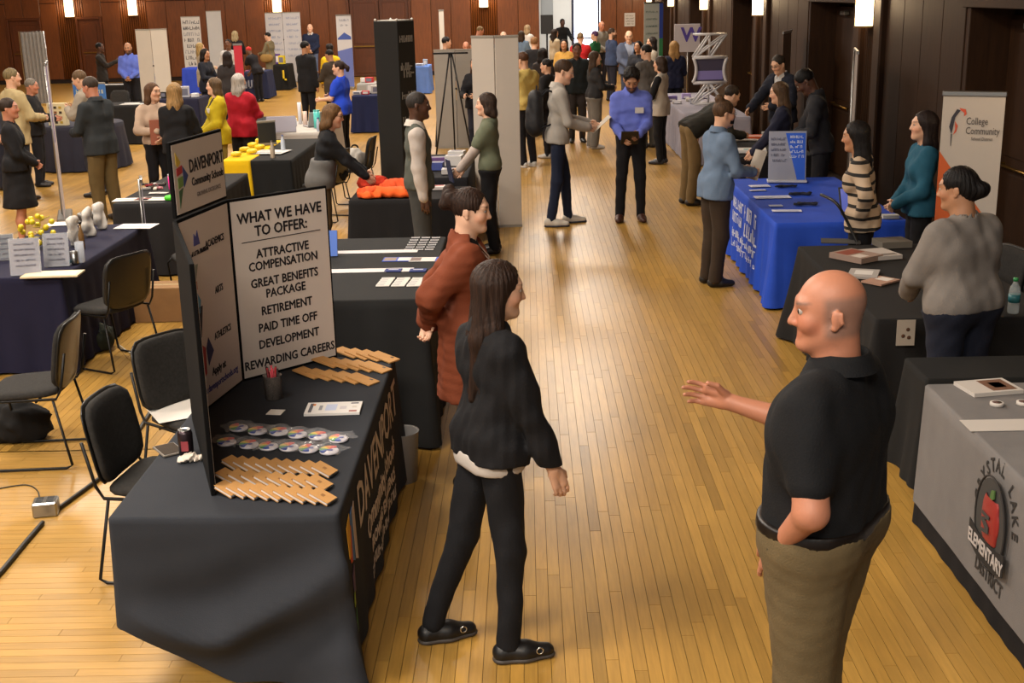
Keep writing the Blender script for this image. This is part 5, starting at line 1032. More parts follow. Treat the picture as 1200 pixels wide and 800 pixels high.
# wall notice and purple sign, truss tower
q = AY(738, 23, YB-.05); t = thing('wall_notice', 'white notice sheet on the far wall right of doorway', 'sign', (q.x, YB-.035, q.z)); mb = MB(); mb.box(-.18, .18, -.01, .0, -.22, .22); f = mb.build('sheet', paper('#b8b0a8'), t)
for k in range(4): scribble(f, frame((0, -.0105, .13-.09*k), (1, 0, 0), (0, 0, 1)), .26, .05, paper('#6a625c'), k)
def truss(x, y):
    t = thing('truss_tower', 'white truss tower with purple picture on the far right table', 'display tower', (x, y, .775)); W = mat('truss_white', '#b8b4b4', .4); hw = .27; zs = [.0, .36, .78, 1.16]
    def bar(a, b, r=.018): mb = MB(); mb.tube([a, b], r, 6); mb.build('strut', W, t)
    for lev in (0, 2):
        z0, z1 = zs[lev], zs[lev+1]
        for y_ in (-hw*.5, hw*.5): bar((-hw, y_, z0), (0, y_, z1)); bar((hw, y_, z0), (0, y_, z1)) if lev == 0 else bar((hw, y_, z1), (0, y_, z0)); bar((-hw, y_, z1), (hw, y_, z1)); bar((-hw, y_, z0), (hw, y_, z0)); bar((-hw, y_, z0), (hw, y_, z1))
        bar((0, 0, z0), (0, 0, z1))
    z0, z1 = zs[1], zs[2]; n = 9; out = []; inn = []
    for i in range(n): u = i/(n-1); out.append((-hw*1.05+.05*math.sin(math.pi*u), z0+(z1-z0)*u))
    for s_ in (-1, 1): mb = MB(); mb.tube([(s_*-p[0], -hw*.55, p[1]) for p in out], .028, 8); mb.build('picture_frame', W, t)
    for z in (z0, z1): mb = MB(); mb.tube([(-hw*1.05, -hw*.55, z), (hw*1.05, -hw*.55, z)], .028, 8); mb.build('picture_frame', W, t)
    mb = MB(); mb.box(-hw*.95, hw*.95, -hw*.52, -hw*.48, z0, z1); p = mb.build('picture', mat('truss_pic', '#3a3448', .5), t); mb = MB(); mb.box(-hw*.8, hw*.8, -hw*.54, -hw*.52, z0+.05, z0+.2); mb.build('picture_print', mat('truss_pic2', '#7a70a8', .5), p)
q = AY(817, 110, 22.6); truss(3.15, 21.6)
q = AY(801, 50, 25.5); t = thing('letter_sign', 'white sign with a purple letter W beside the truss tower', 'sign', (3.3, 25.6, 0)); mb = MB(); mb.box(-.28, .24, -.01, .01, 1.45, 2.0, None, .004); f = mb.build('sign_panel', paper('#b4aeb4'), t); mb = MB(); mb.tube([(0, .03, 0), (0, .02, 1.95)], .014, 8); mb.build('pole', STEEL, t); mb = MB(); mb.box(-.2, .2, -.15, .15, 0, .02); mb.build('foot', STEEL, t)
text('W', .38, mat('print_violet', '#4a3a90', .6), f, frame((.06, -.0125, 1.78), (1, 0, 0), (0, 0, 1)), bold=.012)
# --- left tables -----------------------------------------------------
T8 = (-4.34, -3.48, 8.87, 11.05); set_table(*T8, .75, '#1b1a2e', 'long navy cloth on the left table of sign holders', seed=40, amp=.018, bulge=.05)
Z8 = .757
def acrylic(px, py, rz, lab, w=.22, h_=.28, ins='#9a94a0'):
    q = G(px, py, Z8); t = thing('sign_holder', lab, 'sign holder', (q.x, q.y, Z8), R(rz)); Ma = Matrix.Rotation(R(-14), 4, 'X'); mb = MB(); mb.box(-w/2, w/2, -.002, .002, 0, h_, Ma); mb.build('insert', paper(ins), t); mb = MB(); mb.box(-w/2-.006, w/2+.006, -.005, -.002, 0, h_+.006, Ma); mb.build('clear_front', mat('acrylic', '#d8dce0', .05, alpha=.25), t); mb = MB(); mb.box(-w/2, w/2, -.01, .09, 0, .004); mb.build('foot', mat('acrylic', ''), t)
    for k in range(5): scribble(t, Ma @ frame((0, -.0055, h_*.85-.04*k), (1, 0, 0), (0, 0, 1)), w*.7, .012, paper('#5f5a68'), k)
acrylic(31, 322, 12, 'left clear sign holder with lilac flyer on navy table', .21, .27, '#8f8a98'); acrylic(67, 312, 8, 'right clear sign holder with lilac flyer on navy table', .18, .25, '#94909c'); acrylic(2, 305, 20, 'sign holder cut off by the left edge', .2, .2, '#55545c')
q = G(62, 322, Z8); sheet(q.x, q.y, Z8, .42, .20, R(3), 'cream open folder at corner of navy table', '#c8b898', 'open_folder', 'folder', t=.012, prints=((.05, .95, .1, .9, '#d8ccb0'),))
q = G(160, 265, Z8); sheet(q.x, q.y, Z8, .34, .24, R(-4), 'white paper at the far corner of navy table', '#c4c0c0', prints=((.1, .9, .3, .4, '#a09ca0'),)); q = G(75, 262, Z8); sheet(q.x, q.y, Z8, .3, .2, R(8), 'white paper behind the yellow molecule model', '#c8c4c0')
q = G(50, 290, Z8); t = thing('molecule_model', 'yellow ball model on the navy table', 'model', (q.x, q.y, Z8)); rr = random.Random(4); YB_ = plastic('#d0b81c', .35)
for i in range(22):
    a = i*2.399; r_ = .05+.06*rr.random(); mb = MB(); mb.ell((r_*math.cos(a)-.1*(i % 3 == 0), r_*math.sin(a), .03+.011*i), .024, 10); mb.build('ball', YB_, t)
    if i % 2: mb = MB(); mb.tube([(0, 0, .02+.01*i), (r_*math.cos(a), r_*math.sin(a), .03+.011*i)], .005, 5); mb.build('rod', plastic('#a8941c', .4), t)
def mug(px, py, r_, h_, col, lab, z=Z8, name='mug', cat='mug', lid=None, mk=None):
    q = G(px, py, z); t = thing(name, lab, cat, (q.x, q.y, z)); mb = MB(); mb.lathe([(r_*.9, 0), (r_, .01), (r_, h_), (r_*.92, h_), (r_*.88, .01), (.001, .01)], 18); mb.build('cup', mk or plastic(col, .3), t)
    if name == 'mug': mb = MB(); mb.tube([(r_, 0, h_*.8), (r_*1.6, 0, h_*.75), (r_*1.7, 0, h_*.4), (r_, 0, h_*.2)], .007, 6); mb.build('handle', plastic(col, .3), t)
    if lid: mb = MB(); mb.lathe([(r_*1.02, h_), (r_*1.02, h_+.015), (.001, h_+.016)], 18); mb.build('lid', plastic(lid, .4), t)
    return t
for i, (a, b) in enumerate(((88, 287), (104, 276), (118, 268))):
    q = G(a, b, Z8); o = objmesh('folded_towel', soft([rc((0, -.04, .09), (0, .04, .09), .06, .055, ((1, 0, 0), 1.6), .03), rc((0, -.03, .18), (0, .05, .19), .05, .05, ((1, 0, 0), 1.8), .03), rc((.02, 0, .02), (-.02, 0, .2), .05, .03, None, .03)], .014, [lambda X, Y, Z: Z-.001], noise=.012, nf=40, seed=i), cloth('#b8b2aa'), None); o.location = (q.x, q.y, Z8); tag(o, 'white folded cloth bag, %s from the left on navy table' % ords[i], 'cloth bag', 'white cloth bags on navy table')
GL = mat('clear_plastic', ''); 
mug(95, 307, .035, .16, '#c0c4c8', 'clear glass with blue print on navy table', name='drinking_glass', cat='glass', mk=mat('clear_glass', '#c8ccd4', .05, alpha=.4)); mug(88, 309, .03, .10, '#8a8680', 'grey metal cup beside the clear glass on navy table', name='metal_cup', cat='cup', mk=STEEL)
q = G(97, 292, Z8); t = thing('amber_bottle', 'brown bottle between white cloths on navy table', 'bottle', (q.x, q.y, Z8)); mb = MB(); mb.lathe([(.022, 0), (.024, .12), (.010, .17), (.010, .21)], 14); mb.build('bottle_body', plastic('#7a5a34', .2), t); mb = MB(); mb.lathe([(.012, .21), (.012, .23), (.001, .231)], 10); mb.build('cap', plastic('#2a2420', .4), t)
q = G(104, 258, Z8); mug(104, 262, .09, .10, '#8a8880', 'wide steel bowl at back of navy table', name='steel_bowl', cat='bowl', mk=STEEL)
q = G(70, 309, Z8); o = objmesh('teal_pouch', soft([rc((-.05, 0, .02), (.06, .01, .02), .025, .022, None, .01)], .01, [lambda X, Y, Z: Z-.001], noise=.004), plastic('#2c7a88', .5), None); o.location = (q.x+.02, q.y-.05, Z8); tag(o, 'small teal pouch by the cream folder', 'pouch')
q = G(128, 285, Z8); banner(-3.62, 11.45, .22, 1.10, R(108), 'small grey stand edge on behind the navy table', '#8a8690')
T9 = (-4.17, -3.25, 12.2, 14.25); set_table(*T9, .75, '#201f20', 'black cloth on the table with pink cup', seed=41)
Z9 = .757
for i, (a, b, w, h_, rz, c, l) in enumerate(((150, 234, .28, .2, 4, '#c8c4c0', 'left white leaflet on the pink cup table'), (168, 233, .14, .2, 0, '#b8a8a4', 'narrow red print leaflet on the pink cup table'), (187, 233, .34, .2, -3, '#cac6c2', 'right white leaflet on the pink cup table'), (181, 226, .11, .08, 8, '#c8c4c0', 'small white card left on the pink cup table'), (191, 226, .10, .08, -8, '#c8c4c0', 'small white card right on the pink cup table'))): q = G(a, b, Z9); sheet(q.x, q.y, Z9, w, h_, R(rz), l, c, 'leaflet', 'leaflet', t=.003, prints=((.1, .9, .5, .6, '#b06a64'),))
for i in range(9):
    q = G(170+5*(i % 5)+2*(i//5), 217+4*(i//5)+(i % 2), Z9); t = thing('giveaway_clip', 'small %s giveaway clip on the pink cup table' % ['black', 'red', 'white', 'maroon', 'dark', 'grey', 'brown', 'ivory', 'rose'][i], 'clip', (q.x, q.y, Z9), R(40*i)); mb = MB(); mb.box(-.045, .045, -.018, .018, 0, .022, None, .004); mb.build('clip_body', plastic(['#1a1a1a', '#8a2a30', '#b8b4b0', '#5a2028', '#26201e', '#8a8680', '#4a342a', '#c0b8a8', '#a86a70'][i], .4), t); mb = MB(); mb.box(-.05, -.02, -.008, .008, .022, .034); mb.build('clip_tab', STEEL, t)
mug(203, 222, .045, .15, '#d81880', 'bright pink cup beside the header board', Z9, 'pink_cup', 'cup', lid='#c8c0c4'); q = G(201, 236, Z9); o = objmesh('green_toy', soft([rc((-.05, 0, .03), (.06, 0, .03), .03, .026, None, .01), el((0, .02, .04), .03, .02)], .01, [lambda X, Y, Z: Z-.001]), plastic('#48c828', .4), None); o.location = (q.x, q.y+.03, Z9); tag(o, 'lime green squeeze toy on the pink cup table', 'toy')
T10 = (-3.80, -2.95, 15.35, 17.7); set_table(*T10, .75, '#1a1a1a', 'black cloth with yellow runner behind the folding board', seed=42)
tcloth(T10[0]-.02, T10[0]+.34, T10[2]-.02, T10[3]-.2, .7585, '#cfa812', 'yellow runner cloth along the black table edge', hem=.25, amp=.01, rows=8, bulge=.02)
Z10 = .765
q = G(318, 178, Z10); sheet(q.x, q.y, Z10, .42, .40, R(-10), 'white brochure spread on the yellow runner table', '#c4c0be', 'brochure', 'brochure', t=.004, prints=((.1, .9, .2, .4, '#8a8a88'), (.1, .5, .55, .8, '#a0a098')))
for i, (a, b) in enumerate(((300, 168), (308, 163), (315, 160), (322, 164), (330, 160), (303, 174), (296, 172))): q = Vector((T10[0]+.08+.15*(i % 2), T10[2]+.35+.25*i, 0)); o = objmesh('yellow_giveaway', soft([el((0, 0, .03), (.07, .05, .035), .02), el((.04, .02, .03), .03, .02)], .014, [lambda X, Y, Z: Z-.001], noise=.005), plastic('#d8b81c', .4), None); o.location = (q.x, q.y, Z10); tag(o, 'yellow giveaway bundle, %s on the runner table' % ords[i], 'giveaway', 'yellow giveaways on the runner table')
def bottle(px, py, z, col, capc, lab, h_=.2, r_=.03):
    q = inside(G(px, py, z), T10 if z > .76 else T11, .08); t = thing('bottle', lab, 'bottle', (q.x, q.y, z)); mb = MB(); mb.lathe([(r_*.9, 0), (r_, .01), (r_, h_*.62), (r_*.45, h_*.85), (r_*.45, h_*.92)], 14); mb.build('bottle_body', plastic(col, .2), t); mb = MB(); mb.lathe([(r_*.5, h_*.92), (r_*.5, h_), (.001, h_+.001)], 12); mb.build('cap', plastic(capc, .4), t)
bottle(332, 176, Z10, '#b8c0cc', '#2a4a90', 'clear water bottle with blue cap on runner table'); bottle(304, 196, Z10, '#a89a88', '#4a3a30', 'tan bottle at near end of runner table', .22)
screen(-3.55, 16.9, .26, .30, R(30), 1, 'small dark framed photo stand on the runner table', '#2a2a28', 0).location.z = .765
T11 = (-3.95, -3.02, 18.55, 20.3); set_table(*T11, .75, '#b0aaa4', 'white cloth on the table with teal tumbler', seed=43)
Z11 = .757
bottle(352, 168, Z11, '#b0b8c8', '#2a3a80', 'water bottle on the white cloth', .2); mug(372, 150, .05, .26, '#4ab0a8', 'tall teal tumbler on the white cloth', Z11, 'tumbler', 'tumbler', lid='#3a9a94'); mug(352, 145, .03, .34, '#b8b8bc', 'tall white tube bottle on white cloth', Z11, 'tube_bottle', 'bottle'); mug(344, 148, .06, .12, '#8a8684', 'clear jar on the white cloth', Z11, 'clear_jar', 'jar', mk=mat('clear_glass', '')); mug(358, 147, .035, .22, '#c0a898', 'pale pink bottle on white cloth', Z11, 'pink_bottle', 'bottle')
laptop(-3.3, 19.4, Z11, R(-150), 'laptop open toward the blue polo on white cloth', '#6a70a0', case='#9a9a9c'); q = G(330, 155, Z11); t = thing('grey_sign', 'rounded grey table sign on the white cloth', 'sign', (q.x, q.y, Z11), R(6)); mb = MB(); mb.box(-.22, .22, -.01, .01, 0, .24, Matrix.Rotation(R(-15), 4, 'X'), .006); mb.build('sign_panel', paper('#9a98a4'), t); mb = MB(); mb.ell((-.2, -.03, .06), (.05, .02, .06), 10); mb.build('pink_badge', plastic('#c86a78', .4), t)
# round table
rt = Vector((-7.55, 20.9, 0)); t = thing('round_table', 'round table under the dark cloth at left', 'table', rt); mb = MB(); mb.lathe([(.001, .715), (.70, .715), (.70, .744), (.001, .745)], 32); mb.build('table_top', plastic('#55504a', .6), t); mb = MB(); mb.lathe([(.25, 0), (.25, .02), (.04, .05), (.04, .715)], 16); mb.build('pedestal', BLACKM, t)
V = []; Q = []; n = 96; rows = 10
for k in range(rows+3):
    for i in range(n):
        a = 2*math.pi*i/n; tt = max(0, (k-2)/rows); f = .5+.5*math.sin(i*2*math.pi/n*22)
        r_ = (.66, .70, .712)[k] if k < 3 else .712+.05*tt+.05*f*tt; z = (.75, .7495, .74)[k] if k < 3 else .74-.72*tt
        V.append((r_*math.cos(a), r_*math.sin(a), z))
for k in range(rows+2):
    for i in range(n): Q.append((k*n+i, (k+1)*n+i, (k+1)*n+(i+1) % n, k*n+(i+1) % n))
mb = MB(); mb.add(V, Q+[list(range(n))], None, True); tag(mb.build('tablecloth', mat('table_linen_round', '#20202e', .85), None, rt), 'dark pleated cloth on the round table at left', 'tablecloth')
ZR = .753
t = screen(-7.35, 21.0, .62, .62, R(-14), 1, 'blue tabletop poster board on the round table', '#3c6aa8', 0, [(.5, .8, .8, .10, '#c8c49a')], name='poster_board'); t.location.z = ZR
t = thing('popcorn_box', 'cream box with brown prints on the round table', 'box', (-7.72, 20.45, ZR), R(-10)); mb = MB(); mb.prism([(-.16, -.05), (.16, -.05), (.16, .05), (-.16, .05)], 0, .36); f = mb.build('carton', paper('#c8bc98'), t)
for i in range(3):
    for j in range(4): mb = MB(); mb.box(-.13+.09*i, -.08+.09*i, -.053, -.05, .03+.08*j, .07+.08*j); mb.build('picture', paper(['#7a4a30', '#3a3028', '#a88a30'][(i+j) % 3]), f)
sheet(-7.2, 20.6, ZR, .4, .22, .2, 'white leaflet on the round table', '#b8bcc8'); sheet(-7.15, 20.85, ZR, .3, .2, -.3, 'yellow and white leaflet on the round table', '#c8b840')
# far tables
def far(pxl, pxr, py, dep, col, what, h_=.75, seed=1, **kw):
    a, b = G(pxl, py, h_), G(pxr, py, h_); y = (a.y+b.y)/2; x0, x1 = AY(pxl, py, y).x, AY(pxr, py, y).x; set_table(x0, x1, y, y+dep, h_, col, what, seed=seed, **kw); return x0, x1, y
def stuff_on(x0, x1, y, z, items):
    for i, (fx_, dy, w, d, h_, c, lab) in enumerate(items):
        wd_ = re.split(r' (?:on|before|behind|beside|by|left|below|with) ', lab)[0].split(); t = thing('_'.join(wd_[-2:]), lab, wd_[-1], (x0+(x1-x0)*fx_, y+dy, z+.003), R(10*(i % 3)-10)); w *= .6; d *= .7; mb = MB(); mb.box(-w/2, w/2, -d/2, d/2, 0, h_, None, min(.004, h_*.3)); mb.build('body', plastic(c, .5), t); mb = MB(); mb.box(-w*.35, w*.35, -d/2-.002, -d/2, h_*.2, h_*.8); mb.build('label_print', paper('#d0ccc8' if i % 2 else '#6a6a78'), t)
x0, x1, y = far(112, 163, 124, .9, '#1c1b1b', 'black cloth on the far left table nearest beige sweater', seed=50); sheet((x0+x1)/2+.2, y+.3, .755, .45, .25, 0, 'white paper on near far-left black table', '#b8b4b0'); sheet(x1-.3, y+.5, .755, .3, .25, .1, 'second white paper near the beige sweater', '#b8b4b0')
x0, x1, y = far(112, 160, 100, .9, '#1b1a1a', 'black cloth on the table before the blue shirted man', seed=51); sheet((x0+x1)/2, y+.3, .755, .9, .25, 0, 'long white paper before the blue shirted man', '#b8b4b0')
x0, x1, y = far(161, 181, 92, .8, '#2440a0', 'blue cloth beside the far cream screen', seed=52); stuff_on(x0, x1, y, .755, ((.3, .25, .14, .14, .2, '#2a48b8', 'blue mug on the small blue table'), (.75, .4, .22, .08, .42, '#4a70a8', 'blue and tan poster box by the cream screen'), (.1, .3, .1, .1, .16, '#b8b4c0', 'white cup on the small blue table')))
x0, x1, y = far(182, 232, 116, .9, '#232336', 'dark cloth with pale print behind the blonde hair', seed=53); stuff_on(x0, x1, y, .755, ((.12, .3, .2, .15, .12, '#1a1a1c', 'black bin on table behind the blonde hair'), (.35, .3, .3, .2, .05, '#b8b8c0', 'white stack on table behind the blonde hair'), (.6, .35, .3, .2, .22, '#a8a8b0', 'pale box on table behind yellow cardigan'), (.85, .3, .2, .2, .08, '#c0c0c4', 'white tray on table behind yellow cardigan')))
x0, x1, y = far(213, 232, 80, .8, '#2a3fa0', 'small blue cloth right of the far cream screen', seed=54)
x0, x1, y = far(270, 312, 84, .9, '#252a44', 'navy cloth with pale letters before the red cap', seed=55); stuff_on(x0, x1, y, .755, ((.3, .25, .5, .2, .01, '#a84a6a', 'pink printed sheet on table before the red cap'), (.8, .3, .3, .2, .06, '#c0bcb8', 'white pile on table beside trench coat'))); mbp = MB(); 
tn = [o_ for o_ in COL.objects if o_.name.startswith('tablecloth')][-1]; scribble(tn, frame((0, -.55, .42), (1, 0, 0), (0, 0, 1)), (x1-x0)*.7, .22, paper('#8a90a0'), 3, 'cloth_lettering', .02)
x0, x1, y = far(320, 337, 76, .9, '#161514', 'black cloth with yellow letters behind trench coat', seed=56); stuff_on(x0, x1, y, .755, ((.5, .3, .3, .2, .25, '#c8b020', 'yellow box on table with yellow letters'), (.2, .35, .2, .2, .3, '#4a2a78', 'purple balloon box on table with yellow letters')))
tn = [o_ for o_ in COL.objects if o_.name.startswith('tablecloth')][-1]; scribble(tn, frame((0, -.55, .45), (1, 0, 0), (0, 0, 1)), (x1-x0)*.6, .3, paper('#c8a820'), 4, 'cloth_lettering', .02)
x0, x1, y = far(412, 445, 112, 1.0, '#1e2444', 'navy cloth on table behind the blue polo', seed=57); stuff_on(x0, x1, y, .755, ((.15, .3, .3, .2, .06, '#b8b4b4', 'white tray behind the blue polo'), (.45, .25, .25, .14, .07, '#b82838', 'red hat on the navy table behind blue polo'), (.8, .5, .4, .3, .16, '#b4b0ac', 'white carton on the navy table'), (.6, .6, .3, .2, .2, '#a8a4a0', 'grey carton on the navy table')))
x0, x1, y = far(418, 445, 98, .9, '#8a8884', 'pale cloth on table left of the black tower', seed=58); stuff_on(x0, x1, y, .755, ((.5, .3, .3, .2, .12, '#b02a30', 'red box on pale table left of black tower'), (.2, .4, .2, .2, .1, '#c0bcb8', 'white box on pale table left of black tower')))
x0, x1, y = far(484, 502, 78, 1.2, '#5a78b8', 'light blue cloth on table right of the black tower', seed=59); stuff_on(x0, x1, y, .755, ((.4, .3, .4, .3, .06, '#b8c0cc', 'white tray on the light blue table'), (.7, .6, .2, .2, .16, '#8aa0b8', 'grey blue box on the light blue table')))
x0, x1, y = far(512, 534, 124, 1.2, '#1c1b1e', 'black cloth below the tripod easel', seed=60); stuff_on(x0, x1, y, .755, ((.5, .3, .5, .3, .05, '#b8b6b4', 'white paper tray below the tripod easel'),))
x0, x1, y = far(283, 312, 142, .8, '#1b1a1c', 'black cloth beside the red jacket', seed=61)
bar = thing('speaker_box', 'black box on a stand inside the lobby doorway', 'speaker', (AY(641, 40, 41.5).x, 41.5, 0)); mb = MB(); mb.box(-.2, .2, -.18, .18, 1.35, 1.95, None, .01); mb.build('cabinet', plastic('#0e0e10', .6), bar); mb = MB(); mb.tube([(0, 0, 0), (0, 0, 1.35)], .03, 8); mb.build('pole', BLACKM, bar); mb = MB(); mb.lathe([(.3, 0), (.3, .02), (.03, .04)], 16); mb.build('base', BLACKM, bar)
# ------------------------------------------------------------------ the visitors
BLK = '#161517'
# nearest four
P = person('woman in black jacket and black trousers with long brown hair talking to the bald man', 585, 306, 1.68, 60, 0, 'l', 'f', 1.06, ('long', '#2c1e17'), ('#141315', 'long', .90), None, ('#131316', .008, .06), None, '#100e0e', ((.25, .20, .82), (.20, .14, .84)), 3, (20, 6), ((.19, .00, 18), (-.14, -.22, 10)), collar='#141315', hairlen=.36, key='black_jacket', bootlen=-1, sole='#3a3430')
s_ = P['s']; objmesh('white_top', soft([rc(P['U']((-.06, 0, .90)), P['U']((.06, 0, .90)), .112*s_, .112*s_, (P['ey'], 1.02), .03)], .01, [lambda X, Y, Z: Z-.855*s_, lambda X, Y, Z: .93*s_-Z], off=.020), cloth('#b8b0a8'), P['root'])
for sd in (1, -1): mb = MB(); mb.ell(Vector(P['Hd']((sd*.086, -.004, -.046))), .006, 8); mb.build('earring', plastic('#d8d0c8', .2), P['root'])
for sd in (1, -1):
    hip, kn, ank, fa = P['legp'][sd]; mb = MB(); f = Vector((math.sin(fa), math.cos(fa), 0)); rgt = Vector((f.y, -f.x, 0)); c = Vector((ank[0], ank[1], 0))+f*.12+rgt*.042*1+Vector((0, 0, .05)); mb.tube([c+f*.014*math.cos(a)+Vector((0, 0, .014*math.sin(a))) for a in [i*math.pi/6 for i in range(12)]], .003, 6, True); mb.build('shoe_buckle', CHROME, P['root'])
P = person('woman in rust cardigan with hands behind her back', 552, 221, 1.70, 88, 0, 'p', 'f', 1.14, ('messy', '#2e1f18'), ('#783c25', 'long', .56), '#171518', ('#151518', .008, .07), None, '#0f0d0d', (((.03, -.20, 1.02), (1, -.6, 0)), ((.03, -.22, .98), (1, -.6, 0))), 2, (10, 6), ((.10, .0, 6), (-.10, .06, -6)), open_gap=(.055, 1.28), key='cardigan', bootlen=-1)
lanyard(P, '#a08878', 1.05)
P = person('bald man in black polo gesturing with an outstretched hand', 975, 316, 1.87, -56, 0, 'r', 'm', 1.44, ('bald', '#5e5048'), ('#101012', 'short', .985), None, ('#5f5138', .022), None, '#2a1c12', (((.17, .40, 1.22), (.5, -.4, -1)), ((.195, .07, .93), (.9, -1, 0))), -1, (-28, 4), ((.11, .05, 8), (-.11, -.03, -10)), belly=.12, shoulders=1.08, hdir=(None, (.25, .25, -1)), belt='#130d0a', stub='#6a5c54', key='bald', collar='#101012', thumb=((0, -.2, 1), None), curl=.30, spread=.5, fold=.55)
sh, e, w, d, t_ = P['AR'][-1]; c = Vector(e+(w-e)*.90); ax_ = Vector(d); u_ = ax_.orthogonal().normalized(); v_ = ax_.cross(u_)
mb = MB(); mb.tube([c+(u_*math.cos(a)+v_*math.sin(a))*.034*P['s'] for a in [i*math.pi/10 for i in range(20)]], .011, 8, True); wb_ = mb.build('watch', plastic('#161412', .4), P['root'])
nametag(P, .09, 1.27, .150, '#b8b0a8', .05, .04)
P = person('woman in grey sweatshirt with a low dark bun at the right', 1128, 199, 1.72, -28, 0, 't', 'f', 1.42, ('lowbun', '#14100f'), ('#77706a', 'long', .93), None, ('#1a1d2a', .012), None, '#c0b8b0', (((.22, .30, 1.02), (.9, -.4, -.6)), ((.10, .32, 1.02), (1, -.3, -.6))), 6, (-30, 6), at=(2.46, 6.80), shoulders=1.1, fold=.6, key='grey_sweat')
# right side
stripe = bpy.data.materials.new('striped_knit'); stripe.use_nodes = True; N_ = stripe.node_tree.nodes; L_ = stripe.node_tree.links; b_ = N_['Principled BSDF']; b_.inputs['Roughness'].default_value = .9
tcn = N_.new('ShaderNodeTexCoord'); sp = N_.new('ShaderNodeSeparateXYZ'); L_.new(tcn.outputs['Object'], sp.inputs[0]); md = N_.new('ShaderNodeMath'); md.operation = 'MULTIPLY'; md.inputs[1].default_value = 11.5; L_.new(sp.outputs['Z'], md.inputs[0]); fr_ = N_.new('ShaderNodeMath'); fr_.operation = 'FRACT'; L_.new(md.outputs[0], fr_.inputs[0]); gt = N_.new('ShaderNodeMath'); gt.operation = 'GREATER_THAN'; gt.inputs[1].default_value = .70; L_.new(fr_.outputs[0], gt.inputs[0]); mxn = N_.new('ShaderNodeMix'); mxn.data_type = 'RGBA'; mxn.inputs[6].default_value = (*lin('#a8937c'), 1); mxn.inputs[7].default_value = (*lin('#14110f'), 1); L_.new(gt.outputs[0], mxn.inputs[0]); L_.new(mxn.outputs[2], b_.inputs['Base Color'])
person('woman in cream and black striped sweater at the blue table', 1003, 142, 1.68, -70, 1, 't', 'f', 1.12, ('long', '#120e0e'), ('#a8937c', 'long', .86), None, ('#141317', .012), None, '#141010', ('down', 'hip'), 6, (0, 5), topmat=stripe, hairlen=.36, key='striped')
person('woman in teal sweater with dark wavy hair beside the orange banner', 1085, 130, 1.70, -88, 1, 'l', 'f', 1.0, ('long', '#1d1413'), ('#1f4f63', 'long', .88), None, ('#121114', .010), None, '#121010', ('clasp', 'clasp'), 0, (0, 0), hairlen=.26, key='teal')
person('man in dark hoodie with bowed head at right wall', 941, 84, 1.90, -78, 1, 'd', 'm', 1.0, ('short', '#0d0a09'), ('#232225', 'long', .88), None, ('#18171a', .016), None, '#141214', ('fwd', 'hold'), 10, (0, 38), key='hoodie', at=(3.20, 13.45))
P = person('woman in navy blazer with long brown hair at the folder table', 912, 96, 1.68, -75, 1, 'l', 'f', 1.05, ('long', '#4a3624'), ('#1c1d2e', 'long', .84), None, ('#4a4548', .014), None, '#141010', ('fwd', 'fwd'), 6, (0, 8), hairlen=.26)
P = person('man in navy suit and glasses behind the folder table', 897, 54, 1.80, -125, 1, 'l', 'm', 1.05, ('short', '#2e2823'), ('#171a26', 'long', .82), '#a8a8a8', ('#171a26', .014), None, '#0e0c0c', ('reach', 'hold'), 6, (0, 22), open_gap=(.02, 1.25), collar='#a8a4a0', at=(3.62, 17.6)); glasses(P)
dn = '#5f7188'
P = person('person in denim shirt with hair bun, glasses and dark mask holding paper', 850, 109, 1.72, 72, 1, 'l', 'f', 1.08, ('bun', '#4a3626'), (dn, 'long', .84), None, ('#33271c', .020), None, '#1a1715', ('hold', 'hold'), 4, (6, 6), key='denim', collar=dn, at=(1.74, 11.35)); glasses(P)
mb = MB(); mb.add(*[(lambda: ([Vector(P['Hd']((math.sin(a)*.062, .030+.062*math.cos(a)+(.012 if abs(a) < .5 else 0), z))) for z in (-.012, -.045, -.085) for a in [-1.3+2.6*i/10 for i in range(11)]], [(k*11+i, k*11+i+1, (k+1)*11+i+1, (k+1)*11+i) for k in range(2) for i in range(10)]))()][0], None, True); mb.build('face_mask', cloth('#1a191c'), P['root'])
held(P, 'paper_sheaf', 'pale paper held by the person in denim shirt', 'paper', .22, .28, .004, paper('#a89e92'), both=True, off=(0, .02, .06), tilt=(70, 0, 0))
person('person in dark shirt and khaki trousers bending over a table', 858, 118, 1.80, 72, 1, 'l', 'm', 1.08, ('short', '#2a201a'), ('#26241f', 'long', .88), None, ('#6b5636', .018), None, '#1c1714', ('down', 'down'), 62, (0, -10), key='bend', at=(2.10, 15.85))
P = person('woman in cream vest with black sleeves by the pale table', 774, 66, 1.68, -65, 1, 'l', 'f', 1.05, ('bob', '#33251c'), ('#a89e92', 'none', .80), None, ('#131214', .012), None, '#2a2a30', ('hold', 'hold'), 0, (0, 2), hairlen=.02, key='vest')
for sd in (1, -1): sh, e, w, d, t_ = P['AR'][sd]; s_ = P['s']; objmesh('sleeve', soft([rc(sh, e, .052*s_, .045*s_, None, .02), rc(e, w, .045*s_, .034*s_, None, .02)], .016, off=.012), cloth('#131214'), P['root'])
person('blonde woman in navy top seen from behind near the truss tower', 790, 48, 1.72, -10, 1, 'l', 'f', 1.05, ('long', '#8a6a40'), ('#171a30', 'long', .84), None, ('#14141c', .012), None, '#141010', ('hold', 'hold'), 0, (0, 0), hairlen=.16)
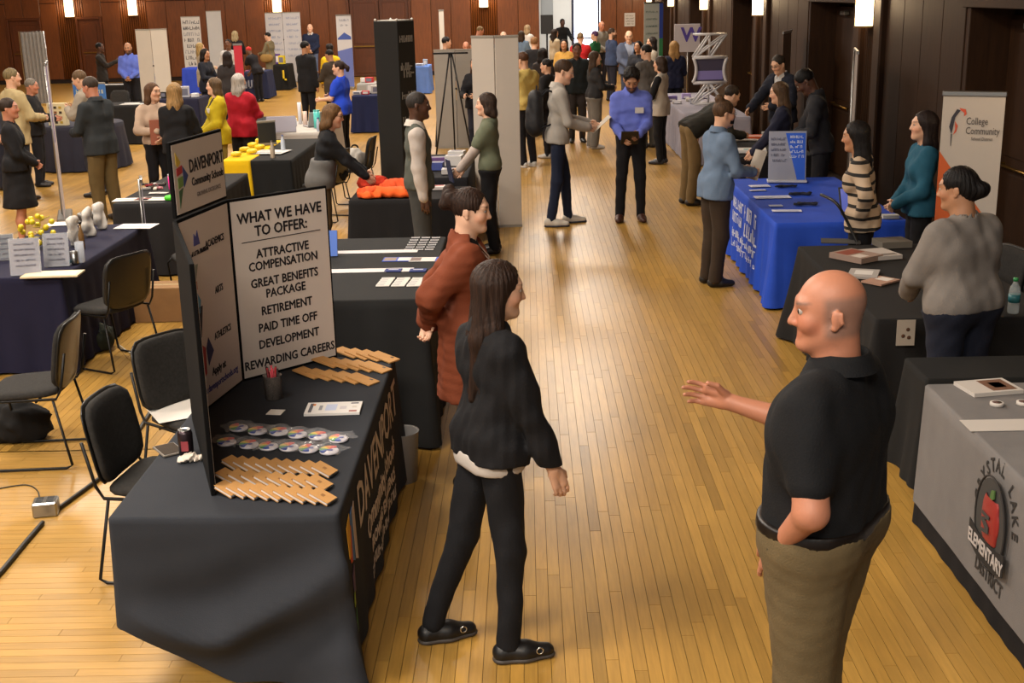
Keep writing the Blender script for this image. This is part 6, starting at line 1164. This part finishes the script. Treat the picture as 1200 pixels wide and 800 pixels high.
P = person('man in blue dress shirt reading a tablet in the aisle', 742, 86, 1.86, 182, 1, 't', 'm', .98, ('curly', '#15100d'), ('#6572c4', 'long', .975), None, ('#141316', .010), None, '#3a1c12', (((.10, .26, 1.0), (.45, -.7, -.6)), ((.08, .28, 1.04), (.45, -.7, -.6))), 4, (0, 34), ((.12, 0, 8), (-.12, 0, -8)), belt='#120c0a', shoulders=.9, collar='#6572c4', key='blue', at=(1.24, 14.75), beard='#1c1410'); nametag(P, -.085, 1.27, .135, '#c0bab4', .10, .065)
held(P, 'tablet', 'dark tablet in the hands of the man in blue shirt', 'tablet', .20, .27, .010, [plastic('#1a1a1c', .4), plastic('#7a7c84', .2)], both=True, off=(.02, .03, .02), tilt=(38, 0, 0))
P = person('young man in light grey sweater with black backpack reading papers', 665, 66, 1.95, 84, 1, 'p', 'm', .95, ('short', '#3d2c1f'), ('#9a948c', 'long', .88), None, ('#1a2033', .006), None, '#b8b0a4', (((.10, .30, 1.06), (.6, -.5, -1)), ((.10, .34, 1.08), (.6, -.5, -1))), 3, (10, 16), ((.10, -.06, 4), (-.10, .16, -4)), key='walker', at=(.36, 14.6), sole='#1c1f2e', collar='#b0aaa2')
held(P, 'paper_sheaf', 'pale papers held by the young man with backpack', 'paper', .22, .28, .005, paper('#b0a698'), both=True, off=(0, .08, .03), tilt=(40, 0, 0))
def pack(P, col='#161518'):
    U = P['U']; c = Vector(P['W'](np.array(U((0, -.24, 1.20))))); t = thing('backpack', 'black backpack worn by the young man in grey sweater', 'backpack', c, P['th']); t.scale = (.88, .88, .9); s_ = P['s']
    objmesh('pack_body', soft([rc((0, 0, .15), (0, -.01, -.18), .135, .15, ((0, 1, 0), 1.3), .04), rc((0, -.08, -.02), (0, -.08, -.16), .10, .11, ((0, 1, 0), 1.8), .03)], .014, noise=.006), mat('nylon_black', col, .6, bump=(60, .2)), t)
    for sd in (1, -1): mb = MB(); mb.tube(spline([(sd*.07, .08, .20), (sd*.10, .17, .27), (sd*.115, .30, .18), (sd*.12, .345, .0), (sd*.13, .22, -.14), (sd*.10, .06, -.20)], 5), .014, 6); mb.build('strap', cloth(col), t)
    mb = MB(); mb.tube(spline([(-.04, .02, .28), (0, .02, .33), (.04, .02, .28)], 5), .010, 6); mb.build('grab_loop', cloth(col), t)
pack(P)
person('man in pale yellow shirt and white sneakers seen from behind', 611, 61, 1.80, -38, 1, 'l', 'm', 1.05, ('short', '#4a3020'), ('#b39c58', 'long', .88), None, ('#141318', .012), None, '#b8b4ae', ('hold', 'fwd'), 2, (-20, 10), sole='#c0bcb8', key='yellow')
person('young woman in black vest behind the young man with backpack', 640, 69, 1.63, -60, 1, 'l', 'f', 1.0, ('short', '#1a1412'), ('#1c1b1e', 'long', .88), None, ('#16151a', .012), None, '#a8a4a0', ('hold', 'down'), 0, (-15, 5))
person('woman in charcoal blazer and wide grey trousers with long hair', 697, 60, 1.68, 75, 1, 'l', 'f', 1.05, ('long', '#3a2a1e'), ('#262526', 'long', .92), None, ('#6a645c', .035), None, '#b0aaa4', ('hold', 'hold'), 0, (15, 2), hairlen=.26)
# crowd by the doorway
person('man in grey tweed blazer seen from behind in crowd', 757, 52, 1.78, -35, 1, 'l', 'm', 1.12, ('short', '#17120f'), ('#55504c', 'long', .80), None, ('#4a463f', .018), None, '#1c1714', ('hold', 'hold'), 2, (-20, 5))
P = person('older man in blue grey suit and glasses facing camera', 737, 36, 1.80, 172, 1, 'p', 'm', 1.15, ('thin', '#9a8a70'), ('#4c5468', 'long', .80), '#8a90a0', ('#3a3e4c', .016), None, '#15120f', ('clasp', 'hold'), 0, (12, 12), open_gap=(.03, 1.2)); glasses(P)
person('dark haired man in black jacket with green collar', 676, 50, 1.80, 176, 2, 'b', 'm', 1.0, ('short', '#100c0a'), ('#15191a', 'long', .86), None, ('#2a2422', .014), None, '#15120f', ('down', 'down'), 0, (0, 8))
person('smiling woman in mustard top in the crowd', 661, 46, 1.66, 188, 2, 't', 'f', 1.0, ('long', '#17100d'), ('#a8803c', 'long', .86), None, ('#1a1a20', .012), None, '#15120f', ('clasp', 'clasp'), 0, (0, 0), hairlen=.14)
person('man in red sweater with brown cap seen from behind', 680, 38, 1.74, 20, 2, 'l', 'm', 1.05, ('short', '#7a6448'), ('#a81c20', 'long', .88), None, ('#20202a', .014), None, '#15120f', ('reach', 'down'), 0, (0, 0))
person('person in green jacket before the bright doorway', 697, 36, 1.70, -60, 2, 'l', 'f', 1.05, ('short', '#4a2f50'), ('#1f5a38', 'long', .86), None, ('#20202a', .014), None, '#15120f', ('hold', 'hold'), 0, (0, 0))
person('bald man in grey shirt right of the bright doorway', 705, 25, 1.80, 150, 2, 'r', 'm', 1.1, ('bald', '#6a5a50'), ('#7a756c', 'long', .88), None, ('#20202a', .014), None, '#15120f', ('clasp', 'clasp'), 0, (0, 0))
person('bearded man in blue denim jacket facing right', 717, 33, 1.78, 70, 2, 'l', 'm', 1.1, ('short', '#3a2c22'), ('#34405c', 'long', .86), None, ('#20202a', .014), None, '#15120f', ('hold', 'down'), 0, (20, 0), beard='#3a2c22')
person('dark suited woman with black hair beside older man', 748, 48, 1.66, -150, 2, 't', 'f', 1.0, ('long', '#120e0d'), ('#23242a', 'long', .86), None, ('#20202a', .014), None, '#15120f', ('hold', 'down'), 0, (0, 0), hairlen=.2)
person('person in beige jacket behind the tweed blazer', 764, 43, 1.72, -100, 2, 'l', 'f', 1.0, ('bob', '#2a221e'), ('#a09484', 'long', .86), None, ('#20202a', .014), None, '#15120f', ('hold', 'down'), 0, (0, 0))
person('woman in cream top with long dark hair near the doorway', 650, 34, 1.66, 60, 2, 'l', 'f', 1.0, ('long', '#261c18'), ('#a8987e', 'long', .86), None, ('#20202a', .014), None, '#15120f', ('hold', 'down'), 0, (0, 0), hairlen=.18)
person('black clad figure standing in the lobby doorway', 659, 22, 1.78, 160, 2, 'd', 'm', 1.05, ('short', '#0c0a0a'), ('#101012', 'long', .80), None, ('#101012', .016), None, '#0c0a0a', ('hip', 'reach'), 0, (0, 0))
person('woman in white top left of the doorway', 618, 29, 1.70, 40, 2, 'l', 'f', 1.0, ('bob', '#8a7458'), ('#b8b2ac', 'long', .86), None, ('#20202a', .014), None, '#15120f', ('hold', 'down'), 0, (0, 0))
person('woman in denim jacket near the left door jamb', 611, 36, 1.66, 20, 2, 'l', 'f', 1.0, ('long', '#3a2c20'), ('#6a809a', 'long', .86), None, ('#20202a', .014), None, '#15120f', ('hold', 'down'), 0, (0, 0), hairlen=.1)
person('curly haired person in black left of the doorway', 626, 44, 1.68, 10, 2, 'l', 'f', 1.05, ('curly', '#7a5636'), ('#19181b', 'long', .86), None, ('#20202a', .014), None, '#15120f', ('hold', 'down'), 0, (0, 0))
person('dark haired person in brown behind the yellow shirt', 636, 56, 1.66, 30, 2, 't', 'f', 1.0, ('long', '#1a1310'), ('#2c2523', 'long', .86), None, ('#20202a', .014), None, '#15120f', ('hold', 'down'), 0, (0, 0), hairlen=.1)
person('person in white shirt partly hidden by the cream screen', 602, 62, 1.70, -30, 2, 'l', 'm', 1.1, ('short', '#8a8a90'), ('#a8a2a0', 'long', .86), None, ('#20202a', .014), None, '#15120f', ('hold', 'down'), 0, (0, 0))
# behind the cream screen and tower
person('man in black coat beside the easel boards', 523, 43, 1.78, 40, 2, 'l', 'm', 1.05, ('short', '#151110'), ('#131316', 'long', .55), None, ('#131316', .014), None, '#15120f', ('down', 'hold'), 0, (30, 5))
person('bald man seated look behind the easel boards', 546, 49, 1.60, 175, 2, 'r', 'm', 1.05, ('bald', '#6a5a50'), ('#3a3a44', 'long', .86), None, ('#20202a', .014), None, '#15120f', ('hold', 'hold'), 0, (0, 20))
person('man in dark shirt leaning over behind easel boards', 564, 31, 1.82, 80, 2, 'r', 'm', 1.1, ('short', '#6a5438'), ('#12151a', 'short', .88), None, ('#20202a', .014), None, '#15120f', ('fwd', 'hip'), 12, (0, 15))
person('balding man above the top of cream screen', 590, 37, 1.76, 165, 2, 'p', 'm', 1.05, ('thin', '#8a7a60'), ('#4a4a50', 'long', .86), None, ('#20202a', .014), None, '#15120f', ('hold', 'hold'), 0, (0, 5))
person('woman with long brown hair and dark top behind olive shirt', 557, 67, 1.66, 200, 2, 'l', 'f', 1.05, ('long', '#3a2618'), ('#131216', 'long', .86), None, ('#20202a', .014), None, '#15120f', ('hold', 'hold'), 0, (0, 0), hairlen=.3)
P = person('woman in olive short sleeved top over white sleeves facing left', 549, 112, 1.70, -88, 1, 'p', 'f', 1.12, ('bob', '#33261f'), ('#5e6350', 'short', .93), None, ('#121114', .014), None, '#141010', (((.14, .30, .92), (.6, -.6, -1)), ((.12, .32, .95), (.6, -.6, -1))), 0, (0, 3), hairlen=.03, key='olive', at=(-.40, 13.05))
for sd in (1, -1): sh, e, w, d, t_ = P['AR'][sd]; s_ = P['s']; objmesh('sleeve', soft([rc(sh, e, .046*s_, .040*s_, None, .02), rc(e, w, .040*s_, .032*s_, None, .02)], .014, off=.011), cloth('#b0a49c'), P['root'])
held(P, 'booklet', 'dark blue booklet held by the woman in olive top', 'booklet', .17, .24, .012, [plastic('#232f4c', .5)], side=-1, off=(.0, .05, .05), tilt=(80, 0, 20))
P = person('man in grey green vest over white shirt facing right', 497, 108, 1.84, 84, 1, 'd', 'm', 1.08, ('buzz', '#2a2522'), ('#4a4d46', 'none', .90), None, ('#3c3c3a', .020), None, '#14110f', ('down', 'down'), 0, (4, 2), key='vestman', at=(-1.02, 11.55), collar='#b8aea4')
for sd in (1, -1): sh, e, w, d, t_ = P['AR'][sd]; s_ = P['s']; objmesh('sleeve', soft([rc(sh, e, .064*s_, .052*s_, None, .02), rc(e, w, .052*s_, .036*s_, None, .02)], .012, off=.012, noise=.008, nf=30), cloth('#b0a69e'), P['root'])
P = person('woman in black and grey running jacket with brown bob reaching over shirts', 424, 114, 1.68, 80, 1, 'l', 'f', 1.15, ('bob', '#5a4128'), ('#17181b', 'long', .93), None, ('#5c4a34', .016), None, '#141010', (((.12, .46, 1.08), (.6, -.4, -1)), ((.10, .44, 1.10), (.6, -.4, -1))), 14, (10, 6), hairlen=.07, key='runner', at=(-2.12, 12.55)); glasses(P)
s_ = P['s']; objmesh('jacket_panel', soft([rc(P['U']((-.075, 0, 1.10)), P['U']((.075, 0, 1.10)), .105*s_, .105*s_, (P['ey'], 1.05), .03), rc(P['U']((-.08, 0, .93)), P['U']((.08, 0, .93)), .125*s_, .13*s_, (P['ey'], 1.02), .05)], .011, [lambda X, Y, Z: Z-.86*s_, lambda X, Y, Z: 1.16*s_-Z], off=.036, noise=.004), cloth('#5a5856'), P['root'])
# left and centre
P = person('woman in royal blue polo with dark ponytail behind the white table', 397, 71, 1.68, -78, 1, 'l', 'f', 1.25, ('pony', '#2a1c18'), ('#1c3cae', 'short', .84), None, ('#131216', .014), None, '#141010', ('chest', 'hold'), 0, (-8, 0), hairlen=.12, key='polo')
person('man in black suit seen from behind near the narrow banner', 357, 48, 1.80, 30, 2, 't', 'm', 1.12, ('short', '#100d0c'), ('#17171a', 'long', .72), None, ('#141418', .014), None, '#0e0c0c', ('down', 'hold'), 0, (20, 0))
person('bald man in navy pullover facing camera at far wall', 363, 28, 1.86, 178, 2, 'p', 'm', 1.15, ('bald', '#6a5a50'), ('#1a2138', 'long', .88), None, ('#55607c', .016), None, '#141010', ('clasp', 'clasp'), 0, (0, 0), collar='#b0aca8')
person('woman in brown tweed coat with short dark hair', 385, 58, 1.64, -45, 2, 't', 'f', 1.15, ('short', '#1a1411'), ('#3c342c', 'long', .62), None, ('#141418', .012), None, '#141010', ('hold', 'hold'), 4, (-10, 8))
person('person in yellow top behind the brown tweed coat', 386, 52, 1.64, -20, 2, 'b', 'f', 1.0, ('curly', '#1a1310'), ('#c8a418', 'long', .80), None, ('#141418', .012), None, '#141010', ('hold', 'down'), 0, (0, 0))
P = person('woman in long olive trench coat carrying a tan bag', 313, 38, 1.68, -70, 2, 'l', 'f', 1.12, ('short', '#171311'), ('#6a6048', 'long', .42), None, ('#141418', .012), None, '#1c1613', ('hold', 'hold'), 2, (-8, 8))
q = P['W'](np.array((-.26, -.02, .92))); t = thing('shoulder_bag', 'tan shoulder bag of the trench coat woman', 'bag', q, P['th']); objmesh('bag_body', soft([rc((0, -.10, 0), (0, .10, 0), .12, .13, ((1, 0, 0), 2.0), .03)], .02), cloth('#8a6c3c'), t); mb = MB(); mb.tube(spline([(0, -.12, .08), (.04, -.06, .34), (.05, .02, .40), (.03, .10, .08)], 5), .012, 6); mb.build('strap', cloth('#6a5028'), t)
person('grey haired woman in red jacket seen from behind', 279, 86, 1.66, 18, 1, 'l', 'f', 1.30, ('long', '#a09a94'), ('#9c1424', 'long', .80), None, ('#141216', .014), None, '#141010', ('hold', 'hold'), 0, (10, 0), hairlen=.14, key='red')
P = person('woman in yellow cardigan with name tag facing left', 250, 91, 1.66, -115, 1, 'p', 'f', 1.12, ('bob', '#54412c'), ('#b09a18', 'long', .80), '#1c1a18', ('#8a7a40', .014), None, '#141010', ('clasp', 'clasp'), 0, (15, 3), hairlen=.07, open_gap=(.03, 1.2), key='yellowcard'); nametag(P, -.09, 1.29, .155, '#d0ccc8', .10, .06)
held(P, 'paper_sheaf', 'white papers held by the woman in yellow cardigan', 'paper', .24, .30, .005, paper('#b8a898'), both=True, off=(0, .03, -.08), tilt=(60, 0, 0))
person('blonde woman in black sweater seen from behind', 204, 97, 1.70, 5, 1, 'l', 'f', 1.10, ('long', '#8a6c44'), ('#151416', 'long', .84), None, ('#131216', .012), None, '#141010', ('hold', 'clasp'), 0, (5, 3), hairlen=.20, key='blonde')
P = person('woman in beige sweater hugging a terracotta folder', 178, 97, 1.68, 150, 1, 'l', 'f', 1.0, ('long', '#4e3522'), ('#b09884', 'long', .93), None, ('#131216', .012), None, '#141010', (((.04, .21, 1.12), (1, -.2, -.6)), ((.04, .22, 1.02), (1, -.2, -.6))), 0, (-30, 2), hairlen=.14, key='beige')
held(P, 'folder', 'terracotta folder hugged by the woman in beige sweater', 'folder', .26, .32, .02, [plastic('#9a5c48', .5)], both=True, off=(0, -.035, .06), tilt=(88, 0, 0))
q = P['W'](np.array((-.26, .05, .70))); t = thing('tote_bag', 'bright blue tote bag hanging beside the beige sweater', 'bag', q, P['th']); objmesh('bag_body', soft([rc((0, 0, .12), (0, 0, -.20), .10, .16, ((0, 1, 0), 2.2), .04)], .018, noise=.01), cloth('#1464b0'), t); mb = MB(); mb.tube(spline([(-.05, 0, .18), (0, 0, .40), (.05, 0, .18)], 6), .010, 6); mb.build('handle', cloth('#1464b0'), t)
person('woman in dark suit holding white papers at far left', 240, 57, 1.68, 110, 2, 't', 'f', 1.05, ('long', '#17110f'), ('#191b24', 'long', .80), None, ('#191b24', .014), None, '#141010', ('hold', 'hold'), 0, (0, 5), hairlen=.1)
person('woman in dark patterned dress seen from behind at far left', 266, 60, 1.68, 5, 2, 'l', 'f', 1.15, ('long', '#1f1714'), ('#2c2828', 'long', .50), None, ('#141418', .012), None, '#141010', ('hold', 'down'), 0, (0, 0), hairlen=.16)
person('woman in white sweater facing camera at far left', 267, 46, 1.70, 185, 2, 'b', 'f', 1.20, ('short', '#17110f'), ('#b0aca8', 'long', .84), None, ('#141418', .012), None, '#141010', ('clasp', 'clasp'), 0, (0, 0))
person('blonde person in black seen from behind at far wall', 275, 36, 1.76, 10, 2, 'l', 'f', 1.05, ('bob', '#8a7a5c'), ('#131214', 'long', .84), None, ('#141418', .012), None, '#141010', ('hold', 'down'), 0, (0, 0))
person('person with red head covering bending over a far table', 290, 55, 1.50, -60, 2, 'b', 'f', 1.05, ('short', '#b02c28'), ('#18161a', 'short', .84), None, ('#141418', .012), None, '#141010', ('reach', 'reach'), 25, (0, 10))
person('blonde woman in cream coat beside the striped notice board', 234, 50, 1.66, 60, 2, 'l', 'f', 1.0, ('long', '#9a8254'), ('#a89c88', 'long', .60), None, ('#8a7a5c', .012), None, '#141010', ('hold', 'down'), 0, (0, 0), hairlen=.2)
P = person('man in light blue dress shirt with hands clasped at far left', 149, 50, 1.78, 178, 1, 't', 'm', 1.18, ('bald', '#241c18'), ('#5a6cc0', 'long', .95), None, ('#17161a', .014), None, '#141010', ('clasp', 'clasp'), 0, (0, 10), beard='#2a201a', collar='#5a6cc0')
person('person in dark jacket raising a hand near far left door', 116, 50, 1.72, 85, 2, 'd', 'm', 1.0, ('short', '#0e0b0a'), ('#28231f', 'long', .80), None, ('#141418', .014), None, '#141010', (((.10, .40, 1.28), (.6, -.4, -1)), 'down'), 0, (0, 0))
person('man in dark grey jacket and khaki trousers at left', 103, 90, 1.82, -62, 1, 'r', 'm', 1.12, ('short', '#3a3028'), ('#292c2e', 'long', .82), None, ('#5c4c2e', .024), None, '#1c1714', ('hold', 'hold'), 3, (-6, 12), ((.11, 0, 8), (-.11, .05, -8)), key='greyjacket', collar='#292c2e')
person('man reading a phone behind the dark grey jacket', 89, 83, 1.80, -85, 1, 'l', 'm', 1.05, ('short', '#5a4632'), ('#8a8072', 'long', .86), None, ('#2a2a30', .016), None, '#1c1714', ('high', 'high'), 2, (0, 22))
person('man in tan blazer seen from behind at left edge', 12, 80, 1.84, 42, 1, 'l', 'm', 1.18, ('short', '#6a5c40'), ('#a4936c', 'long', .76), None, ('#20242e', .018), None, '#2a1c12', ('hold', 'hold'), 2, (15, 0), key='tan')
person('older person in black behind the tan blazer', 36, 92, 1.62, 80, 1, 'r', 'm', 1.1, ('short', '#6a6258'), ('#161517', 'long', .84), None, ('#17171c', .016), None, '#141010', ('hold', 'hold'), 0, (0, 5))
P = person('woman in black dress and flat shoes at the left edge', 8, 115, 1.68, 72, 1, 'r', 'f', 1.12, ('pony', '#2c211a'), ('#151416', 'long', .90), None, ('#151416', .01), ('#151416', .46, .23), '#100e0e', ('clasp', 'clasp'), 0, (10, 0), hairlen=.05, bootlen=-1, key='dress')
person('head of person at the very left edge beside tan blazer', -13, 86, 1.72, 60, 2, 'p', 'm', 1.0, ('bald', '#6a5a50'), ('#3a3a44', 'long', .86), None, ('#20202a', .014), None, '#15120f', ('down', 'down'), 0, (0, 0))
